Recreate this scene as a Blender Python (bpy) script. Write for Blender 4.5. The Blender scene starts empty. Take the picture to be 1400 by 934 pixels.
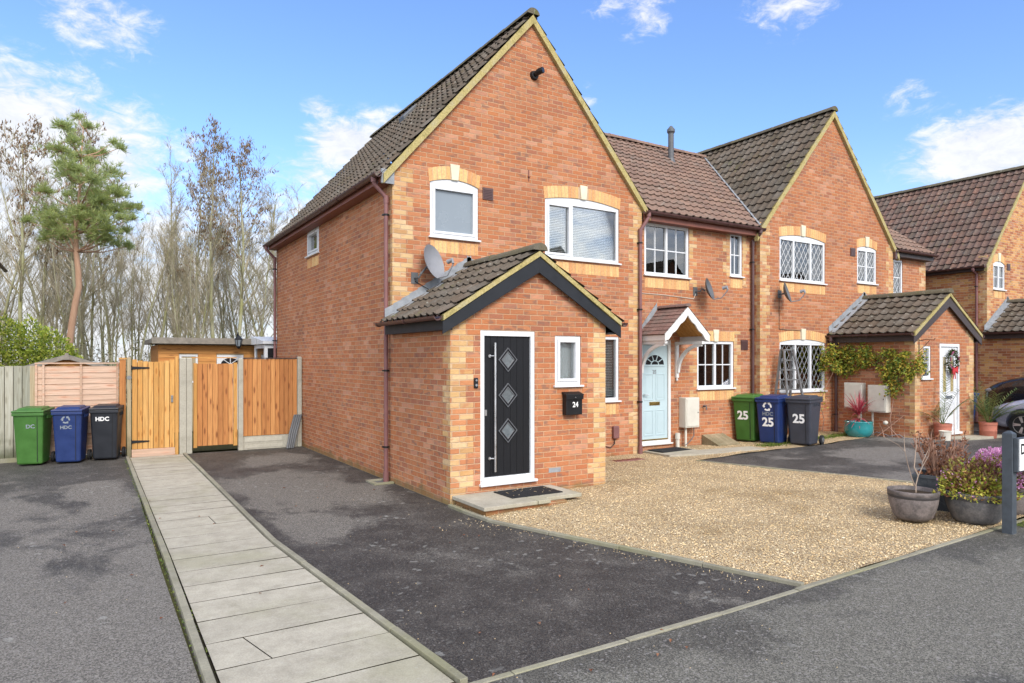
import bpy, bmesh, math, random
from mathutils import Vector, Matrix
R = math.radians
rng = random.Random(7)
SC = bpy.context.scene
SKY_TINT = (0.66, 0.78, 1.0); EXPO = 1.2; CLOUD = 9
COL = SC.collection

# ------------------------------------------------------------------ site levels
def ground_z(x):
    if x < 4: return 0.0
    if x < 15: return 0.19 * (x - 4) / 11
    if x < 18: return 0.19 - 0.12 * (x - 15) / 3
    return 0.07
CAM_H = 1.92
YAW = math.atan(578 / 933)
def bearing(px, dist):
    """ground point at a bearing (measured in the photograph) and a real distance from the camera"""
    t = (px - 700) / 933
    return ((math.sin(YAW) + t * math.cos(YAW)) * dist, (math.cos(YAW) - t * math.sin(YAW)) * dist)

# ------------------------------------------------------------------ mesh builder
class MB:
    def __init__(s):
        s.v = []; s.f = []; s.uv = []; s.mi = []
    def face(s, pts, mi=0, uv=None):
        b = len(s.v); s.v.extend([tuple(p) for p in pts])
        s.f.append(tuple(range(b, b + len(pts)))); s.uv.append(uv); s.mi.append(mi)
    def idx(s, ids, mi=0, uv=None):
        s.f.append(tuple(ids)); s.uv.append(uv); s.mi.append(mi)
    def hexa(s, c, mi=0):
        b = len(s.v); s.v.extend([tuple(p) for p in c])   # 0-3 bottom ccw, 4-7 top ccw
        for q in ((0,3,2,1),(4,5,6,7),(0,1,5,4),(1,2,6,5),(2,3,7,6),(3,0,4,7)):
            s.idx([b + i for i in q], mi)
    def box(s, x0, x1, y0, y1, z0, z1, mi=0):
        s.hexa([(x0,y0,z0),(x1,y0,z0),(x1,y1,z0),(x0,y1,z0),(x0,y0,z1),(x1,y0,z1),(x1,y1,z1),(x0,y1,z1)], mi)
    def bar(s, a, b, w, h, up=(0,0,1), mi=0):
        """rectangular bar from a to b, w wide (sideways), h high (along up)"""
        a = Vector(a); b = Vector(b); d = (b - a).normalized(); u = Vector(up)
        sd = d.cross(u).normalized(); u = sd.cross(d).normalized()
        sd *= w / 2; u *= h / 2
        s.hexa([a - sd - u, a + sd - u, b + sd - u, b - sd - u, a - sd + u, a + sd + u, b + sd + u, b - sd + u], mi)
    def prism(s, pts, fn, d0, d1, mi=0):
        """closed 2D outline pts, placed by fn(u, v, d), between depths d0 and d1"""
        n = len(pts); b = len(s.v)
        s.v.extend([tuple(fn(p[0], p[1], d0)) for p in pts]); s.v.extend([tuple(fn(p[0], p[1], d1)) for p in pts])
        s.idx([b + i for i in range(n)], mi); s.idx([b + n + i for i in reversed(range(n))], mi)
        for i in range(n):
            j = (i + 1) % n; s.idx((b + i, b + n + i, b + n + j, b + j), mi)
    def tube(s, pts, r, n=8, cap=True, mi=0):
        pts = [Vector(p) for p in pts]; m = len(pts)
        rr = list(r) if isinstance(r, (list, tuple)) else [r] * m
        b = len(s.v); ref = None
        for i, p in enumerate(pts):
            d = (pts[min(i + 1, m - 1)] - pts[max(i - 1, 0)])
            d = d.normalized() if d.length > 1e-9 else Vector((0, 0, 1))
            if ref is None: ref = Vector((0, 0, 1)) if abs(d.z) < .9 else Vector((1, 0, 0))
            x = d.cross(ref).normalized(); y = d.cross(x).normalized(); ref = x.cross(d).normalized() if x.cross(d).length > 1e-6 else ref
            for k in range(n):
                a = 2 * math.pi * k / n
                s.v.append(tuple(p + (x * math.cos(a) + y * math.sin(a)) * rr[i]))
        for i in range(m - 1):
            for k in range(n):
                k2 = (k + 1) % n
                s.idx((b + i*n + k, b + (i+1)*n + k, b + (i+1)*n + k2, b + i*n + k2), mi)
        if cap:
            s.idx([b + k for k in range(n)], mi); s.idx([b + (m-1)*n + k for k in reversed(range(n))], mi)
    def lathe(s, prof, c=(0,0,0), n=24, mi=0, fn=None, sx=1.0):
        """profile of (radius, height) turned round a vertical axis through c (or mapped by fn)"""
        b = len(s.v); m = len(prof)
        for (r, z) in prof:
            for k in range(n):
                a = 2 * math.pi * k / n; p = (r * math.cos(a) * sx, r * math.sin(a), z)
                s.v.append(tuple(fn(*p)) if fn else (c[0] + p[0], c[1] + p[1], c[2] + p[2]))
        for i in range(m - 1):
            for k in range(n):
                k2 = (k + 1) % n
                s.idx((b + i*n + k, b + i*n + k2, b + (i+1)*n + k2, b + (i+1)*n + k), mi)
        s.idx([b + k for k in reversed(range(n))], mi); s.idx([b + (m-1)*n + k for k in range(n)], mi)
    def xform(s, M, start=0):
        for i in range(start, len(s.v)): s.v[i] = tuple(M @ Vector(s.v[i]))
    def build(s, name, mats, parent=None, base=None, smooth=None, bevel=None, cuts=(), weld=False):
        """link as ONE object; vertices are in site coordinates, base is the thing's foot"""
        if not isinstance(mats, (list, tuple)): mats = [mats]
        if base is None:
            base = parent['_base'] if parent is not None else (0, 0, 0)
        bx, by, bz = base
        me = bpy.data.meshes.new(name)
        me.from_pydata([(x - bx, y - by, z - bz) for x, y, z in s.v], [], s.f)
        for m in mats: me.materials.append(m)
        me.polygons.foreach_set('material_index', s.mi)
        ul = me.uv_layers.new(name='UVMap'); data = []
        for p, fuv in zip(me.polygons, s.uv):
            if fuv is not None:
                for q in fuv: data.extend(q)
                continue
            nx, ny, nz = (abs(c) for c in p.normal)
            for vi in s.f[p.index]:
                x, y, z = s.v[vi]
                data.extend((x, y) if nz > .75 else ((y, z) if nx > ny else (x, z)))
        ul.data.foreach_set('uv', data)
        if cuts or weld:
            bm = bmesh.new(); bm.from_mesh(me)
            if weld: bmesh.ops.remove_doubles(bm, verts=bm.verts, dist=1e-4)
            for co, no in cuts:
                bmesh.ops.bisect_plane(bm, geom=bm.verts[:] + bm.edges[:] + bm.faces[:], plane_co=Vector(co) - Vector(base), plane_no=Vector(no), clear_inner=True)
            bm.to_mesh(me); bm.free()
        if smooth:
            me.shade_smooth(); me.set_sharp_from_angle(angle=R(smooth))
        me.update()
        o = bpy.data.objects.new(name, me); COL.objects.link(o)
        if parent is not None:
            o.parent = parent; o['_base'] = tuple(base)
        else:
            o.location = base; o['_base'] = tuple(base)
        if bevel:
            md = o.modifiers.new('edge', 'BEVEL'); md.width = bevel; md.segments = 2; md.limit_method = 'ANGLE'; md.angle_limit = R(40)
        return o

def thing(name, label, cat, base=(0,0,0), group=None):
    o = bpy.data.objects.new(name, None); COL.objects.link(o)
    o.location = base; o['_base'] = tuple(base); o['label'] = label; o['category'] = cat
    o.empty_display_size = .2
    if group: o['group'] = group
    return o
def tag(o, label, cat, group=None):
    o['label'] = label; o['category'] = cat
    if group: o['group'] = group
    return o
def kids(o): return [c for c in bpy.data.objects if c.parent == o]
def copy_tree(o, parent=None):
    c = o.copy(); COL.objects.link(c); c.parent = parent
    for k in kids(o): copy_tree(k, c)
    return c
def structure(o): o['kind'] = 'structure'; return o
def stuff(o): o['kind'] = 'stuff'; return o

# ------------------------------------------------------------------ node helper
class NT:
    def __init__(s, name):
        s.m = bpy.data.materials.new(name); s.m.use_nodes = True
        s.t = s.m.node_tree; s.t.nodes.clear()
        s.out = s.t.nodes.new('ShaderNodeOutputMaterial')
    def n(s, typ, **kw):
        nd = s.t.nodes.new(typ)
        for k, v in kw.items(): setattr(nd, k, v)
        return nd
    def put(s, sock, val):
        if hasattr(val, 'is_output'): s.t.links.new(val, sock)
        else:
            if isinstance(val, (tuple, list)) and len(val) == 3 and getattr(sock, 'type', '') == 'RGBA': val = (*val, 1)
            sock.default_value = val
    def math(s, op, a, b=None, c=None, clamp=False):
        nd = s.n('ShaderNodeMath', operation=op, use_clamp=clamp); s.put(nd.inputs[0], a)
        if b is not None: s.put(nd.inputs[1], b)
        if c is not None: s.put(nd.inputs[2], c)
        return nd.outputs[0]
    def vmath(s, op, a, b=None, out=0):
        nd = s.n('ShaderNodeVectorMath', operation=op); s.put(nd.inputs[0], a)
        if b is not None: s.put(nd.inputs[1], b)
        return nd.outputs[out]
    def xyz(s, x, y, z=0.0):
        nd = s.n('ShaderNodeCombineXYZ')
        for i, q in enumerate((x, y, z)): s.put(nd.inputs[i], q)
        return nd.outputs[0]
    def sep(s, v):
        nd = s.n('ShaderNodeSeparateXYZ'); s.put(nd.inputs[0], v); return nd.outputs
    def coord(s, which='Object'):
        return s.n('ShaderNodeTexCoord').outputs[which]
    def noise(s, vec, scale, detail=3, rough=.55, dist=0, out=0):
        nd = s.n('ShaderNodeTexNoise'); s.put(nd.inputs['Vector'], vec)
        nd.inputs['Scale'].default_value = scale; nd.inputs['Detail'].default_value = detail
        nd.inputs['Roughness'].default_value = rough; nd.inputs['Distortion'].default_value = dist
        return nd.outputs[out]
    def voro(s, vec, scale, feature='F1', out='Distance', rand=1.0):
        nd = s.n('ShaderNodeTexVoronoi', feature=feature); s.put(nd.inputs['Vector'], vec)
        nd.inputs['Scale'].default_value = scale; nd.inputs['Randomness'].default_value = rand
        return nd.outputs[out]
    def white(s, vec, out=0):
        nd = s.n('ShaderNodeTexWhiteNoise', noise_dimensions='3D'); s.put(nd.inputs['Vector'], vec); return nd.outputs[out]
    def ramp(s, fac, stops, mode='LINEAR'):
        nd = s.n('ShaderNodeValToRGB'); nd.color_ramp.interpolation = mode; s.put(nd.inputs[0], fac)
        e = nd.color_ramp.elements
        while len(e) < len(stops): e.new(.5)
        for el, (p, c) in zip(e, stops):
            el.position = p; el.color = (*c, 1) if isinstance(c, tuple) else (c, c, c, 1)
        return nd.outputs[0]
    def map(s, v, a, b, c=0.0, d=1.0, smooth=True):
        nd = s.n('ShaderNodeMapRange', interpolation_type='SMOOTHSTEP' if smooth else 'LINEAR')
        s.put(nd.inputs[0], v)
        for i, q in enumerate((a, b, c, d)): s.put(nd.inputs[i + 1], q)
        return nd.outputs[0]
    def mix(s, fac, a, b, mode='MIX'):
        nd = s.n('ShaderNodeMix', data_type='RGBA', blend_type=mode); s.put(nd.inputs[0], fac)
        s.put(nd.inputs[6], a); s.put(nd.inputs[7], b); return nd.outputs[2]
    def bump(s, h, dist, strength=1.0, normal=None):
        nd = s.n('ShaderNodeBump'); nd.inputs['Strength'].default_value = strength; nd.inputs['Distance'].default_value = dist
        s.put(nd.inputs['Height'], h)
        if normal is not None: s.put(nd.inputs['Normal'], normal)
        return nd.outputs[0]
    def pbr(s, col, rough=.6, normal=None, metal=0.0, spec=.5, trans=None, coat=None, sub=None):
        b = s.n('ShaderNodeBsdfPrincipled'); s.put(b.inputs['Base Color'], col); s.put(b.inputs['Roughness'], rough)
        s.put(b.inputs['Metallic'], metal); s.put(b.inputs['Specular IOR Level'], spec)
        if normal is not None: s.put(b.inputs['Normal'], normal)
        if coat: b.inputs['Coat Weight'].default_value = coat; b.inputs['Coat Roughness'].default_value = .04
        s.t.links.new(b.outputs[0], s.out.inputs[0]); s.bsdf = b
        return s.m

MAT = {}
# ---- brick work, laid out in metres on the wall's own UV
def brick_mat(name, palette, mortar, stain=(.2,.12,.08), pale=.25, bw=.225, bh=.075, uniform=False):
    t = NT(name); uv = t.coord('UV'); ob = t.coord('Object')
    wob = t.noise(ob, 9, 3, .6, out=1)
    uv2 = t.vmath('ADD', uv, t.vmath('MULTIPLY', t.vmath('SUBTRACT', wob, (.5,.5,.5)), (.006,.006,0)))
    u, v, _ = t.sep(uv2)
    rv = t.math('DIVIDE', v, bh); row = t.math('FLOOR', rv)
    cu = t.math('ADD', t.math('DIVIDE', u, bw), t.math('MULTIPLY', t.math('FLOORED_MODULO', row, 2.0), .5)); col = t.math('FLOOR', cu)
    fu = t.math('SUBTRACT', cu, col); fv = t.math('SUBTRACT', rv, row)
    du = t.math('MULTIPLY', t.math('MINIMUM', fu, t.math('SUBTRACT', 1.0, fu)), bw)
    dv = t.math('MULTIPLY', t.math('MINIMUM', fv, t.math('SUBTRACT', 1.0, fv)), bh)
    d = t.math('MINIMUM', du, dv)
    d = t.math('ADD', d, t.math('MULTIPLY', t.math('SUBTRACT', t.noise(ob, 60, 2), .5), .004))
    br = t.map(d, .0032, .0072)
    cell = t.xyz(col, row, 0.3)
    rnd = t.white(cell); rnd2 = t.white(t.xyz(row, col, 4.7))
    n = len(palette)
    base = t.ramp(rnd, [(i / n, c) for i, c in enumerate(palette)], 'CONSTANT')
    # each brick fades a little along its length and carries fine drag marks
    drag = t.noise(t.vmath('MULTIPLY', ob, (22, 22, 130)), 1, 4, .65)
    base = t.mix(1.0, base, t.ramp(drag, [(.25, .78), (.75, 1.18)]), 'MULTIPLY')
    fire = t.noise(t.vmath('ADD', t.vmath('MULTIPLY', ob, (7, 7, 16)), cell), 1, 2, .5)
    base = t.mix(t.math('MULTIPLY', t.map(fire, .46, .64), t.map(rnd2, .25, .8, .05, .78)), base, stain)
    base = t.mix(t.math('MULTIPLY', t.map(rnd2, .8, 1.0), .55), base, (.56,.30,.19) if not uniform else (.62,.46,.25))
    mcol = t.mix(t.noise(ob, 14, 4, .6), tuple(c * .75 for c in mortar), tuple(min(1, c * 1.2) for c in mortar))
    colr = t.mix(br, mcol, base)
    big = t.noise(ob, .7, 5, .6)
    colr = t.mix(1.0, colr, t.ramp(big, [(.3, (.84,.82,.82)), (.7, (1.1,1.08,1.06))]), 'MULTIPLY')
    # salt bloom in loose patches
    salt = t.math('MULTIPLY', t.map(t.noise(ob, 1.3, 5, .68), .57, .75), t.map(t.noise(ob, 26, 3, .6), .4, .7))
    colr = t.mix(t.math('MULTIPLY', salt, pale), colr, (.62,.50,.42))
    z = t.sep(t.n('ShaderNodeNewGeometry').outputs['Position'])[2]
    damp = t.math('MULTIPLY', t.map(t.math('ADD', z, t.math('MULTIPLY', t.math('SUBTRACT', t.noise(ob, 3, 4), .5), -.35)), .02, .13, 1, 0), .6)
    colr = t.mix(damp, colr, (.13,.12,.045))
    h = t.math('ADD', t.math('MULTIPLY', br, 1.0), t.math('MULTIPLY', drag, .25))
    return t.pbr(colr, .88, t.bump(h, .006, .9), spec=.25)
RED = [(.42,.155,.066),(.43,.168,.074),(.40,.145,.064),(.43,.175,.084),(.37,.142,.070),(.45,.19,.088),(.41,.155,.068),(.34,.135,.076),(.43,.165,.068),(.44,.188,.095),(.385,.145,.068),(.41,.165,.075)]
MAT['brick_red'] = brick_mat('red_brick', RED, (.50,.325,.195), stain=(.20,.115,.085))
MAT['brick_buff'] = brick_mat('buff_quoin_brick', [(.52,.33,.15),(.58,.39,.19),(.50,.29,.12),(.48,.24,.12),(.56,.36,.16),(.46,.27,.12),(.60,.43,.24),(.50,.22,.10),(.47,.20,.09)], (.52,.38,.25), stain=(.42,.17,.08), uniform=True)
MAT['brick_mixed'] = brick_mat('orange_mixed_brick', [(.54,.28,.11),(.48,.20,.08),(.58,.33,.14),(.42,.16,.07),(.56,.30,.10),(.36,.13,.06)], (.52,.38,.25))

def island_mat(name, stops, rough=.85, grain=None, spec=.3, bump=.002, dark=None, rnd_obj=False):
    t = NT(name); ob = t.coord('Object')
    g = t.n('ShaderNodeNewGeometry')
    c = t.ramp(g.outputs['Random Per Island'], stops)
    nz = t.noise(t.vmath('MULTIPLY', ob, grain or (30,30,30)), 1, 4, .6)
    c = t.mix(1.0, c, t.ramp(nz, [(.25, .74), (.75, 1.2)]), 'MULTIPLY')
    if dark is not None:
        c = t.mix(t.math('MULTIPLY', t.map(t.noise(ob, 2.2, 5, .7), .5, .72), .6), c, dark)
    return t.pbr(c, rough, t.bump(nz, bump, .7), spec=spec)
MAT['soldier'] = island_mat('buff_soldier_brick', [(0,(.62,.36,.15)),(.35,(.68,.45,.20)),(.6,(.58,.28,.12)),(.8,(.66,.42,.17)),(1,(.52,.23,.10))])

def flat(name, col, rough=.5, spec=.5, metal=0.0, var=.18, scale=6, coat=None, bump=0, bscale=200):
    t = NT(name); ob = t.coord('Object')
    nz = t.noise(ob, scale, 5, .65)
    c = t.mix(1.0, col, t.ramp(nz, [(.25, 1 - var), (.75, 1 + var * .6)]), 'MULTIPLY')
    nrm = t.bump(t.noise(ob, bscale, 2), bump, .6) if bump else None
    return t.pbr(c, t.map(nz, .2, .8, max(0, rough - .07), min(1, rough + .1)), nrm, metal, spec, coat=coat)
MAT['mortar'] = flat('mortar', (.50,.36,.24), .9, .2)
MAT['keystone'] = flat('cream_keystone', (.66,.60,.44), .85, .3, bump=.001)
MAT['upvc'] = flat('white_upvc', (.66,.67,.68), .28, .5, var=.06, scale=3)
MAT['lead'] = flat('lead_flashing', (.27,.285,.30), .6, .3, var=.35, scale=8)
MAT['brown_plastic'] = flat('brown_plastic', (.085,.040,.036), .38, .5, var=.3, scale=4)
MAT['brown_pipe'] = flat('faded_brown_pipe', (.20,.090,.085), .5, .4, var=.25, scale=3)
MAT['brown_paint'] = flat('brown_painted_board', (.21,.075,.05), .5, .4, var=.25)
MAT['dark_board'] = flat('anthracite_board', (.016,.018,.022), .5, .3, var=.25)
MAT['umber_board'] = flat('umber_board', (.05,.036,.034), .5, .4, var=.25)
MAT['black_plastic'] = flat('black_plastic', (.008,.008,.009), .45, .35)
MAT['steel'] = flat('brushed_steel', (.62,.62,.62), .3, .5, metal=1.0, var=.1)
MAT['alu'] = flat('dull_aluminium', (.22,.22,.22), .5, .5, metal=.5, var=.2)
MAT['brass'] = flat('brass', (.55,.38,.12), .3, .5, metal=1.0)
MAT['white_paint'] = flat('white_gloss_paint', (.66,.65,.62), .4, .4, var=.1, scale=5)
MAT['letter_white'] = flat('white_lettering', (.80,.80,.78), .5, .3, var=.1, scale=40)
MAT['rubber'] = flat('black_rubber', (.018,.018,.019), .75, .3)
MAT['grey_plastic'] = flat('grey_metal_paint', (.23,.235,.25), .5, .35, var=.15)
MAT['dark_grey_plastic'] = flat('dark_grey_metal_paint', (.10,.105,.11), .45, .4, var=.15)
MAT['meter'] = flat('aged_white_cabinet', (.58,.55,.47), .5, .3, var=.14, scale=4)
MAT['light_blue'] = flat('pale_blue_door_paint', (.43,.54,.565), .38, .4, var=.06, scale=3)

def verge_mat():
    t = NT('mossy_verge_mortar'); ob = t.coord('Object')
    a = t.noise(ob, 5, 5, .7); b = t.noise(ob, 40, 3, .6)
    c = t.ramp(a, [(.3,(.27,.23,.09)),(.5,(.41,.335,.14)),(.68,(.37,.325,.19))])
    c = t.mix(1.0, c, t.ramp(b, [(.3,.75),(.7,1.15)]), 'MULTIPLY')
    return t.pbr(c, .9, t.bump(b, .004, .8), spec=.2)
MAT['verge'] = verge_mat()

def tile_mat(name, cols, lichen=(.34,.33,.28), moss=.5, lich=.5):
    t = NT(name); uv = t.coord('UV'); ob = t.coord('Object')
    u, v, _ = t.sep(uv)
    cell = t.xyz(t.math('FLOOR', u), t.math('FLOOR', v), .2)
    r1 = t.white(cell)
    n = len(cols)
    c = t.ramp(r1, [(i / (n - 1), q) for i, q in enumerate(cols)])
    fine = t.noise(ob, 45, 4, .7)
    c = t.mix(1.0, c, t.ramp(fine, [(.25, .62), (.75, 1.3)]), 'MULTIPLY')
    weather = t.noise(ob, 2.2, 5, .65)
    c = t.mix(t.math('MULTIPLY', t.map(weather, .45, .7), .5), c, (.16,.145,.125))
    spots = t.math('MULTIPLY', t.map(t.voro(t.vmath('ADD', ob, t.vmath('MULTIPLY', t.noise(ob, 12, 2, out=1), (.09,.09,.09))), 9), .13, .22, 1, 0), t.map(t.noise(ob, 3, 2), .42, .55))
    c = t.mix(t.math('MULTIPLY', spots, lich), c, lichen)
    ms = t.math('MULTIPLY', t.map(t.noise(ob, 6, 5, .7), .55, .68), t.map(t.noise(ob, .9, 3), .46, .62))
    c = t.mix(t.math('MULTIPLY', ms, moss), c, (.11,.115,.03))
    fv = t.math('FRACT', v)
    c = t.mix(t.map(fv, .0, .05, .55, 0), c, (.035,.032,.028))      # darker along the tail of each tile
    return t.pbr(c, .95, t.bump(fine, .006, .8), spec=.12)
MAT['tile_dark'] = tile_mat('weathered_grey_tile', [(.085,.068,.050),(.12,.095,.072),(.095,.08,.062),(.145,.115,.088),(.105,.078,.056)], moss=.55)
MAT['ridge_moss'] = tile_mat('mossy_ridge_tile', [(.12,.105,.07),(.15,.13,.08),(.11,.095,.07)], moss=1.0)
MAT['tile_brown'] = tile_mat('brown_tile', [(.21,.132,.10),(.25,.162,.122),(.185,.12,.095),(.27,.175,.13)], moss=.3, lich=.45)
MAT['tile_plum'] = tile_mat('plum_tile', [(.135,.085,.068),(.165,.105,.085),(.115,.083,.066),(.195,.112,.085)], moss=.4)
MAT['tile_canopy'] = tile_mat('reddish_brown_small_tile', [(.21,.12,.10),(.24,.15,.125),(.19,.115,.098)], moss=.1, lich=.15)

def glass_mat(name, tint=(.92,.95,.95), boost=2.0, rough=.0, base=.05):
    t = NT(name)
    tr = t.n('ShaderNodeBsdfTransparent'); tr.inputs[0].default_value = (*tint, 1)
    gl = t.n('ShaderNodeBsdfGlossy'); gl.inputs['Roughness'].default_value = rough
    ob = t.coord('Object'); gl_n = t.bump(t.noise(ob, .8, 1), .01, .04); t.put(gl.inputs['Normal'], gl_n)
    fr = t.n('ShaderNodeFresnel'); fr.inputs[0].default_value = 1.5
    f = t.math('ADD', t.math('MULTIPLY', fr.outputs[0], boost), base, clamp=True)
    mx = t.n('ShaderNodeMixShader'); t.put(mx.inputs[0], f); t.put(mx.inputs[1], tr.outputs[0]); t.put(mx.inputs[2], gl.outputs[0])
    t.t.links.new(mx.outputs[0], t.out.inputs[0]); return t.m
MAT['glass'] = glass_mat('window_glass', boost=2.2)
MAT['frosted'] = flat('obscured_glass', (.20,.235,.265), .22, .6, var=.08, scale=2)
MAT['dark_glass'] = flat('dark_glass', (.02,.022,.025), .06, .8, var=.1)
MAT['room'] = flat('dim_room', (.26,.25,.24), .9, .1)
MAT['blind'] = flat('white_blind', (.74,.75,.76), .5, .3, var=.05)
MAT['net'] = flat('net_curtain', (.84,.85,.86), .9, .1, var=.1)
MAT['came'] = flat('white_lattice', (.70,.71,.71), .4, .4, var=.1)
MAT['lead_came'] = flat('grey_lead_lattice', (.36,.37,.38), .4, .4, var=.1)

def wood_mat(name, stops, knots=.8, axis='z', knotcol=(.12,.045,.015), algae=0.0, grey=0.0):
    """boards: a tone per board, grain along the board, scattered knots"""
    t = NT(name); ob = t.coord('Object'); g = t.n('ShaderNodeNewGeometry'); rnd = g.outputs['Random Per Island']
    sc = {'z': (60,60,2.2), 'x': (2.2,60,60)}[axis]; ks = {'z': (12,12,3.0), 'x': (3.0,12,12)}[axis]
    off = t.vmath('ADD', ob, t.xyz(t.math('MULTIPLY', rnd, 31.0), t.math('MULTIPLY', rnd, 17.0), t.math('MULTIPLY', rnd, 23.0)))
    c = t.ramp(rnd, stops)
    grain = t.noise(t.vmath('MULTIPLY', off, sc), 1, 4, .6, .6)
    c = t.mix(1.0, c, t.ramp(grain, [(.25, (.70,.64,.56)), (.7, (1.15,1.12,1.08))]), 'MULTIPLY')
    kd = t.voro(t.vmath('MULTIPLY', off, ks), 1.0)
    c = t.mix(t.math('MULTIPLY', t.map(kd, .13, .27, 1, 0), knots), c, knotcol)
    c = t.mix(t.math('MULTIPLY', t.map(kd, .22, .5, 1, 0), knots * .4), c, tuple(x * 3 for x in knotcol))
    if algae:
        z = t.sep(t.n('ShaderNodeNewGeometry').outputs['Position'])[2]
        al = t.math('MULTIPLY', t.map(t.math('ADD', z, t.math('MULTIPLY', t.noise(ob, 4, 4), .7)), .35, .95, 1, 0), algae)
        c = t.mix(al, c, (.06,.065,.03))
    if grey: c = t.mix(t.math('MULTIPLY', t.noise(off, 3, 4), grey), c, (.30,.30,.27))
    return t.pbr(c, .75, t.bump(grain, .002, .7), spec=.25)
MAT['wood_gold'] = wood_mat('golden_softwood', [(0,(.36,.18,.052)),(.35,(.56,.315,.10)),(.7,(.46,.24,.07)),(1,(.62,.37,.135))], knots=.8, knotcol=(.20,.085,.02))
MAT['wood_orange'] = wood_mat('orange_softwood', [(0,(.28,.115,.04)),(.35,(.47,.215,.075)),(.7,(.42,.18,.06)),(1,(.54,.27,.10))], knots=1.0)
MAT['wood_pale'] = wood_mat('pinkish_lap_board', [(0,(.48,.345,.26)),(.5,(.55,.40,.31)),(1,(.43,.30,.22))], knots=.55, axis='x', knotcol=(.22,.09,.05))
MAT['wood_grey'] = wood_mat('silvered_board', [(0,(.29,.30,.25)),(.5,(.39,.39,.335)),(1,(.25,.26,.215))], knots=.4, knotcol=(.10,.09,.06), algae=.85)
MAT['wood_post'] = wood_mat('weathered_post', [(0,(.34,.29,.19)),(1,(.42,.36,.25))], knots=.3, algae=.6)
MAT['wood_clad'] = wood_mat('cabin_cladding', [(0,(.50,.23,.07)),(.5,(.56,.28,.09)),(1,(.46,.20,.06))], knots=.5, axis='x')

def concrete_mat(name, col, spot=.4, algae=.4, scale=1.0, isl=.15):
    t = NT(name); ob = t.coord('Object'); g = t.n('ShaderNodeNewGeometry')
    a = t.noise(ob, 4.5 * scale, 7, .74); b = t.noise(ob, 90, 3, .6); k = t.noise(ob, .8 * scale, 4, .6)
    c = t.mix(1.0, col, t.ramp(a, [(.28,(.72,.71,.69)),(.5,(.96,.95,.94)),(.72,(1.14,1.14,1.13))]), 'MULTIPLY')
    c = t.mix(1.0, c, t.ramp(g.outputs['Random Per Island'], [(0, 1 - isl), (1, 1 + isl)]), 'MULTIPLY')
    c = t.mix(1.0, c, t.ramp(b, [(.25,.80),(.75,1.14)]), 'MULTIPLY')
    c = t.mix(t.math('MULTIPLY', t.map(k, .48, .68), algae), c, (.22,.215,.11))
    c = t.mix(t.math('MULTIPLY', t.map(t.voro(ob, 14), .10, .2, 1, 0), spot * .5), c, (.55,.55,.50))
    return t.pbr(c, .88, t.bump(b, .002, .6), spec=.25)
MAT['slab'] = concrete_mat('paving_slab', (.395,.365,.292), .25, .35, isl=.05)
MAT['kerb'] = concrete_mat('concrete_edging', (.26,.245,.185), .2, .6)
MAT['cabin_fascia'] = flat('weathered_fascia', (.24,.215,.18), .8, .2, var=.4, scale=9)
MAT['post_conc'] = concrete_mat('concrete_post', (.42,.40,.33), .1, .3)

def asphalt_mat(name, light, dark, zones=(), lich=.0, agg=.5):
    t = NT(name); ob = t.coord('Object')
    fine = t.noise(ob, 210, 2, .7); st = t.voro(ob, 130, out='Color')
    big = t.noise(t.vmath('MULTIPLY', ob, (1, .62, 1)), .55, 6, .62, .5)
    mid = t.noise(ob, 2.2, 5, .65)
    m_ = big
    if zones:                                                   # where the surface has dried out
        zz = None
        for (zx, zy, rx, ry) in zones:
            d = t.vmath('LENGTH', t.vmath('MULTIPLY', t.vmath('SUBTRACT', ob, (zx, zy, 0.0)), (1/rx, 1/ry, 0.0)), out=1)
            k = t.map(d, 1.7, .0); zz = k if zz is None else t.math('MAXIMUM', zz, k)
        m_ = t.math('ADD', t.math('MULTIPLY', t.math('SUBTRACT', t.noise(t.vmath('MULTIPLY', ob, (1, .7, 1)), 1.1, 7, .66, .6), .5), .75), t.math('ADD', t.math('MULTIPLY', zz, .26), .40))
    c = t.mix(t.map(m_, .44, .56), dark, light)
    c = t.mix(t.math('MULTIPLY', t.map(mid, .4, .7), .35), c, light)
    gr = t.math('ADD', t.math('MULTIPLY', fine, .6), t.math('MULTIPLY', t.sep(st)[0], .55))
    c = t.mix(1.0, c, t.ramp(gr, [(.30,.45),(.55,.94),(.80,1.75)]), 'MULTIPLY')
    chips = t.map(t.sep(t.voro(ob, 70, out='Color'))[1], .93, .97)
    c = t.mix(t.math('MULTIPLY', chips, agg), c, (.30,.28,.26))
    if lich:
        s = t.math('MULTIPLY', t.map(t.voro(t.vmath('ADD', ob, t.vmath('MULTIPLY', t.noise(ob, 9, 3, out=1), (.16,.16,.16))), 7), .14, .24, 1, 0), t.map(t.noise(ob, .8, 3), .5, .6))
        c = t.mix(t.math('MULTIPLY', s, lich), c, (.40,.40,.36))
    rough = t.map(m_, .42, .58, .62, .9)
    return t.pbr(c, rough, t.bump(gr, .008, .8), spec=.32)
MAT['asph_left'] = asphalt_mat('worn_driveway_asphalt', (.150,.138,.119), (.056,.052,.045), zones=[(-.6,5.6,3.2,3.0),(-1.6,10.4,1.8,1.4),(.1,11.6,.5,.9)], lich=.35)
MAT['asph_mid'] = asphalt_mat('dark_driveway_asphalt', (.140,.127,.108), (.043,.039,.034), zones=[(2.7,10.3,1.1,1.9),(3.0,13.4,.7,.8),(2.2,8.0,.5,.8)], lich=.36, agg=.28)
MAT['asph_far'] = asphalt_mat('neighbour_driveway_asphalt', (.150,.138,.122), (.050,.046,.041), zones=[(12.6,7.2,1.3,.9),(11.4,5.2,1.2,.8),(17,8.2,2.5,.8)])
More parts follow.
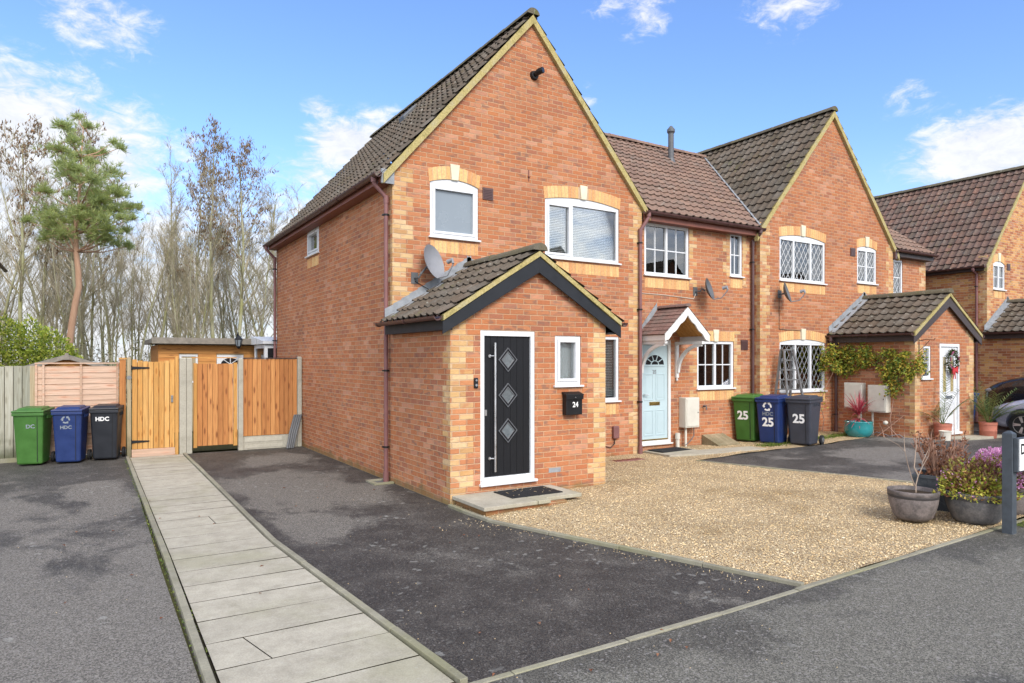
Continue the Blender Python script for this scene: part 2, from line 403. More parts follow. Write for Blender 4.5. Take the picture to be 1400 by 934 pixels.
MAT['asph_road'] = asphalt_mat('footway_asphalt', (.134,.127,.106), (.078,.074,.062), zones=[(5.2,2.6,3.2,.7),(1.0,1.5,2.0,1.0)], lich=.25, agg=.6)

def gravel_mat(name, stones=True):
    t = NT(name); ob = t.coord('Object')
    if stones:
        g = t.n('ShaderNodeNewGeometry'); r = g.outputs['Random Per Island']
    else:
        r = t.sep(t.voro(ob, 78, out='Color'))[0]
    c = t.ramp(r, [(0,(.46,.31,.16)),(.15,(.62,.46,.26)),(.40,(.68,.53,.31)),(.58,(.58,.41,.21)),(.75,(.74,.62,.40)),(.9,(.54,.43,.28)),(1,(.80,.71,.52))])
    big = t.noise(ob, 1.1, 5, .65)
    c = t.mix(1.0, c, t.ramp(big, [(.32,(.72,.68,.60)),(.48,(.96,.95,.93)),(.65,(1.08,1.06,1.02))]), 'MULTIPLY')
    nrm = None
    if not stones:
        d = t.voro(ob, 78); c = t.mix(t.map(d, .35, .75), c, (.16,.11,.06))
        nrm = t.bump(t.math('SUBTRACT', 1.0, d), .012, 1.0)
    return t.pbr(c, .8, nrm, spec=.3)
MAT['gravel'] = gravel_mat('gravel_bed', False); MAT['stone'] = gravel_mat('gravel_stones', True)

def leaf_mat(name, stops, rough=.5, trans=.3):
    t = NT(name); g = t.n('ShaderNodeNewGeometry')
    c = t.ramp(g.outputs['Random Per Island'], stops)
    b = t.n('ShaderNodeBsdfPrincipled'); t.put(b.inputs['Base Color'], c); b.inputs['Roughness'].default_value = rough; b.inputs['Specular IOR Level'].default_value = .3
    tl = t.n('ShaderNodeBsdfTranslucent'); t.put(tl.inputs[0], c)
    mx = t.n('ShaderNodeMixShader'); mx.inputs[0].default_value = trans
    t.put(mx.inputs[1], b.outputs[0]); t.put(mx.inputs[2], tl.outputs[0]); t.t.links.new(mx.outputs[0], t.out.inputs[0]); return t.m
MAT['pine'] = leaf_mat('pine_needles', [(0,(.30,.36,.12)),(.5,(.46,.52,.18)),(.8,(.40,.48,.24)),(1,(.62,.62,.24))], .7, .5)
MAT['laurel'] = leaf_mat('laurel_leaves', [(0,(.13,.20,.025)),(.4,(.27,.36,.05)),(.75,(.44,.50,.08)),(1,(.56,.56,.12))], .35)
MAT['seed'] = leaf_mat('dry_ash_keys', [(0,(.10,.065,.035)),(.6,(.17,.105,.055)),(1,(.28,.16,.08))], .8, .1)
MAT['climber'] = leaf_mat('climber_leaves', [(0,(.09,.15,.03)),(.3,(.18,.25,.04)),(.55,(.36,.38,.05)),(.8,(.56,.47,.07)),(1,(.44,.20,.05))], .45)
MAT['azalea'] = leaf_mat('shrub_leaves', [(0,(.22,.08,.05)),(.18,(.28,.16,.06)),(.35,(.24,.31,.05)),(.7,(.50,.52,.08)),(.88,(.60,.50,.10)),(1,(.48,.15,.14))], .5)
MAT['azalea_top'] = leaf_mat('bronze_shrub_leaves', [(0,(.16,.06,.055)),(.5,(.26,.11,.08)),(.8,(.25,.22,.07)),(1,(.42,.32,.11))], .5)
MAT['pink'] = leaf_mat('pink_flowers', [(0,(.55,.20,.42)),(.5,(.72,.36,.60)),(1,(.82,.55,.74))], .6)
MAT['red_leaf'] = leaf_mat('cordyline_leaves', [(0,(.30,.03,.06)),(.5,(.46,.07,.10)),(.8,(.55,.16,.17)),(1,(.20,.05,.05))], .4)
MAT['palm'] = leaf_mat('palm_leaves', [(0,(.06,.11,.03)),(.5,(.12,.18,.05)),(1,(.26,.28,.08))], .45)
MAT['dry'] = leaf_mat('dry_leaves', [(0,(.13,.05,.028)),(.5,(.22,.09,.045)),(1,(.30,.15,.08))], .8, .15)
MAT['grass'] = leaf_mat('grass_blades', [(0,(.07,.12,.02)),(.5,(.14,.20,.035)),(1,(.26,.28,.06))], .6)
MAT['under'] = leaf_mat('undergrowth_leaves', [(0,(.07,.06,.03)),(.4,(.13,.11,.055)),(.7,(.10,.12,.03)),(1,(.18,.15,.09))], .8)
def bark_mat(name, a, b, green=.4):
    t = NT(name); ob = t.coord('Object')
    n = t.noise(t.vmath('MULTIPLY', ob, (9,9,2)), 1, 5, .65)
    c = t.mix(n, a, b); c = t.mix(t.math('MULTIPLY', t.map(t.noise(ob, .9, 4), .42, .62), green), c, (.22,.22,.06))
    return t.pbr(c, .9, t.bump(n, .03, .6), spec=.2)
MAT['bark'] = bark_mat('grey_green_bark', (.27,.255,.165), (.46,.445,.31), .7)
MAT['twig'] = bark_mat('twig_bark', (.25,.21,.145), (.40,.35,.25), .3)
MAT['pine_bark'] = bark_mat('orange_pine_bark', (.31,.175,.105), (.47,.31,.215), 0)
MAT['stem'] = bark_mat('bare_stem', (.24,.125,.09), (.40,.25,.18), 0)
MAT['pale_stem'] = bark_mat('pale_stem', (.25,.185,.14), (.38,.30,.235), 0)
MAT['soil'] = flat('dark_soil', (.06,.045,.032), .95, .1, var=.5, scale=30, bump=.01, bscale=60)
def ground_mat():
    t = NT('rough_grass_ground'); ob = t.coord('Object')
    c = t.mix(t.noise(ob, .7, 6, .7), (.06,.075,.022), (.13,.115,.055))
    return t.pbr(c, .95, spec=.1)
MAT['earth'] = ground_mat()
# ================================================================== house building kit
class Wall:
    """a wall face: u runs along it, d into it, z up.  kind F faces -Y, kind L faces -X"""
    def __init__(s, kind, p): s.k = kind; s.p = p
    def P(s, u, z, d=0.0): return (u, s.p + d, z) if s.k == 'F' else (s.p + d, u, z)
    def box(s, mb, u0, u1, z0, z1, d0, d1, mi=0):
        if s.k == 'F': mb.box(u0, u1, s.p + d0, s.p + d1, z0, z1, mi)
        else: mb.box(s.p + d0, s.p + d1, u0, u1, z0, z1, mi)

def wall_sheet(mb, W, u0, u1, zb, top, holes, breaks=(), reveal=.11):
    """brick face with real openings; top(u) is the height of the wall head"""
    xs = sorted(set([u0, u1] + list(breaks) + [h[0] for h in holes] + [h[1] for h in holes]))
    xs = [x for x in xs if u0 <= x <= u1]
    for a, b in zip(xs, xs[1:]):
        m = (a + b) / 2; lo = zb
        for h in sorted([h for h in holes if h[0] < m < h[1]], key=lambda h: h[2]):
            if h[2] > lo + 1e-5: mb.face([W.P(a, lo), W.P(b, lo), W.P(b, h[2]), W.P(a, h[2])])
            lo = h[3]
        mb.face([W.P(a, lo), W.P(b, lo), W.P(b, top(b)), W.P(a, top(a))])
    for (a, b, c, d) in [h[:4] for h in holes]:
        r = reveal
        mb.face([W.P(a,c), W.P(a,c,r), W.P(a,d,r), W.P(a,d)]); mb.face([W.P(b,c), W.P(b,d), W.P(b,d,r), W.P(b,c,r)])
        mb.face([W.P(a,d), W.P(a,d,r), W.P(b,d,r), W.P(b,d)]); mb.face([W.P(a,c), W.P(b,c), W.P(b,c,r), W.P(a,c,r)])

def arc_z(u, u0, u1, zs, rise):
    c = (u0 + u1) / 2; h = (u1 - u0) / 2
    return zs + rise * (1 - ((u - c) / h) ** 2)

def soldier_band(house, W, u0, u1, z, h, rise=0.0, key=True, over=.0, name='window_arch'):
    """a course of upright buff bricks over (or under) an opening, curved when rise > 0; keystone as a sub-part"""
    mb = MB(); u0 -= over; u1 += over
    n = max(3, round((u1 - u0) / .075)); w = (u1 - u0) / n
    A = lambda u: arc_z(u, u0, u1, z, rise)
    m = 12
    for i in range(m):                                             # mortar bed behind the bricks
        a = u0 + (u1 - u0) * i / m; b = u0 + (u1 - u0) * (i + 1) / m
        mb.hexa([W.P(a, A(a), -.001), W.P(b, A(b), -.001), W.P(b, A(b), .06), W.P(a, A(a), .06),
                 W.P(a, A(a) + h, -.001), W.P(b, A(b) + h, -.001), W.P(b, A(b) + h, .06), W.P(a, A(a) + h, .06)], 1)
    cx = (u0 + u1) / 2
    for i in range(n):
        a = u0 + i * w + .0045; b = u0 + (i + 1) * w - .0045
        if key and abs((a + b) / 2 - cx) < .085: continue
        j = rng.uniform(-.002, .002)
        lean = (a + b - 2 * cx) / (u1 - u0) * .10 * (1 if rise > 0 else 0)
        mb.hexa([W.P(a, A(a)+.003, -.005+j), W.P(b, A(b)+.003, -.005+j), W.P(b, A(b)+.003, .05), W.P(a, A(a)+.003, .05),
                 W.P(a+lean*.25, A(a)+h-.003, -.005+j), W.P(b+lean*.25, A(b)+h-.003, -.005+j), W.P(b+lean*.25, A(b)+h-.003, .05), W.P(a+lean*.25, A(a)+h-.003, .05)])
    o = mb.build(name, [MAT['soldier'], MAT['mortar']], house)
    if key:
        k = MB(); zc = A(cx)
        k.prism([(cx-.060, zc-.008), (cx+.060, zc-.008), (cx+.088, zc+h+.035), (cx-.088, zc+h+.035)], lambda u, v, d: W.P(u, v, d), -.022, .05)
        k.build('keystone', MAT['keystone'], o, base=house['_base'], bevel=.004)
    return o

def window(house, W, u0, u1, z0, z1, rise=0.0, lights=(1.0,), opener=(), bars=(0, 0), lattice=None, fill=None, sillw=.05, label=None, arch=None, below=True, fr=.055, d_in=.014):
    """uPVC window in the opening u0-u1, z0-z1 (z1 = springing height, head curved by rise)"""
    d0, d1 = d_in, .085
    f = MB()
    zt = z1
    f_h = fr
    W.box(f, u0+.002, u0+fr, z0+.002, zt, d0, d1); W.box(f, u1-fr, u1-.002, z0+.002, zt, d0, d1)
    W.box(f, u0+fr, u1-fr, z0+.002, z0+fr, d0, d1); W.box(f, u0+fr, u1-fr, zt-f_h, zt, d0, d1)
    if rise:                                                       # curved head board
        m = 14; pts = [(u0+.002, zt)] + [(u1-.002, zt)]
        pts += [(u1-.002 - (u1-u0-.004) * i / m, arc_z(u1-.002 - (u1-u0-.004) * i / m, u0, u1, zt, rise) + .001 + .006) for i in range(0, m + 1)]
        f.prism(pts, lambda u, v, d: W.P(u, v, d), d0, d1)
        W.box(f, u0+.004, u1-.004, zt-.004, zt+.004, d0-.004, d0+.002)
    panes = []; x = u0 + fr; tot = u1 - u0 - 2 * fr
    for i, q in enumerate(lights):
        w = tot * q; a, b = x, x + w; x = b
        if i < len(lights) - 1: W.box(f, b-.026, b+.026, z0+fr, zt-f_h, d0+.001, d1); b -= .026
        if i > 0: a += .026
        if i in opener:                                            # a raised opening sash
            s = .042; e = d0 - .014
            for (p, q2, r, t2) in ((a, a+s, z0+fr, zt-f_h), (b-s, b, z0+fr, zt-f_h), (a+s, b-s, z0+fr, z0+fr+s), (a+s, b-s, zt-f_h-s, zt-f_h)):
                W.box(f, p+.001, q2-.001, r+.001, t2-.001, e, d1-.004)
            a += s; b -= s; panes.append((a, b, z0+fr+s, zt-f_h-s))
        else: panes.append((a, b, z0+fr, zt-f_h))
    win = f.build('window', MAT['upvc'], house, bevel=.005)
    if label: win['label'] = label
    hb = house['_base']
    g = MB()
    for (a, b, c, d) in panes: W.box(g, a-.004, b+.004, c-.004, d+.004, .052, .058)
    g.build('pane', MAT['frosted' if fill == 'frosted' else 'glass'], win, base=hb)
    gb = MB()
    for (a, b, c, d) in panes:
        for i in range(1, bars[0] + 1):
            u = a + (b - a) * i / (bars[0] + 1); W.box(gb, u-.010, u+.010, c, d, .0435, .0665)
        for i in range(1, bars[1] + 1):
            z = c + (d - c) * i / (bars[1] + 1); W.box(gb, a, b, z-.011, z+.011, .0425, .0675)
        if lattice:
            pu, pz = lattice[0], lattice[1]; nu = int((b - a) / pu) + 1
            cc = (d - c) / pz * pu
            for sgn in (1, -1):
                k = -cc
                while k < (b - a):
                    # line u = a + k + t*pu/pz (sgn 1) clipped to the pane
                    ua, za, ub, zb = a + k, c, a + k + cc, d
                    if ua < a: za += (a - ua) * pz / pu; ua = a
                    if ub > b: zb -= (ub - b) * pz / pu; ub = b
                    if ub > ua + .01:
                        if sgn < 0: ua, ub = a + b - ua, a + b - ub
                        p = Vector(W.P(ua, za, .0475)); q = Vector(W.P(ub, zb, .0475))
                        gb.bar(p, q, .0085 if lattice[2] == 'w' else .006, .005, up=(0,-1,0) if W.k == 'F' else (-1,0,0))
                    k += pu
    if gb.f: gb.build('glazing_bars', MAT['upvc'] if not lattice else MAT['came' if lattice[2] == 'w' else 'lead_came'], win, base=hb)
    r = MB(); e = .55; a, b, c, d = u0+.01, u1-.01, z0+.01, zt-.01
    if fill != 'frosted':
        P = W.P
        r.face([P(a,c,e), P(b,c,e), P(b,d,e), P(a,d,e)])
        r.face([P(a,c,.09), P(a,c,e), P(a,d,e), P(a,d,.09)]); r.face([P(b,c,.09), P(b,d,.09), P(b,d,e), P(b,c,e)])
        r.face([P(a,d,.09), P(a,d,e), P(b,d,e), P(b,d,.09)]); r.face([P(a,c,.09), P(b,c,.09), P(b,c,e), P(a,c,e)])
        r.build('room_recess', MAT['room'], win, base=hb)
    if fill == 'blind':
        bl = MB()
        for (a, b, c, d) in panes:
            z = d - .02
            while z > c + .015:
                P = W.P
                bl.hexa([P(a,z-.006,.115), P(b,z-.006,.115), P(b,z+.008,.135), P(a,z+.008,.135), P(a,z-.004,.115), P(b,z-.004,.115), P(b,z+.010,.135), P(a,z+.010,.135)])
                z -= .031
            for q in (.2, .8):
                u = a + (b-a)*q; W.box(bl, u-.0015, u+.0015, c, d, .110, .113)
        bl.build('blind', MAT['blind'], win, base=hb)
    if fill in ('net', 'curtain', 'halfnet'):
        n = 60; cu = MB()
        def sheet(a, b, c, d):
            bb = len(cu.v); k = max(8, int((b-a)/.018))
            for i in range(k+1):
                u = a + (b-a)*i/k; off = .13 + .014*math.sin(i*1.15) + .006*math.sin(i*.41)
                cu.v.append(W.P(u, c, off)); cu.v.append(W.P(u, d, off))
            for i in range(k): cu.idx((bb+2*i, bb+2*i+2, bb+2*i+3, bb+2*i+1))
        if fill == 'net': sheet(u0+.03, u1-.03, z0+.03, zt-.03)
        elif fill == 'halfnet': sheet(u0+.03, u1-.03, z0+.03, z0+(zt-z0)*.93)
        else: sheet(u1-.03-(u1-u0)*.16, u1-.03, z0+.03, zt-.03)
        cu.build('curtain', MAT['net'], win, base=hb, smooth=60)
    if sillw:
        s = MB(); W.box(s, u0-.03, u1+.03, z0-.028, z0+.001, -sillw, .09)
        s.build('sill', MAT['upvc'], win, base=hb, bevel=.005)
    if arch: soldier_band(house, W, u0, u1, z1 if rise else z1, .215, rise, key=arch == 'key', over=.02)
    if below: soldier_band(house, W, u0+.005, u1-.005, z0-.23-.03, .20, 0, key=False, name='brick_apron')
    return win

def hole(u0, u1, z0, z1, rise=0.0): return (u0, u1, z0, z1 + rise)

def quoin(house, x, y, z0, z1, sx, left_face=True, wide=.34, narrow=.225, side=.225, front=True, name='quoin'):
    """toothed buff corner at (x, y): sx=+1 the front face runs to +X from the corner. Wraps on to the side face."""
    mb = MB(); z = math.ceil(z0 / .075) * .075; k = int(round(z / .225))
    z = k * .225 if k * .225 >= z0 else z0
    zz = z0
    while zz < z1 - .01:
        kk = math.floor(zz / .225 + 1e-6); top = min((kk + 1) * .225, z1)
        wf = wide if kk % 2 else narrow; ws = narrow * .5 if kk % 2 else side
        t = .0035
        if front:
            a, b = (x - t, x + wf) if sx > 0 else (x - wf, x + t)
            mb.face([(a, y - t, zz), (b, y - t, zz), (b, y - t, top), (a, y - t, top)])
            e = b if sx > 0 else a
            mb.face([(e, y - t, zz), (e, y + .001, zz), (e, y + .001, top), (e, y - t, top)])
            mb.face([(a, y - t, top), (b, y - t, top), (b, y + .001, top), (a, y + .001, top)])
            mb.face([(a, y - t, zz), (a, y + .001, zz), (b, y + .001, zz), (b, y - t, zz)])
        if left_face:
            xx = x - t if sx > 0 else x + t
            mb.face([(xx, y + ws, zz), (xx, y - t, zz), (xx, y - t, top), (xx, y + ws, top)])
            mb.face([(xx, y + ws, zz), (x, y + ws, zz), (x, y + ws, top), (xx, y + ws, top)])
        zz = top
    return mb.build(name, MAT['brick_buff'], house)

def jamb_teeth(house, W, u, z0, z1, sgn, name='quoin'):
    """toothed buff bricks beside a window jamb"""
    mb = MB(); zz = z0
    while zz < z1 - .01:
        kk = math.floor(zz / .225 + 1e-6); top = min((kk + 1) * .225, z1)
        w = .225 if kk % 2 else .1125
        a, b = (u, u + w) if sgn > 0 else (u - w, u)
        W.box(mb, a, b, zz, top, -.0035, .001); zz = top
    return mb.build(name, MAT['brick_buff'], house)

def tiles(mb, O, U, V, L, Wd, p=.205, g=.30, amp=.034, lift=.034):
    """rolled interlocking tiles over the slope O + a*U + b*V"""
    O = Vector(O); U = Vector(U).normalized(); V = Vector(V).normalized(); N = U.cross(V)
    if N.z < 0: N = -N
    fr = [(0,0),(.40,0),(.52,.30),(.64,.85),(.72,1.0),(.80,.85),(.92,.25)]
    cols = []; k = 0
    while k * p < L - 1e-6:
        for f, h in fr:
            a = (k + f) * p
            if a < L: cols.append((a, h))
        k += 1
    cols.append((L, 0)); r = 0; n = len(cols)
    while r * g < Wd - 1e-6:
        b0 = r * g; b1 = min(b0 + g, Wd); base = len(mb.v)
        jit = [rng.uniform(-.004, .004) for _ in range(len(cols))]
        sag = rng.uniform(-.003, .003)
        for (bb, up) in ((b0 - .028, lift - .024), (b0 - .028, lift), (b1, 0.0)):
            for i, (a, h) in enumerate(cols):
                ti = int(a / p) ; js = .004 * math.sin(ti * 12.9 + r * 78.2)
                q = O + U * a + V * (bb + (js if up > 0 or bb < b0 else 0)) + N * (up + h * amp + (sag if bb < b0 else 0) + (js*.6 if bb < b0 else 0)); mb.v.append(tuple(q))
        for s in range(2):
            for i in range(n - 1):
                u0 = cols[i][0] / p; u1 = cols[i+1][0] / p
                fl = math.floor((u0 + u1) / 2); u0 = max(u0, fl + .001); u1 = min(u1, fl + .999)
                v0, v1 = (r + .001, r + .03) if s == 0 else (r + .03, r + .97)
                mb.idx((base + s*n + i, base + s*n + i + 1, base + (s+1)*n + i + 1, base + (s+1)*n + i), 0, [(u0,v0),(u1,v0),(u1,v1),(u0,v1)])
        r += 1

def ridge(mb, a, b, r=.125, seg=.45):
    a = Vector(a); b = Vector(b); d = b - a; n = max(1, round(d.length / seg)); d = d.normalized()
    s = Vector((0,0,1)).cross(d).normalized(); up = Vector((0,0,1)); L = (b - a).length / n
    for i in range(n):
        p0 = a + d * (i * L - .012); p1 = a + d * ((i + 1) * L + .012); base = len(mb.v); m = 9
        jz = rng.uniform(-.004, .004)
        for k, (p, rr) in enumerate(((p0, r * 1.02), (p1, r * .97))):
            for j in range(m):
                t = math.pi * j / (m - 1)
                mb.v.append(tuple(p + s * math.cos(t) * rr + up * (math.sin(t) * rr * .85 - .05 + jz)))
        for j in range(m - 1):
            mb.idx((base + j, base + m + j, base + m + j + 1, base + j + 1), 0, [(i+.2, .2), (i+.8, .2), (i+.8, .8), (i+.2, .8)])
        mb.idx([base + j for j in range(m)], 0, [(i+.5, .5)] * m); mb.idx([base + m + j for j in reversed(range(m))], 0, [(i+.5, .5)] * m)

def verge_strip(mb, x0, z0, x1, z1, y0, y1, h=.10, drop=.02):
    """strip of bedding mortar / undercloak below the verge tiles, following the slope from (x0,z0) to (x1,z1)"""
    n = max(2, int(abs(x1 - x0) / .45)); base = len(mb.v)
    for i in range(n + 1):
        t = i / n; x = x0 + (x1 - x0) * t; z = z0 + (z1 - z0) * t - drop; j = rng.uniform(-.008, .008)
        mb.v.extend([(x, y0 + j, z), (x, y1, z), (x, y1, z - h), (x, y0 + j, z - h + j)])
    for i in range(n):
        a = base + i * 4; b = a + 4
        for q in ((0,1),(1,2),(2,3),(3,0)): mb.idx((a + q[0], b + q[0], b + q[1], a + q[1]))
    mb.idx([base + k for k in (0,3,2,1)]); mb.idx([base + n*4 + k for k in range(4)])

def gutter(house, a, b, r=.058, mat='brown_plastic', brackets=True):
    """half-round gutter along a-b with union brackets as one mesh"""
    mb = MB(); a = Vector(a); b = Vector(b); d = (b - a).normalized(); s = d.cross(Vector((0,0,1))).normalized(); up = Vector((0,0,1))
    def shell(p, q, ro, ri):
        base = len(mb.v); m = 9
        for pt in (p, q):
            for rad in (ro, ri):
                for j in range(m):
                    t = math.pi + math.pi * j / (m - 1)
                    mb.v.append(tuple(pt + s * math.cos(t) * rad + up * math.sin(t) * rad))
        for j in range(m - 1):
            mb.idx((base + j, base + j + 1, base + 2*m + j + 1, base + 2*m + j)); mb.idx((base + m + j + 1, base + m + j, base + 3*m + j, base + 3*m + j + 1))
            mb.idx((base + j, base + m + j, base + m + j + 1, base + j + 1)); mb.idx((base + 2*m + j, base + 2*m + j + 1, base + 3*m + j + 1, base + 3*m + j))
        for j in (0, m - 1): mb.idx((base + j, base + 2*m + j, base + 3*m + j, base + m + j))
    shell(a, b, r, r - .006)
    L = (b - a).length; n = max(2, int(L / .9))
    if brackets:
        for i in range(n + 1):
            p = a + d * (L * i / n); shell(p - d * .022, p + d * .022, r + .010, r + .001)
    for p, sg in ((a, -1), (b, 1)): mb.tube([p + d*sg*.001 - up*.0, p + d*sg*.006], r*.2, 6)
    return mb.build('gutter', MAT[mat], house, smooth=50)

def downpipe(house, top, x, y, z0, neck=None, r=.034, mat='brown_pipe', collars=(), shoe=True):
    mb = MB()
    pts = []
    if neck: pts += [neck, (neck[0], neck[1], neck[2] - .10), (x, y, top + .02)]
    pts += [(x, y, top), (x, y, z0)]
    mb.tube(pts, r, 12)
    if neck:
        mb.tube([(neck[0], neck[1], neck[2] + .02), (neck[0], neck[1], neck[2] - .09)], r * 1.35, 12); mb.tube([(x, y, top + .05), (x, y, top - .07)], r * 1.2, 12)
    if shoe: mb.tube([(x, y, z0 + .16), (x, y, z0)], [r * 1.3, r * 1.35], 12, mi=0)
    o = mb.build('downpipe', MAT[mat], house, smooth=45)
    c = MB()
    for z in collars:
        c.tube([(x, y, z + .014), (x, y, z - .014)], r * 1.22, 12); c.box(x - .05, x + .05, y - .012, y + .05, z - .012, z + .012)
    if collars: c.build('pipe_clip', MAT['black_plastic'], o, base=house['_base'], smooth=45)
    return o

def gable_top(xc, zr, k): return lambda x: zr - k * abs(x - xc)
# ================================================================== the four houses
SL = 1.149                                    # pitch of the steep gables
RZ = 7.99                                     # height of the gable ridges
YF, YM, YB = 10.05, 10.20, 17.80              # front of the gables, front of the recessed bays, back wall

def rect_wall(mb, pts): mb.face(pts)

def gable_house(name, label, x0, x1, yf, yb, holes, side_holes=(), zb=-.15, mat='brick_red', quo=True, side_mat=None, roof_mat='tile_dark', side_left=True):
    h = thing(name, label, 'house', (x0, yf, ground_z(x0)))
    xc = (x0 + x1) / 2; top = gable_top(xc, RZ - .14, SL); ez = top(x0)
    W = Wall('F', yf); mb = MB()
    wall_sheet(mb, W, x0, x1, zb, top, holes, [xc])
    mb.face([(x1,yf,zb),(x1,yb,zb),(x1,yb,ez),(x1,yf,ez)])
    B = Wall('F', yb); wall_sheet(mb, B, x0, x1, zb, top, [], [xc])
    if not side_mat:
        wall_sheet(mb, Wall('L', x0), yf, yb, zb, lambda y: ez, side_holes)
    mb.build('wall', MAT[mat], h)
    if side_mat:
        m2 = MB(); wall_sheet(m2, Wall('L', x0), yf, yb, zb, lambda y: ez, side_holes); m2.build('side_wall', MAT[side_mat], h)
    # roof: two slopes of tiles with a ridge
    hw = (x1 - x0) / 2 + .22; ev = RZ - SL * hw; y0 = yf - .06; y1 = yb + .08; sl = math.hypot(hw, RZ - ev)
    return h, W, xc, ez, hw, ev, y0, y1, sl

def gable_roof(h, xc, hw, ev, y0, y1, sl, mat='tile_dark', cuts_left=(), cuts_right=(), off=0.0):
    mb = MB(); tiles(mb, (xc - hw, y0, ev), (0,1,0), (hw,0,RZ-ev), y1 - y0, sl)
    o = mb.build('roof', MAT[mat], h, smooth=38, cuts=cuts_left)
    m2 = MB(); tiles(m2, (xc + hw, y0, ev), (0,1,0), (-hw,0,RZ-ev), y1 - y0, sl)
    o2 = m2.build('roof', MAT[mat], h, smooth=38, cuts=cuts_right)
    r = MB(); ridge(r, (xc, y0 - .01, RZ + .045), (xc, y1, RZ + .045)); r.build('ridge_tiles', MAT['ridge_moss'], o, base=h['_base'], smooth=50)
    for sg, ob_ in ((-1, o), (1, o2)):
        v = MB(); verge_strip(v, xc + sg*(hw - .05), ev + SL*.05, xc, RZ, y0 - .012, y0 + .075, .150, .012)
        v.build('verge', MAT['verge'], ob_, base=h['_base'])
    return o, o2

# ---------------------------------------------------------------- number 24, the near gable-fronted house
X0, X1 = 4.03, 9.22
h24 = None
holes = [hole(4.67,5.56,3.92,4.79,.09), hole(6.92,8.64,3.76,4.80,.09), hole(8.0,8.64,1.14,2.36), (4.60,6.05,.0,2.1)]
base24, W24, xc, ez, hw, ev, ry0, ry1, sl = gable_house('end_terrace_house', 'near red brick house with tall front gable, black front door and tiled porch', X0, X1, YF, YB, holes[:3], [(14.07,14.96,4.15,4.68)])
h24 = base24
gable_roof(h24, xc, hw, ev, ry0, ry1, sl)
window(h24, W24, 4.67, 5.56, 3.92, 4.79, rise=.09, fill='frosted', arch='key', opener=(0,))
window(h24, W24, 6.92, 8.64, 3.76, 4.80, rise=.09, lights=(.34,.66), opener=(0,), fill='blind', arch='key')
window(h24, W24, 8.0, 8.64, 1.14, 2.36, fill='blind')
WL = Wall('L', X0)
window(h24, WL, 14.07, 14.96, 4.15, 4.68, fill='halfnet', d_in=-.004, opener=(0,))
quoin(h24, X0, YF, 2.4, 5.0, 1); quoin(h24, X1, YF, .0, 5.0, -1, left_face=True, side=.15)
# soffit, fascia and box end on the left eaves
def eaves_side(h, x, y0, y1, z, fascia='brown_paint'):
    mb = MB(); mb.box(x - .20, x - .178, y0, y1, z - .17, z - .005); f = mb.build('fascia', MAT[fascia], h)
    s = MB(); s.box(x - .178, x - .001, y0, y1, z - .170, z - .155); s.build('soffit', MAT[fascia], f, base=h['_base'])
eaves_side(h24, X0, YF - .015, YB, ev + .09)
mb = MB(); mb.box(X0 - .20, X0 + .012, YF - .045, YF - .018, ev - .10, ev + .12); mb.build('eaves_box_end', MAT['lead'], h24)
gutter(h24, (X0 - .262, YF - .05, ev + .045), (X0 - .262, YB + .06, ev + .045))
downpipe(h24, 4.45, X0 - .06, YF + .12, 0.0, neck=(X0 - .262, YF + .12, ev + .02), collars=(4.2, 2.55, 1.75, .55))
downpipe(h24, 4.45, X0 - .06, YB - .06, 0.0, neck=(X0 - .262, YB - .06, ev + .02), collars=(4.2, 2.4))
mb = MB()                                                       # brown ventilation grille
def grille(h, W, u, z, s=.20, mat='brown_plastic'):
    m = MB(); W.box(m, u-s/2, u+s/2, z-s/2, z+s/2, -.018, .005)
    for i in range(6): W.box(m, u-s/2+.02, u+s/2-.02, z-s/2+.022+i*s*.135, z-s/2+.034+i*s*.135, -.026, -.017)
    return m.build('vent_grille', MAT[mat], h)
grille(h24, W24, 5.74, 4.73)
m = MB(); W24.box(m, 6.56, 6.58, 5.06, 5.26, -.008, .002); W24.box(m, 6.55, 6.59, 5.13, 5.15, -.03, .002); m.build('rusty_hook', MAT['brown_paint'], h24)
m = MB(); m.hexa([(xc-.72,14.0,RZ-.85),(xc-.42,14.0,RZ-.50),(xc-.42,14.3,RZ-.50),(xc-.72,14.3,RZ-.85),(xc-.76,14.0,RZ-.70),(xc-.46,14.0,RZ-.38),(xc-.46,14.3,RZ-.38),(xc-.76,14.3,RZ-.70)]); m.build('roof_vent', MAT['dark_grey_plastic'], h24, bevel=.02)

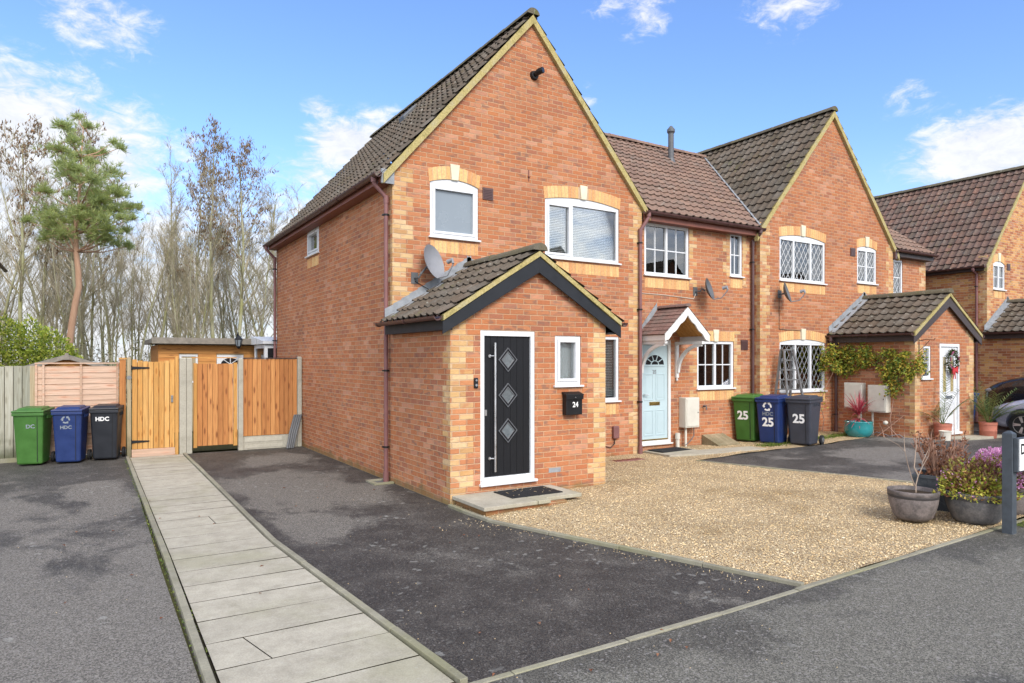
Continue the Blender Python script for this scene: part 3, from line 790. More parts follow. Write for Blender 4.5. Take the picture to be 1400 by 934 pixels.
# ---- porches: brick box, tiled gable roof, barge boards
def porch(h, x0, x1, yf, yb, zg, holes, rx0, rx1, zr, ze, board, zroof_mat='tile_dark', wall_mat='brick_red', guttermat='brown_plastic', back=True):
    W = Wall('F', yf); xc = (rx0 + rx1) / 2; k = (zr - ze) / (xc - rx0)
    mb = MB(); top = lambda x: zr - .10 - k * abs(x - xc)
    wall_sheet(mb, W, x0, x1, zg - .15, top, holes, [xc])
    for x in (x0, x1): mb.face([(x,yf,zg-.15),(x,yb,zg-.15),(x,yb,top(x)),(x,yf,top(x))])
    mb.build('porch_wall', MAT[wall_mat], h)
    quoin(h, x0, yf, zg - .1, top(x0) + .05, 1); quoin(h, x1, yf, zg - .1, top(x1) + .05, -1)
    y0 = yf - .10; hw = xc - rx0; sl = math.hypot(hw, zr - ze)
    a = MB(); tiles(a, (rx0, y0, ze), (0,1,0), (hw,0,zr-ze), yb - y0, sl); ro = a.build('porch_roof', MAT[zroof_mat], h, smooth=38)
    a = MB(); tiles(a, (rx1, y0, ze), (0,1,0), (-hw,0,zr-ze), yb - y0, sl); a.build('porch_roof', MAT[zroof_mat], h, smooth=38)
    a = MB(); ridge(a, (xc, y0 - .01, zr + .045), (xc, yb, zr + .045), .12, .42); a.build('ridge_tiles', MAT['ridge_moss'], ro, base=h['_base'], smooth=50)
    for sg in (-1, 1):
        v = MB(); verge_strip(v, xc + sg*(hw-.02), ze + k*.02, xc, zr, y0 - .01, y0 + .08, .075, .01); v.build('verge', MAT['verge'], ro, base=h['_base'])
    # barge boards, mitred at the apex, with a boxed foot
    b = MB(); wd = .20
    for sg in (-1, 1):
        e = xc + sg * (hw - .02); ke = ze + k * .02 - .09
        b.prism([(xc, zr-.09), (e, ke), (e, ke - wd*.85), (xc + sg*.0, zr-.09-wd*1.12)] if sg > 0 else [(xc, zr-.09), (xc, zr-.09-wd*1.12), (e, ke - wd*.85), (e, ke)], lambda u, z, d: (u, y0 + d, z), .012, .036)
    b.build('barge_board', MAT[board], ro, base=h['_base'], bevel=.003)
    s = MB()
    for sg in (-1, 1):
        xa, xb = sorted((xc + sg*(hw - .07), xc + sg*(hw - .045))); s.box(xa, xb, y0 + .037, yb - .002, ze - .19, ze - .02)
        xa, xb = sorted((xc + sg*(hw - .07), (x0 if sg < 0 else x1) + sg*.002)); s.box(xa, xb, y0 + .037, yb - .002, ze - .188, ze - .17)
        # soffit under the verge
        s.hexa([(xc, y0+.037, zr-.16), (xc+sg*(hw-.075), y0+.037, zr-.16-k*(hw-.075)), (xc+sg*(hw-.075), yf-.002, zr-.16-k*(hw-.075)), (xc, yf-.002, zr-.16),
                (xc, y0+.037, zr-.145), (xc+sg*(hw-.075), y0+.037, zr-.145-k*(hw-.075)), (xc+sg*(hw-.075), yf-.002, zr-.145-k*(hw-.075)), (xc, yf-.002, zr-.145)])
    s.build('fascia', MAT[board], ro, base=h['_base'])
    gutter(h, (rx0 - .055, y0 + .03, ze - .015), (rx0 - .055, yb, ze - .015), .05, guttermat)
    gutter(h, (rx1 + .055, y0 + .03, ze - .015), (rx1 + .055, yb, ze - .015), .05, guttermat)
    # stepped lead flashing where the slope meets the house
    f = MB(); n = 11
    for sg in (-1, 1):
        for i in range(n):
            xa = rx0 + (xc - rx0) * i / n + .04; xb = rx0 + (xc - rx0) * (i + 1) / n + .04
            za = ze + k * (xa - rx0); zb2 = ze + k * (xb - rx0); xa2, xb2 = (xa, xb) if sg < 0 else (2*xc - xa, 2*xc - xb)
            f.prism([(xa2, za - .02), (xb2, zb2 - .02), (xb2, zb2 + .17), (xa2, zb2 + .10)] if sg < 0 else [(xb2, zb2 - .02), (xa2, za - .02), (xa2, zb2 + .10), (xb2, zb2 + .17)], lambda u, z, d: (u, yb + d, z), -.012 - .001 * (i % 2), -.004)
            f.hexa([(xa2, yb-.16, za+.035), (xb2, yb-.16, zb2+.035), (xb2, yb-.003, zb2+.05), (xa2, yb-.003, za+.05),
                    (xa2, yb-.16, za+.045), (xb2, yb-.16, zb2+.045), (xb2, yb-.003, zb2+.062), (xa2, yb-.003, za+.062)])
    f.build('lead_flashing', MAT['lead'], ro, base=h['_base'])
    return W, ro

PX0, PX1, PY = 4.03, 6.64, 8.04
WP, roP = porch(h24, PX0, PX1, PY, YF, 0, [(4.48,5.36,.21,2.32), (5.71,6.18,1.55,2.27)], 3.86, 6.90, 3.46, 2.50, 'dark_board')
window(h24, WP, 5.71, 6.18, 1.55, 2.27, opener=(0,), fill='net', below=False, sillw=.045)
# front door of 24
def door_24():
    u0, u1, z0, z1 = 4.48, 5.36, .21, 2.32
    f = MB(); W = WP
    W.box(f, u0+.001, u0+.065, z0, z1-.001, .005, .10); W.box(f, u1-.065, u1-.001, z0, z1-.001, .005, .10)
    W.box(f, u0+.065, u1-.065, z1-.075, z1-.001, .005, .10); W.box(f, u0+.065, u1-.065, z0+.03, z0+.11, .005, .10)
    W.box(f, u0-.02, u1+.02, z0, z0+.035, -.055, .10); W.box(f, u0+.02, u1-.02, z0+.036, z0+.085, -.022, .004)
    W.box(f, u0-.0, u1-.0, z0-.09, z0-.001, .03, .10)
    fo = f.build('door_frame', MAT['upvc'], h24, bevel=.005)
    a, b, c, d = u0+.068, u1-.068, z0+.115, z1-.078
    s = MB(); nb = 7; w = (b - a) / nb
    W.box(s, a, b, c, d, .040, .085)
    for i in range(nb): W.box(s, a+i*w+.003, a+(i+1)*w-.003, c+.001, d-.001, .034, .041)
    do = s.build('front_door', MAT['door_black'], h24, bevel=.002)
    cx = (a + b) / 2 + .01
    r = .150
    for zc in (1.92, 1.43, .94):
        g = MB(); fr = MB()
        for i in range(4):
            t = [(cx, zc + r*1.12), (cx + r, zc), (cx, zc - r*1.12), (cx - r, zc)]
            p, q = t[i], t[(i+1) % 4]
            for (k0, k1, dd, mm) in ((1.0, .93, .016, 0), (.93, .70, .024, 1), (.70, .63, .020, 0)):
                f2 = lambda pt, k: (cx + (pt[0]-cx)*k, zc + (pt[1]-zc)*k)
                fr.prism([f2(p,k0), f2(q,k0), f2(q,k1), f2(p,k1)], lambda u, v, e: W.P(u, v, e), dd, .036, mm)
        g.prism([(cx, zc+r*.72), (cx+r*.64, zc), (cx, zc-r*.72), (cx-r*.64, zc)], lambda u, v, e: W.P(u, v, e), .030, .0335)
        fr.build('diamond_frame', [MAT['diamond'], MAT['door_black']], do, base=h24['_base']); g.build('diamond_pane', MAT['door_pane'], do, base=h24['_base'])
    hb = MB(); hx = a + .145
    hb.tube([W.P(hx, c+.07, -.035), W.P(hx, d-.09, -.035)], .016, 12)
    for z in (c+.25, d-.27): hb.tube([W.P(hx, z, -.035), W.P(hx-.0, z, .036)], .011, 8); hb.tube([W.P(hx-.055, z, .036), W.P(hx-.055, z, .018)], .022, 12); hb.tube([W.P(hx-.055, z, .02), W.P(hx, z, -.03)], .009, 8)
    hb.build('bar_handle', MAT['steel'], do, base=h24['_base'], smooth=40)
    l = MB(); W.box(l, a+.012, a+.045, 1.16, 1.24, .022, .036); l.build('lock', MAT['steel'], do, base=h24['_base'])
def door_black():
    t = NT('black_woodgrain_door'); ob = t.coord('Object'); n = t.noise(t.vmath('MULTIPLY', ob, (90,90,4)), 1, 4, .6)
    return t.pbr(t.mix(n, (.005,.0055,.0065), (.014,.0145,.017)), .5, t.bump(n, .0015, .6), spec=.25)
MAT['door_black'] = door_black(); MAT['diamond'] = flat('grey_diamond_frame', (.13,.135,.145), .3, .6, var=.1); MAT['door_pane'] = flat('frosted_door_pane', (.13,.15,.16), .12, .8, var=.35, scale=18)
door_24()
m = MB()                                                         # cleaner bricks with salt marks
W = WP
# airbrick-like pale engineering brick low on the wall
m = MB(); W.box(m, 5.60, 5.81, .30, .365, -.004, .001); m.build('air_brick', MAT['salt_brick'] if 'salt_brick' in MAT else MAT['lead'], h24)

# ---------------------------------------------------------------- number 25, the recessed middle house
XA, XB = 9.22, 12.75
h25 = thing('mid_terrace_house', 'middle terraced house with pale blue door under a white gabled canopy', 'house', (XA, YM, ground_z(XA)))
WM = Wall('F', YM); RM, YR = 7.78, 13.95; eY, eZ = YM - .22, 4.86; kM = (RM - eZ) / (YR - eY)
holes = [hole(9.43,10.68,3.63,4.68), hole(11.94,12.34,3.76,4.71), hole(10.92,12.06,1.31,2.32), (9.30,10.16,.20,2.32)]
mb = MB(); wall_sheet(mb, WM, XA, XB, -.1, lambda x: 4.86, holes)
mb.build('wall', MAT['brick_red'], h25)
window(h25, WM, 9.43, 10.68, 3.63, 4.68, lights=(.5,.5), bars=(1,1), fill='curtain', fr=.06)
window(h25, WM, 11.94, 12.34, 3.76, 4.71, bars=(1,1), fill='net')
window(h25, WM, 10.92, 12.06, 1.31, 2.32, lights=(.5,.5), bars=(1,1), fill='curtain', arch='key', fr=.06)
for (u, z0, z1, s) in ((10.68,3.45,4.80,1),(11.94,3.55,4.80,-1),(12.34,3.55,4.80,1),(10.92,1.08,2.10,-1),(12.06,1.08,2.55,1)): jamb_teeth(h25, WM, u, z0, z1, s)
gx24 = lambda z: 0
cut24 = ((xc, 0, RZ + .03), (-SL * -1, 0, 1))                    # plane of number 24's right slope: z + SL*(x-xc) = RZ
X26a, X26b = 12.75, 18.10; xc26 = (X26a + X26b) / 2
cut26l = ((xc26, 0, RZ + .03), (-SL, 0, 1))
cut26r = ((xc26, 0, RZ + .03), (SL, 0, 1))
def bay_roof(h, xa, xb, mat, cuts):
    wl = math.hypot(YR - eY, RM - eZ)
    a = MB(); tiles(a, (xa, eY, eZ), (1,0,0), (0, YR-eY, RM-eZ), xb - xa, wl, amp=.028, lift=.034); o = a.build('roof', MAT[mat], h, smooth=38, cuts=cuts)
    a = MB(); tiles(a, (xa, 2*YR-eY, eZ), (1,0,0), (0, -(YR-eY), RM-eZ), xb - xa, wl); a.build('roof', MAT[mat], h, smooth=38, cuts=cuts)
    a = MB(); ridge(a, (xa, YR, RM+.045), (xb, YR, RM+.045)); a.build('ridge_tiles', MAT[mat], o, base=h['_base'], smooth=50, cuts=cuts)
    return o
ro25 = bay_roof(h25, 6.7, 15.2, 'tile_brown', (cut24, cut26l))
f = MB(); f.box(XA+.03, XB-.03, eY+.03, eY+.05, eZ-.19, eZ-.01); fo = f.build('fascia', MAT['brown_paint'], h25)
f = MB(); f.box(XA+.03, XB-.03, eY+.05, YM-.002, eZ-.19, eZ-.175); f.build('soffit', MAT['brown_paint'], fo, base=h25['_base'])
gutter(h25, (XA+.02, eY-.045, eZ-.03), (XB-.03, eY-.045, eZ-.03))
downpipe(h25, 4.42, XA-.08, YF-.05, ground_z(9)+.0, neck=(XA+.08, eY-.045, eZ-.05), collars=(4.2, 2.9, 1.1))
downpipe(h25, 4.55, XB-.13, YM-.06, ground_z(12.6), neck=(XB-.13, eY-.045, eZ-.05), collars=(4.1, 2.6, 1.0), mat='brown_plastic')
v = MB(); v.tube([(13.1,13.15,RM-kM*.8-.2),(13.1,13.15,RM+.12)], .075, 14); v.tube([(13.1,13.15,RM+.12),(13.1,13.15,RM+.16)], [.075,.10], 14); v.tube([(13.1,13.15,RM+.17),(13.1,13.15,RM+.24)], .105, 14); v.tube([(13.1,13.15,RM+.24),(13.1,13.15,RM+.33)], [.10,.03], 14)
v.tube([(13.1,13.15,RM-kM*.8-.14),(13.1,13.15,RM-kM*.8+.06)], [.15,.085], 14)
v.build('flue_pipe', MAT['dark_grey_plastic'], h25, smooth=40)
grille(h25, WM, 12.40, 2.25, .22)
# lead valley between 25 and 26
def valley(h, k26, xr, zr):
    m = MB(); n = 12
    pa = Vector((xr - (RZ - eZ - .25) / SL, 0, eZ + .25))
    for i in range(n):
        pts = []
        for t in (i / n, (i + 1) / n):
            z = eZ + (RM - eZ) * t; x = xr - (RZ - z) / SL; y = eY + (z - eZ) / kM
            pts.append(((x - .07, y, z + .055), (x + .02, y + .02, z + .07)))
        m.hexa([pts[0][0], pts[0][1], pts[1][1], pts[1][0]] + [(p[0], p[1], p[2] + .012) for p in (pts[0][0], pts[0][1], pts[1][1], pts[1][0])])
    return m.build('lead_valley', MAT['lead'], h)
valley(h25, SL, xc26, RM)
def door_25():
    u0, u1, z0, z1 = 9.30, 10.16, .20, 2.32; W = WM
    f = MB(); W.box(f, u0, u0+.07, z0, z1, .0, .09); W.box(f, u1-.07, u1, z0, z1, .0, .09); W.box(f, u0+.07, u1-.07, z1-.10, z1, .0, .09); W.box(f, u0+.07, u1-.07, z0, z0+.09, .0, .09); W.box(f, u0-.01, u1+.02, z0, z0+.03, -.05, .0)
    f.build('door_frame', MAT['white_paint'], h25, bevel=.005)
    a, b, c, d = u0+.074, u1-.074, z0+.095, z1-.105
    s = MB(); W.box(s, a, b, c, d, .030, .075)
    for (p, q, r, t) in ((.10,.45,.05,.32),(.55,.90,.05,.32),(.10,.45,.42,.70),(.55,.90,.42,.70)):
        A, B, C2, D = a+(b-a)*p, a+(b-a)*q, c+(d-c)*r, c+(d-c)*t
        for (x0, x1, y0, y1) in ((A,B,C2,C2+.022),(A,B,D-.022,D),(A,A+.022,C2+.022,D-.022),(B-.022,B,C2+.022,D-.022)): W.box(s, x0, x1, y0, y1, .022, .031)
        W.box(s, A+.05, B-.05, C2+.05, D-.05, .025, .031)
    do = s.build('front_door', MAT['light_blue'], h25, bevel=.003)
    cx = (a+b)/2; zc = c + (d-c)*.795; rr = (b-a)*.36
    g = MB(); g.prism([(cx+rr*math.cos(math.pi*i/16), zc+rr*.78*math.sin(math.pi*i/16)) for i in range(17)], lambda u, v, e: W.P(u, v, e), .024, .031)
    g.build('fanlight', MAT['dark_glass'], do, base=h25['_base'])
    g = MB()
    for i in range(17):
        t0 = math.pi*i/17; t1 = math.pi*(i+1)/17
        for k0, k1 in ((1.12,.98),(.44,.36)): g.prism([(cx+rr*k0*math.cos(t0), zc+rr*.78*k0*math.sin(t0)), (cx+rr*k0*math.cos(t1), zc+rr*.78*k0*math.sin(t1)), (cx+rr*k1*math.cos(t1), zc+rr*.78*k1*math.sin(t1)), (cx+rr*k1*math.cos(t0), zc+rr*.78*k1*math.sin(t0))], lambda u, v, e: W.P(u, v, e), .014, .026)
    for t in (.2,.4,.6,.8): g.bar(W.P(cx+rr*.4*math.cos(math.pi*t), zc+rr*.31*math.sin(math.pi*t), .019), W.P(cx+rr*math.cos(math.pi*t), zc+rr*.78*math.sin(math.pi*t), .019), .016, .010, up=(0,-1,0))
    W.box(g, cx-rr*1.12, cx+rr*1.12, zc-.03, zc, .014, .028)
    g.build('fanlight_bars', MAT['light_blue'], do, base=h25['_base'])
    l = MB(); W.box(l, cx-.14, cx+.14, 1.0, 1.07, .018, .031); W.box(l, cx-.11, cx+.11, 1.02, 1.05, .013, .019); l.build('letter_plate', MAT['brass'], do, base=h25['_base'], bevel=.003)
    l = MB(); l.tube([W.P(a+.05,1.22,.03), W.P(a+.05,1.22,-.03)], .012, 8); l.tube([W.P(a+.05,1.22,-.025), W.P(a+.15,1.215,-.03)], .009, 8); l.build('handle', MAT['steel'], do, base=h25['_base'])
    l = MB(); W.box(l, a, b, c+.0, c+.025, .018, .031); l.build('threshold_strip', MAT['brass'], do, base=h25['_base'])
    return do, W, cx, c, d
D25 = door_25()
# canopy of 25
def canopy():
    x0, x1, y0, y1, zr, ze = 9.235, 10.44, 9.42, YM, 2.95, 2.42
    xm = (x0+x1)/2; k = (zr-ze)/(xm-x0); sl = math.hypot(xm-x0, zr-ze)
    root = MB(); tiles(root, (x0, y0, ze), (0,1,0), (xm-x0,0,zr-ze), y1-y0, sl, p=.165, g=.115, amp=.004, lift=.012)
    tiles(root, (x1, y0, ze), (0,1,0), (-(xm-x0),0,zr-ze), y1-y0, sl, p=.165, g=.115, amp=.004, lift=.012)
    ridge(root, (xm, y0-.01, zr+.055), (xm, y1, zr+.055), .07, .30)
    o = root.build('door_canopy', MAT['tile_canopy'], h25, smooth=38)
    hb = h25['_base']
    # scalloped white barge boards
    b = MB(); n = 22
    for sg in (-1, 1):
        prev = None
        for i in range(n + 1):
            t = i / n; x = xm + sg*(xm-x0)*t; z = zr - .01 - k*(xm-x0)*t
            w = .155 + .030*abs(math.sin(t*math.pi*3)) - (.02 if .9 < t else 0)
            cur = (x, z, z - w)
            if prev:
                q = [prev, cur]
                b.hexa([(prev[0],y0+.0,prev[2]), (cur[0],y0,cur[2]), (cur[0],y0+.028,cur[2]), (prev[0],y0+.028,prev[2]),
                        (prev[0],y0,prev[1]), (cur[0],y0,cur[1]), (cur[0],y0+.028,cur[1]), (prev[0],y0+.028,prev[1])])
            prev = cur
    for sg in (-1, 1):
        xa, xb = sorted((xm+sg*(xm-x0-.03), xm+sg*(xm-x0-.005))); b.box(xa, xb, y0+.03, y1-.002, ze-.13, ze-.008)
    b.build('barge_board', MAT['white_paint'], o, base=hb)
    s = MB()
    for sg in (-1, 1):                                           # boarded underside
        for i in range(6):
            ya = y0+.03+(y1-y0-.035)*i/6; yb = y0+.03+(y1-y0-.035)*(i+1)/6-.008
            xa, xb = xm+sg*.003, xm+sg*(xm-x0-.035)
            za, zb = zr-.05, zr-.05-k*abs(xb-xm)
            s.hexa([(xa,ya,za-.012),(xb,ya,zb-.012),(xb,yb,zb-.012),(xa,yb,za-.012),(xa,ya,za),(xb,ya,zb),(xb,yb,zb),(xa,yb,za)])
    s.build('canopy_lining', MAT['wood_gold'], o, base=hb)
    # curved gallows brackets
    for xg in (x0+.06, x1-.14):
        g = MB(); g.box(xg-.035, xg+.035, y1-.055, y1-.003, 1.55, ze-.13); g.box(xg-.035, xg+.035, y0+.04, y1-.056, ze-.19, ze-.132)
        pts = [(xg, y1-.06-(y1-y0-.14)*(1-math.cos(t)), 1.66+(ze-.20-1.66)*math.sin(t)) for t in [math.pi/2*i/10 for i in range(11)]]
        for p, q in zip(pts, pts[1:]): g.bar(p, q, .055, .06, up=(0,1,0) if abs(q[2]-p[2]) > abs(q[1]-p[1]) else (0,0,1))
        g.lathe([(0.0,-.06),(.022,-.05),(.026,-.02),(.012,0)], (xg, y1-.03, 1.54), 10)
        g.build('gallows_bracket', MAT['white_paint'], o, base=hb)
    f = MB(); f.prism([(x0-.02, ze+.03), (x0+.10, ze+.03), (x0+.52, zr-.02), (x0+.52, zr+.12)], lambda u, z, d: (u, y1+d, z), -.02, -.004); f.build('lead_flashing', MAT['lead'], o, base=hb)
canopy()

# ---------------------------------------------------------------- number 26, the second gable with its side bay and porch
h26, W26, xc_, ez26, hw26, ev26, ry0, ry1, sl = gable_house('end_terrace_house', 'farther red brick gabled house with lattice windows, climber covered porch and white front door', X26a, X26b, YF, YB,
    [hole(13.43,15.14,3.75,4.74,.09), hole(16.47,17.32,3.87,4.74,.07), hole(13.43,15.14,1.18,2.32,.08)], zb=-.1)
cutM = ((0, YR, RM + .0), (0, -kM, 1))
gable_roof(h26, xc26, hw26, ev26, ry0, ry1, sl)
LT = (.165, .25, 'w'); LD = (.165, .25, 'l')
window(h26, W26, 13.43, 15.14, 3.75, 4.74, rise=.09, lights=(.30,.40,.30), lattice=LT, fill='halfnet', arch='key')
window(h26, W26, 16.47, 17.32, 3.87, 4.74, rise=.07, lights=(.5,.5), lattice=LT, bars=(0,1), fill='none', arch='key')
window(h26, W26, 13.43, 15.14, 1.18, 2.32, rise=.08, lights=(.34,.36,.30), lattice=LD, fill='halfnet', arch='key')
quoin(h26, X26a, YF, .05, 5.0, 1); quoin(h26, X26b, YF, .0, 5.0, -1)
grille(h26, W26, 16.27, 4.62)
XS = 20.0
WS = Wall('F', YM); mb = MB()
wall_sheet(mb, WS, X26b, XS, -.1, lambda x: 4.86, [hole(18.23,18.84,3.68,4.62)])
mb.face([(XS,YM,-.1),(XS,YB,-.1),(XS,YB,4.86),(XS,YR,RM-.1),(XS,YM,4.86)])
mb.build('side_bay_wall', MAT['brick_red'], h26)
window(h26, WS, 18.23, 18.84, 3.68, 4.62, bars=(0,1), lattice=LT, fill='none')
quoin(h26, XS, YM, .0, 4.8, -1)
bay_roof(h26, 15.9, XS + .08, 'tile_brown', (cut26r,))
f = MB(); f.box(X26b+.03, XS+.06, eY+.03, eY+.05, eZ-.19, eZ-.01); f.box(X26b+.03, XS+.06, eY+.05, YM-.002, eZ-.19, eZ-.175); f.build('fascia', MAT['umber_board'], h26)
gutter(h26, (X26b+.03, eY-.045, eZ-.03), (XS+.06, eY-.045, eZ-.03))
m = MB(); m.box(X26b-.02, X26b+.07, YF-.08, YF+.05, eZ-.28, eZ-.02); m.build('hopper', MAT['brown_plastic'], h26, bevel=.01)
Q0, Q1, QY = 15.45, 18.06, 8.10
gz26 = .12
WQ, roQ = porch(h26, Q0, Q1, QY, YF, gz26, [(15.72,16.12,1.50,2.23), (16.50,17.40,.22,2.29)], 15.24, 18.30, 3.46, 2.52, 'umber_board')
window(h26, WQ, 15.72, 16.12, 1.50, 2.23, bars=(0,1), lattice=LD, fill='none', below=False, sillw=.045)
downpipe(h26, 2.32, Q0-.06, YF-.12, ground_z(15.4), neck=(15.185, YF-.12, 2.46), collars=(2.1, .6), mat='brown_plastic')
def door_26():
    u0, u1, z0, z1 = 16.50, 17.40, .22, 2.29; W = WQ
    f = MB(); W.box(f, u0, u0+.065, z0, z1, .0, .09); W.box(f, u1-.065, u1, z0, z1, .0, .09); W.box(f, u0+.065, u1-.065, z1-.07, z1, .0, .09); W.box(f, u0+.065, u1-.065, z0, z0+.07, .0, .09); W.box(f, u0-.02, u1+.02, z0-.03, z0+.02, -.06, .0)
    f.build('door_frame', MAT['upvc'], h26, bevel=.005)
    a, b, c, d = u0+.068, u1-.068, z0+.073, z1-.073
    s = MB(); W.box(s, a, b, c, d, .030, .075)
    gl = MB()
    for (p, q) in ((.16,.34),(.60,.78)):
        A, B, C2, D = a+(b-a)*p, a+(b-a)*q, c+(d-c)*.46, c+(d-c)*.88
        gl.prism([(A,C2),(B,C2),(B,D),(A,D)], lambda u, v, e: W.P(u, v, e), .026, .0305)
        for (x0, x1, y0, y1) in ((A-.02,B+.02,C2-.02,C2),(A-.02,B+.02,D,D+.02),(A-.02,A,C2,D),(B,B+.02,C2,D)): W.box(s, x0, x1, y0, y1, .020, .031)
    for (p, q) in ((.14,.46),(.54,.86)):
        A, B, C2, D = a+(b-a)*p, a+(b-a)*q, c+(d-c)*.06, c+(d-c)*.34
        for (x0, x1, y0, y1) in ((A,B,C2,C2+.02),(A,B,D-.02,D),(A,A+.02,C2+.02,D-.02),(B-.02,B,C2+.02,D-.02)): W.box(s, x0, x1, y0, y1, .023, .031)
    do = s.build('front_door', MAT['upvc'], h26, bevel=.003); gl.build('door_pane', MAT['amber_glass'], do, base=h26['_base'])
    l = MB(); W.box(l, (a+b)/2-.14, (a+b)/2+.14, 1.02, 1.09, .016, .031); l.build('letter_plate', MAT['steel'], do, base=h26['_base'])
MAT['amber_glass'] = flat('leaded_amber_glass', (.42,.34,.16), .15, .7, var=.5, scale=25)
door_26()

# ---------------------------------------------------------------- number 27 beyond the shared drive
X27a, X27b, Y27, YB27 = 22.5, 27.9, 9.73, 17.6
h27, W27, xc27, ez27, hw27, ev27, ry0, ry1, sl = gable_house('neighbour_house', 'gabled house at the right edge with purplish tiles and orange yellow brick flank', X27a, X27b, Y27, YB27,
    [hole(22.89,23.63,4.03,4.78,.10)], mat='brick_mixed', zb=-.1)
gable_roof(h27, xc27, hw27, ev27, ry0, ry1, sl, mat='tile_plum')
window(h27, W27, 22.89, 23.63, 4.03, 4.78, rise=.10, lights=(.5,.5), bars=(0,1), fill='none', arch='key')
grille(h27, W27, 23.85, 4.75)
eaves_side(h27, X27a, Y27-.01, YB27, ev27+.09, 'umber_board')
gutter(h27, (X27a-.262, Y27-.05, ev27+.045), (X27a-.262, YB27+.05, ev27+.045))
downpipe(h27, 4.45, X27a-.06, Y27+.25, .07, neck=(X27a-.262, Y27+.25, ev27+.02), collars=(4.1, 2.6, 1.0))
quoin(h27, X27a, Y27, 2.5, 5.0, 1)
porch(h27, 22.5, 25.1, 7.7, Y27, .07, [], 22.28, 25.32, 3.66, 2.72, 'umber_board', wall_mat='brick_mixed')

# ---------------------------------------------------------------- number 23, whose eaves just enter at the left edge
h23 = thing('neighbour_house', 'house at the left edge of which only the dark eaves corner shows', 'house', (-7.2, 19.8, 0))
mb = MB(); xa, xb, ya, yb, zr = -7.75, -2.62, 19.95, 27.6, 7.9; xm = (xa+xb)/2
wall_sheet(mb, Wall('F', ya), xa, xb, -.1, gable_top(xm, zr-.12, 1.1), [hole(-6.8,-5.5,3.6,4.7), hole(-4.8,-3.6,3.6,4.7), hole(-6.8,-5.5,1.0,2.2)], [xm])
for x in (xa, xb): mb.face([(x,ya,-.1),(x,yb,-.1),(x,yb,5.0),(x,ya,5.0)])
wall_sheet(mb, Wall('F', yb), xa, xb, -.1, gable_top(xm, zr-.12, 1.1), [], [xm]); mb.build('wall', MAT['brick_red'], h23)
W23 = Wall('F', ya)
for (a, b, c, d) in ((-6.8,-5.5,3.6,4.7), (-4.8,-3.6,3.6,4.7), (-6.8,-5.5,1.0,2.2)): window(h23, W23, a, b, c, d, lights=(.5,.5), fill='none')
hw = (xb-xa)/2+.25; e23 = zr-1.1*hw
for sg in (-1, 1):
    a = MB(); tiles(a, (xm+sg*hw, ya-.06, e23), (0,1,0), (-sg*hw,0,zr-e23), yb-ya+.1, math.hypot(hw, zr-e23)); o = a.build('roof', MAT['tile_dark'], h23, smooth=38)
    a = MB(); verge_strip(a, xm+sg*(hw-.02), e23+.02, xm, zr, ya-.075, ya+.02, .13, .01); a.build('verge', MAT['umber_board'], o, base=h23['_base'])
    gutter(h23, (xm+sg*(hw+.05), ya-.06, e23+.03), (xm+sg*(hw+.05), yb, e23+.03))
a = MB(); ridge(a, (xm, ya-.06, zr+.04), (xm, yb, zr+.04)); a.build('ridge_tiles', MAT['tile_dark'], h23, smooth=50)
# ================================================================== ground
def sheet(name, pts, off, mat, kind='structure', lip=0.0):
    bm = bmesh.new(); vs = [bm.verts.new((x, y, 0)) for x, y in pts]; bm.faces.new(vs)
    for xx in (4, 15, 18): bmesh.ops.bisect_plane(bm, geom=bm.verts[:]+bm.edges[:]+bm.faces[:], plane_co=(xx,0,0), plane_no=(1,0,0))
    for v in bm.verts: v.co.z = ground_z(v.co.x) + off
    bm.normal_update()
    for f in bm.faces:
        if f.normal.z < 0: f.normal_flip()
    me = bpy.data.meshes.new(name); bm.to_mesh(me); bm.free(); me.materials.append(mat)
    o = bpy.data.objects.new(name, me); COL.objects.link(o); o['kind'] = kind; o['_base'] = (0,0,0); return o
KY = 3.55                                                        # back edge of the footway
sheet('ground', [(-400,-400),(500,-400),(500,600),(-400,600)], -.06, MAT['earth'])
sheet('road', [(-60,-30),(90,-30),(90,KY),(-60,KY)], 0.0, MAT['asph_road'])
sheet('driveway', [(-7,KY+.024),(.56,KY+.024),(.56,7.2),(.64,15.75),(-7,15.75)], 0.0, MAT['asph_left'])
def gxl(y): return 5.10 + (4.05 - 5.10) * (y - 3.6) / (7.0 - 3.6) if y < 7 else 4.05
def gxr(y): return 10.88 + (9.28 - 10.88) * (y - 3.6) / (8.72 - 3.6)
sheet('driveway', [(1.90,KY+.024),(gxl(KY+.024)-.05,KY+.024),(4.0,7.0),(4.025,8.05),(4.028,15.36),(1.70,15.36),(1.66,7.4)], 0.0, MAT['asph_mid'])
sheet('driveway', [(gxr(KY)+.06,KY+.024),(22.45,KY+.024),(22.45,9.7),(18.1,9.9),(18.06,8.1),(15.45,8.1),(15.40,9.10),(13.2,8.62),(11.4,8.80),(9.34,8.70)], 0.004, MAT['asph_far'])
sheet('ground', [(22.45,KY),(60,KY),(60,30),(22.45,30)], -.004, MAT['asph_far'])
# garden soil and back lawn behind the fence
sheet('garden', [(-8,15.9),(4.0,15.9),(4.0,24),(-8,24)], -.03, MAT['earth'])

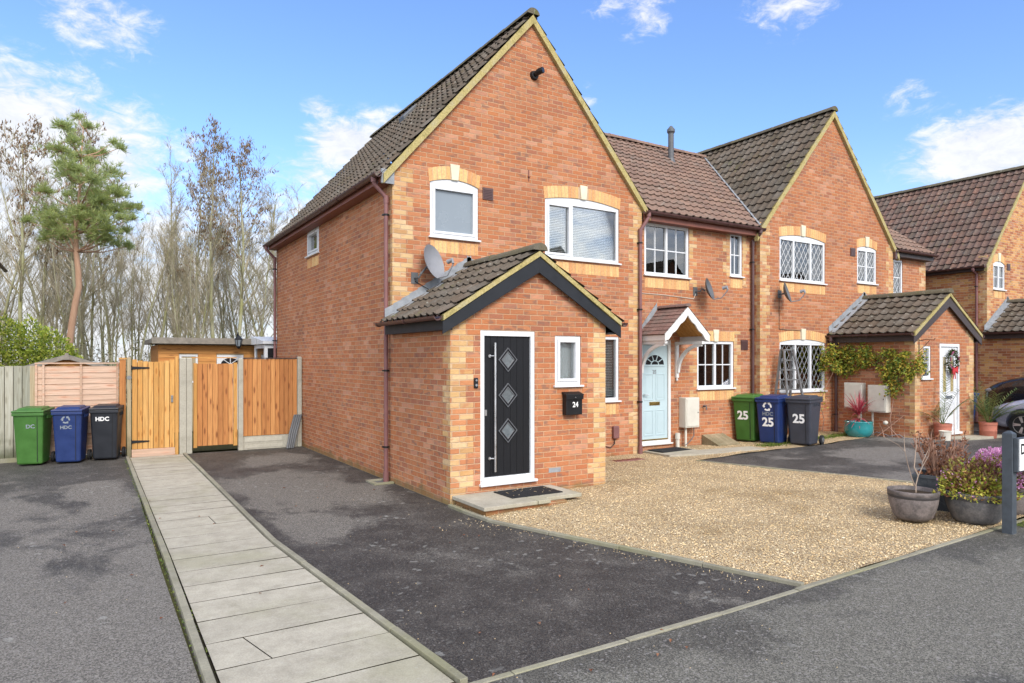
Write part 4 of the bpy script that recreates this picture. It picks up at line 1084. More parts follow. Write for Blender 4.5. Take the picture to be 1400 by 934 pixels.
# the slab path between its edgings
def path_edges(y):
    l = .665 if y > 7.3 else .665 - .02 * (7.3 - y) / 3.7
    r = 1.615 if y > 7.4 else 1.615 + .235 * (7.4 - y) / 3.8
    return l, r
mb = MB(); y = KY + .06; k = 0; MAT['joint_and_gap_shade'] = flat('joint_soil_and_gap_shade', (.035,.03,.02), .95, .1)  # soil in the path joints; also the dark sheets painting shade between boards
while y < 15.2:
    y2 = min(y + .45, 15.22); a0, b0 = path_edges(y + .0045); a1, b1 = path_edges(y2 - .0045); g = .0045
    tl = rng.uniform(-.0012, .0012); sk = rng.uniform(-.012, .012)
    def slab(c):
        mb.hexa([(q[0], q[1], -.05) for q in c] + [(q[0], q[1], .014 + tl * (1 if i % 3 else -1)) for i, q in enumerate(c)], 1); mb.mi[-5] = 0
    if k in (2, 11):
        m0, m1 = (.30, .22) if k == 2 else (.62, .60)
        slab([(a0+.01, y+g), (a0+(b0-a0)*m0-.004, y+g), (a1+(b1-a1)*m1-.004, y2-g+sk), (a1+.01, y2-g)])
        slab([(a0+(b0-a0)*m0+.004, y+g), (b0-.012, y+g), (b1-.012, y2-g+sk), (a1+(b1-a1)*m1+.004, y2-g+sk)])
    else: slab([(a0+.01, y+g), (b0-.012, y+g), (b1-.012, y2-g+sk), (a1+.01, y2-g)])
    y = y2; k += 1
structure(mb.build('path', [MAT['slab'], MAT['joint_and_gap_shade']]))
sheet('path', [(.60,KY+.024),(1.93,KY+.024),(1.66,7.4),(1.66,15.36),(.60,15.36)], -.012, MAT['joint_and_gap_shade'])

# concrete edgings
def edging(pts, w=.055, h=.035, step=.914):
    mb = MB()
    for (p, q) in zip(pts, pts[1:]):
        p = Vector((*p, 0)); q = Vector((*q, 0)); d = q - p; n = max(1, round(d.length / step)); u = d.normalized(); s = Vector((-u.y, u.x, 0)) * w / 2
        for i in range(n):
            a = p + d * (i / n) + u * .003; b = p + d * ((i + 1) / n) - u * .003; j = rng.uniform(-.004, .004); e = s * rng.uniform(-.06, .06)
            za, zb = ground_z(a.x), ground_z(b.x)
            c = [a - s + e, b - s + e, b + s + e, a + s + e]; zz = [za, zb, zb, za]
            mb.hexa([(v.x, v.y, z - .10) for v, z in zip(c, zz)] + [(v.x, v.y, z + h + j) for v, z in zip(c, zz)])
    return structure(mb.build('kerb', MAT['kerb'], bevel=.006))
edging([(.60,KY+.024),(.635,7.3),(.635,15.3)]); edging([(1.885,KY+.024),(1.645,7.4),(1.645,15.3)])
edging([(-7,KY),(22.45,KY)], .052, .010)
edging([(gxl(KY+.024)-.02,KY+.024),(4.03,7.0),(4.0,7.6),(4.0,8.0)]); edging([(gxr(KY+.024)+.03,KY+.024),(9.31,8.71)], .05, .02)

# gravel: a gently rutted bed with loose stones lying on it
def bed_z(x, y): return ground_z(x) + .012 + .010*math.sin(x*1.9+y*.7) + .008*math.sin(y*2.7-x*.9) + .005*math.sin(x*6.1+y*4.3)
mb = MB(); ny = 70; nx = 80
def bed(xl, xr, y0, y1, nx, ny):
    b = len(mb.v)
    for j in range(ny + 1):
        y = y0 + (y1 - y0) * j / ny
        for i in range(nx + 1):
            x = xl(y) + (xr(y) - xl(y)) * i / nx; mb.v.append((x, y, bed_z(x, y)))
    for j in range(ny):
        for i in range(nx): mb.idx((b + j*(nx+1)+i, b + j*(nx+1)+i+1, b + (j+1)*(nx+1)+i+1, b + (j+1)*(nx+1)+i))
bed(gxl, gxr, KY+.02, 8.72, nx, ny); bed(lambda y: 4.05, lambda y: 9.29, 8.72, 10.04, 60, 14)
bed(lambda y: 9.29, lambda y: 15.40, 8.72, 10.18, 60, 12)
structure(mb.build('gravel', MAT['gravel'], smooth=60))
mb = MB(); cnt = 0
while cnt < 17000:
    y = KY + .05 + (rng.random() ** 1.25) * 6.4
    if y < 8.72: x = rng.uniform(gxl(y) - .012, gxr(y) + (.03 if rng.random() < .1 else 0))
    else:
        if rng.random() > .7: continue
        x = rng.uniform(6.7, 13.2)
    if 4.0 < x < 6.66 and y > 8.02: continue
    if y > 10.15 or (x < 9.2 and y > 10.03): continue
    if y < 8.95 and x > 11.3: continue
    r = rng.uniform(.006, .013) * (1.35 if rng.random() < .08 else 1); z = bed_z(x, y) + r * .15; a = rng.uniform(0, 6.28); e = rng.uniform(.6, 1); h = rng.uniform(.45, .8)
    ca, sa = math.cos(a), math.sin(a); b = len(mb.v)
    for (px, py, pz) in ((1,0,0),(0,1,0),(-1,0,.1),(0,-1,-.05),(.1,.1,1),):
        mb.v.append((x + (px*ca - py*e*sa)*r, y + (px*sa + py*e*ca)*r, z + pz*r*h + .002))
    for q in ((0,1,4),(1,2,4),(2,3,4),(3,0,4)): mb.idx([b+i for i in q])
    cnt += 1
stuff(mb.build('loose_gravel', MAT['stone']))
# strays on the tarmac, moss crumbs and a few fallen leaves
mb = MB()
for i in range(420):
    if rng.random() < .55:
        y = rng.uniform(3.7, 7.3); x = gxl(y) - abs(rng.gauss(0, .22)) - .08; rr = .008
    else: x, y, rr = rng.uniform(-1, 4.2), rng.uniform(2.2, 11), .006
    z = ground_z(x) + .002
    b = len(mb.v); r = rng.uniform(.5, 1) * rr; a = rng.uniform(0, 6.28)
    for k in range(4): mb.v.append((x + r*math.cos(a+k*1.57), y + r*math.sin(a+k*1.57)*.8, z))
    mb.v.append((x, y, z + r*.8))
    for q in ((0,1,4),(1,2,4),(2,3,4),(3,0,4)): mb.idx([b+i2 for i2 in q])
stuff(mb.build('stray_gravel', MAT['stone']))

def leaf(mb, p, d, l, w, up=None, mi=0, bend=.15):
    d = Vector(d).normalized(); u = Vector(up) if up else Vector((rng.uniform(-1,1), rng.uniform(-1,1), rng.uniform(-1,1)))
    s = d.cross(u)
    if s.length < 1e-4: s = d.cross(Vector((1,.3,0)))
    s = s.normalized() * w / 2; n = s.cross(d).normalized() * l * bend; p = Vector(p); m = p + d * l * .45 + n
    b = len(mb.v); mb.v.extend([tuple(p), tuple(m + s), tuple(p + d*l), tuple(m - s)]); mb.idx((b, b+1, b+2, b+3), mi)
def rdir(zmin=-1, zmax=1):
    z = rng.uniform(zmin, zmax); a = rng.uniform(0, 6.283); r = math.sqrt(max(0, 1 - z*z)); return Vector((r*math.cos(a), r*math.sin(a), z))
mb = MB()
for i in range(46):
    x, y = rng.uniform(-.5, 4.6), rng.uniform(2.4, 10.5)
    leaf(mb, (x, y, ground_z(x) + .012), (rng.uniform(-1,1), rng.uniform(-1,1), .05), rng.uniform(.025,.06), rng.uniform(.015,.03), up=(0,0,1), bend=.2)
stuff(mb.build('fallen_leaves', MAT['dry']))

# concrete path of 25 and strip by the porch of 26
def slab_poly(pts, h, name='path', mat='slab', under=.06):
    mb = MB(); z = [ground_z(p[0]) for p in pts]
    n = len(pts); b = len(mb.v); mb.v.extend([(p[0], p[1], q + h) for p, q in zip(pts, z)]); mb.v.extend([(p[0], p[1], q - under) for p, q in zip(pts, z)])
    mb.idx(range(b, b+n)); mb.idx([b+n+i for i in reversed(range(n))])
    for i in range(n): mb.idx((b+i, b+n+i, b+n+(i+1)%n, b+(i+1)%n))
    return structure(mb.build(name, MAT[mat], bevel=.006))
slab_poly([(9.28,9.35),(10.3,8.95),(11.4,8.83),(11.45,9.25),(10.25,9.52),(10.2,10.05),(9.28,10.05)], .035)
slab_poly([(16.3,7.55),(20.5,7.75),(20.4,8.08),(16.3,8.09)], .02)

# ================================================================== door step, mat, things on the near house
st = thing('door_step', 'stone slab step on a brick base below the black front door', 'step', (4.8, 7.7, 0))
b = MB(); b.hexa([(4.10,7.22,-.05),(5.32,7.22,-.05),(5.32,8.02,-.05),(4.10,8.02,-.05),(4.10,7.22,.085),(5.32,7.22,.085),(5.32,8.02,.085),(4.10,8.02,.085)]); b.build('step_base', MAT['brick_red'], st)
b = MB()
for (x0, x1) in ((4.05,4.83),(4.84,5.03),(5.04,5.62)):
    b.box(x0, x1, 7.17 + (.0 if x1 < 5.5 else .12), 8.035, .086, .135)
b.build('step_slab', MAT['slab'], st, bevel=.008)
def mat_thing(x0, x1, y0, y1, z, label, specks):
    t = thing('doormat', label, 'doormat', ((x0+x1)/2, (y0+y1)/2, z)); m = MB(); m.box(x0, x1, y0, y1, z, z+.014)
    m.build('mat_base', MAT['rubber'], t, bevel=.003); r = MB()
    n = int((y1-y0)/.03)
    for i in range(n): r.box(x0+.03, x1-.03, y0+.02+i*(y1-y0-.04)/n, y0+.02+(i+.55)*(y1-y0-.04)/n, z+.0142, z+.018)
    r.build('mat_ribs', MAT['rubber'], t)
    if specks:
        s = MB()
        for i in range(26): leaf(s, (rng.uniform(x0+.03,x1-.05), rng.uniform(y0+.03,y1-.03), z+.021), (rng.uniform(-1,1), rng.uniform(-1,1), .02), rng.uniform(.02,.05), .012, up=(0,0,1), bend=.1)
        stuff(s.build('mat_debris', MAT['stone'], t))
    return t
mat_thing(4.62, 5.42, 7.45, 7.93, .1352, 'black rubber doormat with pale specks on the slab step', True)
mat_thing(9.36, 10.16, 9.62, 10.04, ground_z(9.7)+.0355, 'dark doormat below the pale blue door', False)

def text_mb(body, size, bold=.0):
    cu = bpy.data.curves.new('lettering', 'FONT'); cu.body = body; cu.size = size; cu.align_x = 'CENTER'; cu.offset = bold; cu.resolution_u = 3
    o = bpy.data.objects.new('lettering', cu); COL.objects.link(o); dg = bpy.context.evaluated_depsgraph_get(); me = o.evaluated_get(dg).to_mesh()
    m = MB(); m.v = [(v.co.x, v.co.y, 0) for v in me.vertices]
    for p in me.polygons: m.idx(list(p.vertices))
    o.evaluated_get(dg).to_mesh_clear(); bpy.data.objects.remove(o); bpy.data.curves.remove(cu); return m

# the little number on the pale blue door
mb = text_mb('25', .11, .002); mb.v = [D25[1].P(D25[2] + v[0], D25[3] + (D25[4]-D25[3])*.70 + v[1], .0285) for v in mb.v]
mb.build('door_number', MAT['steel'], D25[0], base=h25['_base'])

t = thing('letter_box', 'black wall letter box numbered 24 beside the black front door', 'letter box', (5.98, PY, 1.12))
b = MB(); b.box(5.84,6.13,PY-.10,PY-.001,1.12,1.42); b.build('box_body', MAT['black_plastic'], t, bevel=.008)
b = MB(); b.hexa([(5.825,PY-.118,1.40),(6.145,PY-.118,1.40),(6.145,PY-.001,1.425),(5.825,PY-.001,1.425),(5.825,PY-.118,1.42),(6.145,PY-.118,1.42),(6.145,PY-.001,1.455),(5.825,PY-.001,1.455)]); b.box(5.83,6.14,PY-.117,PY-.104,1.345,1.40); b.build('box_lid', MAT['black_plastic'], t, bevel=.003)
b = text_mb('24', .105, .002); b.v = [(6.0 + x, PY - .1045, 1.235 + y) for x, y, z in b.v]; b.build('lettering', MAT['letter_white'], t)
b = MB(); b.tube([(5.99,PY-.104,1.365),(5.99,PY-.112,1.365)], .012, 12); b.tube([(5.99,PY-.118,1.375),(5.99,PY-.125,1.375)], .009, 10); b.build('box_lock', MAT['steel'], t)

t = thing('doorbell', 'black video doorbell on the brick beside the black front door', 'doorbell', (4.40, PY, 1.55))
b = MB(); b.box(4.375,4.435,PY-.028,PY-.001,1.54,1.68); b.build('bell_body', MAT['black_plastic'], t, bevel=.01)
b = MB(); b.tube([(4.405,PY-.027,1.645),(4.405,PY-.032,1.645)], .014, 14); b.tube([(4.405,PY-.027,1.58),(4.405,PY-.031,1.58)], .017, 14); b.build('bell_button', MAT['grey_plastic'], t)

t = thing('security_camera', 'small black security camera high in the near gable', 'security camera', (6.68, YF, 6.94))
b = MB(); b.tube([(6.68,YF-.001,6.94),(6.68,YF-.05,6.94)], [.085,.07], 18); b.build('mount', MAT['black_plastic'], t, smooth=40)
b = MB(); b.tube([(6.68,YF-.05,6.95),(6.71,YF-.13,6.98),(6.74,YF-.20,6.985)], [.045,.055,.055], 14); b.build('camera_body', MAT['black_plastic'], t, smooth=40)
b = MB(); b.tube([(6.74,YF-.20,6.985),(6.742,YF-.205,6.985)], .04, 14); b.build('lens', MAT['dark_glass'], t)

def dish(label, bracket, c, rx, rz, n, mat, foot, cable=None):
    t = thing('satellite_dish', label, 'satellite dish', foot, 'satellite dishes on the house fronts')
    n = Vector(n).normalized(); s = Vector((0,0,1)).cross(n).normalized(); u = n.cross(s); c = Vector(c)
    m = MB(); N = 28; rings = 7
    for sd, off in ((0, 0), (1, -.006)):
        b = len(m.v)
        for i in range(rings + 1):
            r = i / rings
            for k in range(N):
                a = 2*math.pi*k/N; m.v.append(tuple(c + s*rx*r*math.cos(a) + u*rz*r*math.sin(a) + n*(.10*rz/.3*(r*r-1) + off)))
        for i in range(rings):
            for k in range(N):
                q = (b+i*N+k, b+(i+1)*N+k, b+(i+1)*N+(k+1)%N, b+i*N+(k+1)%N); m.idx(q if sd else q[::-1])
    b = rings*N
    for k in range(N): m.idx((b+k, b+(rings+1)*N+k, b+(rings+1)*N+(k+1)%N, b+(k+1)%N))
    m.build('dish', mat, t, smooth=50)
    a = MB(); f = Vector(foot)
    a.box(f.x-.06,f.x+.06,f.y-.012,f.y-.001,f.z-.09,f.z+.09); a.tube([f+Vector((0,-.01,0)), f+Vector((.02,-.13,0)), f+Vector((.04,-.15,.05)), c-n*.11], .018, 8); a.build('bracket', MAT['dark_grey_plastic'], t)
    l = MB(); p0 = c-u*rz*.95-n*.01; p1 = c+n*.33-u*rz*.45
    l.tube([p0, p0+n*.18-u*.03, p1-u*.04], .011, 8); l.tube([p1-u*.03, p1+u*.05], .022, 10); l.tube([p1+u*.03, p1+u*.03-n*.09], [.03,.038], 12); l.build('receiver_arm', MAT['grey_plastic'], t, smooth=40)
    if cable:
        q = MB(); q.tube([f+Vector((0,-.02,-.05))]+[Vector(p) for p in cable], .006, 6); q.build('cable', MAT[cable_mat], t)
    return t
cable_mat = 'black_plastic'
DN = (.45,-.86,.30)
dish('large pale grey satellite dish above the porch of the black front door', None, (4.66,9.86,3.48), .24, .29, DN, MAT['grey_plastic'], (4.40,YF,3.22), [(4.50,YF-.02,3.12),(4.62,YF-.05,3.05)])
cable_mat = 'meter'
dish('dark satellite dish between the two windows of the recessed house, with a pale cable', None, (11.02,9.93,3.40), .21, .24, DN, MAT['dark_grey_plastic'], (10.86,YM,3.36), [(10.80,YM-.015,3.20),(10.0,YM-.012,3.24),(9.26,YM-.012,3.25)])
cable_mat = 'black_plastic'
dish('dark satellite dish under the lattice window of the farther gable', None, (13.36,9.78,3.44), .21, .24, DN, MAT['dark_grey_plastic'], (13.42,YF,3.42), [(13.40,YF-.012,3.3),(13.40,YF-.012,2.62),(14.2,YF-.012,2.60)])

# outdoor socket box low on the near front, hose reel pipe, drain covers
t = thing('cable_box', 'small brown plastic box with a cable low on the near house', 'utility box', (8.53,YF,.42))
b = MB(); b.box(8.46,8.60,YF-.07,YF-.001,.42,.66); b.build('box_body', MAT['brown_pipe'], t, bevel=.02)
b = MB(); b.tube([(8.52,YF-.03,.42),(8.50,YF-.03,.32),(8.42,YF-.02,.25),(8.30,YF-.02,.28)], .009, 6); b.build('cable', MAT['black_plastic'], t)
t = thing('drain_cover', 'rusty drain strip lying on the gravel beside the porch', 'drain cover', (7.3,9.6,0.06)); b = MB(); b.box(8.05,8.75,9.45,9.62,.05,.085); b.build('cover_plate', MAT['brown_pipe'], t, bevel=.006)
b = MB()
for i in range(6): b.box(8.10+i*.11,8.16+i*.11,9.47,9.60,.0852,.092)
b.build('grating', MAT['brown_paint'], t)
t = thing('drain_cover', 'small square concrete drain surround at the foot of the near corner downpipe', 'drain cover', (3.85,10.35,0)); b = MB(); b.box(3.70,4.02,9.95,10.02,0,.03); b.box(3.70,4.02,10.28,10.35,0,.03); b.box(3.70,3.77,10.021,10.279,0,.03); b.build('surround', MAT['kerb'], t, bevel=.004)
b = MB(); b.box(3.771,4.02,10.021,10.279,-.01,.008); b.build('cover_plate', MAT['dark_grey_plastic'], t)

def meter_box(label, x0, x1, y0, y1, z0, z1, face, pipe):
    t = thing('meter_box', label, 'meter box', ((x0+x1)/2,(y0+y1)/2,z0), 'meter boxes on the house walls'); b = MB(); b.box(x0,x1,y0,y1,z0,z1); b.build('cabinet', MAT['meter'], t, bevel=.015)
    d = MB()
    if face == 'F': d.box(x0+.025,x1-.025,y0-.012,y0-.0005,z0+.03,z1-.03)
    else: d.box(x0-.012,x0-.0005,y0+.025,y1-.025,z0+.03,z1-.03)
    do = d.build('cabinet_door', MAT['meter'], t, bevel=.008)
    l = MB(); (l.tube([(x1-.06,y0-.012,(z0+z1)/2),(x1-.06,y0-.018,(z0+z1)/2)], .012, 10) if face == 'F' else l.tube([(x0-.012,y0+.06,(z0+z1)/2),(x0-.018,y0+.06,(z0+z1)/2)], .012, 10)); l.build('door_latch', MAT['black_plastic'], do, base=t['_base'])
    p = MB(); px, py = pipe; p.tube([(px,py,z0+.01),(px,py,ground_z(px)-.02)], .025, 10); p.build('service_pipe', MAT['meter'], t, smooth=40)
    return t
meter_box('white meter cabinet right of the pale blue door', 10.38, 10.78, YM-.20, YM-.001, .52, 1.14, 'F', (10.48, YM-.10))
meter_box('white meter cabinet behind the red cordyline', Q0-.18, Q0-.001, 9.21, 9.65, .78, 1.38, 'L', (Q0-.09, 9.28))
meter_box('white meter cabinet nearer the porch corner, under the climber', Q0-.18, Q0-.001, 8.63, 9.07, .72, 1.34, 'L', (Q0-.09, 9.0))
t = thing('service_riser', 'stubby white plastic riser pipe beside the pale blue door', 'pipe', (10.25,YM-.15,.1)); b = MB(); b.tube([(10.25,YM-.1,.05),(10.25,YM-.1,.36)], .04, 12); b.tube([(10.25,YM-.1,.30),(10.25,YM-.1,.42)], .052, 12); b.build('riser', MAT['meter'], t, smooth=40)
b = MB(); b.tube([(10.72,YM-.1,.53),(10.72,YM-.1,.34),(10.6,YM-.12,.24),(10.45,YM-.12,.16)], .010, 6); b.build('cable', MAT['dark_grey_plastic'], t)
t = thing('wooden_ramp', 'low sloping wooden cover against the wall left of the green bin', 'wooden cover', (11.3,9.9,.12)); b = MB()
for i in range(5): b.hexa([(11.05+i*.13,9.72,.12),(11.175+i*.13,9.72,.12),(11.175+i*.13,10.18,.12),(11.05+i*.13,10.18,.12),(11.05+i*.13,9.72,.15),(11.175+i*.13,9.72,.15),(11.175+i*.13,10.18,.33),(11.05+i*.13,10.18,.33)])
b.build('cover_board', MAT['wood_post'], t)
tag((lambda m: (m.tube([(11.10,YM-.001,.93),(11.10,YM-.09,.93),(11.10,YM-.10,.86)], .014, 8), m.tube([(11.05,YM-.06,.955),(11.15,YM-.06,.955)], .009, 6), m.build('garden_tap', MAT['dark_grey_plastic'], base=(11.10,YM,.85)))[2])(MB()), 'small outdoor tap on the brick below the ground floor window of the recessed house', 'tap')
tag((lambda m: (m.tube([(15.95,QY-.001,.60),(15.95,QY-.09,.60),(15.95,QY-.10,.53)], .014, 8), m.tube([(15.90,QY-.06,.625),(16.0,QY-.06,.625)], .009, 6), m.build('garden_tap', MAT['brass'], base=(15.95,QY,.5)))[2])(MB()), 'brass garden tap low on the farther porch', 'tap')

# ================================================================== wheelie bins
def recycle_mb(s):
    m = MB()
    for k in range(3):
        a0 = math.pi/2 + k*2*math.pi/3
        for i in range(5):
            t0, t1 = a0 + .25 + i*.24, a0 + .25 + (i+1)*.24
            m.face([(s*math.cos(t)*r, s*math.sin(t)*r, 0) for t, r in ((t0,.62),(t0,1.0),(t1,1.0),(t1,.62))])
        t0 = a0 + 1.45; m.face([(s*math.cos(t0)*.42, s*math.sin(t0)*.42, 0), (s*math.cos(t0)*1.2, s*math.sin(t0)*1.2, 0), (s*math.cos(t0+.55)*.82, s*math.sin(t0+.55)*.82, 0)])
    return m
def bin_mat(name, col): return flat(name, col, .42, .45, var=.22, scale=5)
MAT['bin_green'] = bin_mat('green_bin_plastic', (.045,.135,.022)); MAT['bin_blue'] = bin_mat('blue_bin_plastic', (.012,.030,.12)); MAT['bin_black'] = bin_mat('charcoal_bin_plastic', (.014,.016,.021)); MAT['bin_grey'] = bin_mat('faded_charcoal_bin_plastic', (.040,.044,.058))
MAT['faded_letter'] = flat('faded_lettering', (.24,.27,.30), .5, .3, var=.5, scale=60)
def wheelie_bin(label, mat, x, y, z, n, W, D, H, marks):
    """bin whose front looks along n; marks = list of (text, size, height, material)"""
    t = thing('wheelie_bin', label, 'wheelie bin', (0,0,0), None)
    wb, wt = W*.80, W*.94; db, dt = D*.72, D*.90; yb = D*.44; hb = H*.90
    yf = lambda zz: -(D*.30 + (D*.14) * zz / hb)
    hw = lambda zz: (wb + (wt - wb) * zz / hb) / 2
    m = MB(); m.hexa([(-hw(0),yf(0),.03),(hw(0),yf(0),.03),(hw(0),yb-.10,.03),(-hw(0),yb-.10,.03),(-hw(hb),yf(hb),hb),(hw(hb),yf(hb),hb),(hw(hb),yb,hb),(-hw(hb),yb,hb)])
    bo = m.build('bin_body', mat, t, bevel=.03)
    m = MB(); m.box(-W*.49,W*.49,yf(hb)-.022,yb+.02,hb-.05,hb+.005)
    for i in range(4): m.box(-W*.50-.001+.0, -W*.47, -.10+i*.10, -.08+i*.10, hb-.12, hb-.051)
    for i in range(4): m.box(W*.47, W*.50, -.10+i*.10, -.08+i*.10, hb-.12, hb-.051)
    m.build('rim', mat, t, bevel=.008)
    g = MB()                                                     # ribs moulded on the front and side
    for u in (.30,):
        zz0, zz1 = .07, hb-.07; g.bar((hw(zz0)*u*2, yf(zz0)-.001, zz0), (hw(zz1)*u*2, yf(zz1)-.001, zz1), .010, .006, up=(0,-1,0))
    g.build('body_groove', MAT['rubber'], bo, base=(0,0,0))
    l = MB(); z0 = hb+.008
    l.hexa([(-W*.5,yf(hb)-.035,z0),(W*.5,yf(hb)-.035,z0),(W*.5,yb+.045,z0),(-W*.5,yb+.045,z0),(-W*.5,yf(hb)-.035,z0+.035),(W*.5,yf(hb)-.035,z0+.035),(W*.5,yb+.045,z0+.06),(-W*.5,yb+.045,z0+.06)])
    l.hexa([(-W*.40,yf(hb)+.04,z0+.036),(W*.40,yf(hb)+.04,z0+.036),(W*.40,yb-.03,z0+.055),(-W*.40,yb-.03,z0+.055),(-W*.36,yf(hb)+.10,z0+.075),(W*.36,yf(hb)+.10,z0+.075),(W*.36,yb-.07,z0+.09),(-W*.36,yb-.07,z0+.09)])
    lo = l.build('lid', mat, t, bevel=.012)
    k = MB()
    for sx in (-.42, -.16, .16, .42): k.box(W*sx-.022, W*sx+.022, yb+.01, yb+.085, z0-.05, z0+.055)
    k.tube([(-W*.46,yb+.075,z0-.005),(W*.46,yb+.075,z0-.005)], .015, 10); k.build('hinge_handle', mat, t)
    for sx in (-1, 1):
        w = MB(); xx = sx*(W*.44); fn = lambda a, b, c: (xx + sx*c, yb-.02 + a, .10 + b)
        w.lathe([(.02,0),(.06,-.004),(.085,-.004),(.10,.004),(.10,.046),(.085,.054),(.02,.05)], n=20, fn=fn); wo = w.build('wheel', MAT['rubber'], t, smooth=40)
        c = MB(); c.lathe([(.0,.056),(.055,.054),(.05,.062),(.0,.064)], n=14, fn=fn); c.build('hub', MAT['dark_grey_plastic'], wo, base=(0,0,0))
    a = MB(); a.tube([(-W*.44,yb-.02,.10),(W*.44,yb-.02,.10)], .012, 8); a.build('axle', MAT['steel'], t)
    for (txt, size, zc, mt, ux) in marks:
        q = recycle_mb(size) if txt == 'R' else text_mb(txt, size, size*.035)
        if txt != 'R': q.v = [(v[0], v[1] - size*.33, 0) for v in q.v]
        q.v = [(ux + v[0], yf(zc + v[1]) - .0035, zc + v[1]) for v in q.v]
        if rng.random() < 2: q.build('recycling_mark' if txt == 'R' else 'lettering', mt, t, base=(0,0,0))
    t.location = (x, y, z); n = Vector((n[0], n[1], 0)).normalized(); t.rotation_euler = (0, 0, math.atan2(n.x, -n.y)); return t
LW, LF = MAT['letter_white'], MAT['faded_letter']
g = 'wheelie bins in front of the fence'
NB = (-.36,-.93)
for lab, mt, x, y, n, mk in (
    ('green wheelie bin with worn lettering, against the grey fence boards', 'bin_green', -.87, 15.26, (-.22,-.97), [('DC', .095, .72, LF, .03)]),
    ('blue wheelie bin with recycling symbol, before the pinkish lap panel', 'bin_blue', -.29, 15.22, (-.20,-.98), [('R', .070, .82, LF, -.02), ('HDC', .085, .68, LF, -.02)]),
    ('black wheelie bin with white HDC lettering, next to the wooden gate', 'bin_black', .29, 15.34, (-.18,-.98), [('HDC', .105, .80, LW, -.03)])):
    b_ = wheelie_bin(lab, MAT[mt], x, y, 0, n, .50, .68, 1.07, mk); b_['group'] = g
N2 = (-.97,-.24); d2 = Vector((.97,.24,0)).normalized(); g = 'wheelie bins outside the recessed house'
for lab, mt, fx, fy, mk in (
    ('green wheelie bin numbered 25, nearest the kitchen window', 'bin_green', 11.97, 9.87, [('25', .25, .58, LW, -.02)]),
    ('blue wheelie bin numbered 25 with recycling symbol, between green and black ones', 'bin_blue', 12.05, 9.32, [('R', .095, .80, LW, 0), ('HDC', .105, .645, LF, 0), ('25', .25, .47, LW, 0)]),
    ('charcoal wheelie bin numbered 25, below the leaning ladder', 'bin_grey', 12.35, 8.80, [('25', .25, .56, LW, 0)])):
    p = Vector((fx, fy, 0)) + d2*.30; b_ = wheelie_bin(lab, MAT[mt], p.x, p.y, ground_z(p.x), N2, .52, .70, 1.04, mk); b_['group'] = g
q = Vector((18.9, 9.2, 0)); b_ = wheelie_bin('blue wheelie bin half hidden by a palm beside the farther porch', MAT['bin_blue'], 18.75, 8.75, .08, (-.3,-.95), .57, .70, 1.07, [])
tag((lambda m: (m.box(12.98,13.04,9.9,10.03,.0+ground_z(13),.0+ground_z(13)+.3), m.build('white_post', MAT['meter'], base=(13.0,9.95,.15)))[1])(MB()), 'small white stub post behind the charcoal bin', 'post') if False else None

# ladder leaning at the window of 26
t = thing('ladder', 'aluminium step ladder standing before the lattice window behind the charcoal bin', 'ladder', (13.55,9.6,.15))
zg = .16; r_ = MB(); s_ = MB()
for (yb_, yt_, wb_, wt_) in ((9.45,9.76,.36,.17),(9.98,9.84,.36,.17)):
    for sx in (-1, 1): s_.bar((13.36+sx*wb_,yb_,zg),(13.36+sx*wt_,yt_,2.13),.030,.055,up=(1,0,0))
    for i in range(1, 9):
        f_ = i/9; y_ = yb_+(yt_-yb_)*f_; w_ = wb_+(wt_-wb_)*f_; z_ = zg+(2.13-zg)*f_; r_.bar((13.36-w_,y_,z_),(13.36+w_,y_,z_),.05,.028)
s_.box(13.18,13.54,9.74,9.86,2.13,2.16); s_.build('stile', MAT['alu'], t); r_.build('rung', MAT['alu'], t)

# ================================================================== fences and gates
def boards(mb, x0, x1, y, z0, z1, w=.10, th=.018, lap=.012, top=None):
    n = round((x1-x0)/w); w = (x1-x0)/n
    for i in range(n):
        a = x0+i*w; zz = top((a+w/2-x0)/(x1-x0)) if top else z1 + rng.uniform(-.006,.006)
        o_ = rng.uniform(-.002,.002); y0_ = y; y = y + o_; mb.hexa([(a+.004,y-.004,z0),(a+w-.005,y-.018,z0),(a+w-.005,y+.004,z0),(a+.004,y+.010,z0),(a+.004,y-.004,zz),(a+w-.005,y-.018,zz),(a+w-.005,y+.004,zz),(a+.004,y+.010,zz)]); y = y0_
t = thing('board_fence', 'old silvered board fence behind the green bin', 'fence', (-3,15.8,0))
mb = MB(); boards(mb, -6.6, -.94, 15.8, .06, 1.80, .135); mb.build('fence_boards', MAT['wood_grey'], t); mb = MB(); mb.box(-6.6,-.96,15.8125,15.816,.1,1.78); mb.build('panel_gap_shade', MAT['joint_and_gap_shade'], t)  # dark sheet added behind the boards as painted shade in their gaps
mb = MB(); mb.box(-6.6,-.94,15.83,15.88,.3,.38); mb.box(-6.6,-.94,15.83,15.88,1.4,1.48); mb.build('rail', MAT['wood_grey'], t)
mb = MB(); mb.box(-.955,-.875,15.78,15.87,0,1.80); mb.build('fence_post', MAT['wood_post'], t, bevel=.004)
mb = MB(); mb.box(-6.6,-.96,15.77,15.80,-.02,.08); mb.build('gravel_board', MAT['kerb'], t)
t = thing('lap_fence_panel', 'pinkish overlapping board fence panel behind the blue bin', 'fence', (-.2,15.8,0))
mb = MB(); z = .05; 
while z < 1.76:
    mb.hexa([(-.84,15.775,z),(.46,15.775,z),(.46,15.792,z),(-.84,15.792,z),(-.84,15.79,z+.125),(.46,15.79,z+.125),(.46,15.80,z+.125),(-.84,15.80,z+.125)]); z += .108
mb.build('lap_boards', MAT['wood_pale'], t)
mb = MB(); 
for (a, b) in ((-.875,-.841),(-.76,-.725),(-.155,-.120),(.461,.50)): mb.box(a, b, 15.745, 15.772, .03, 1.84)
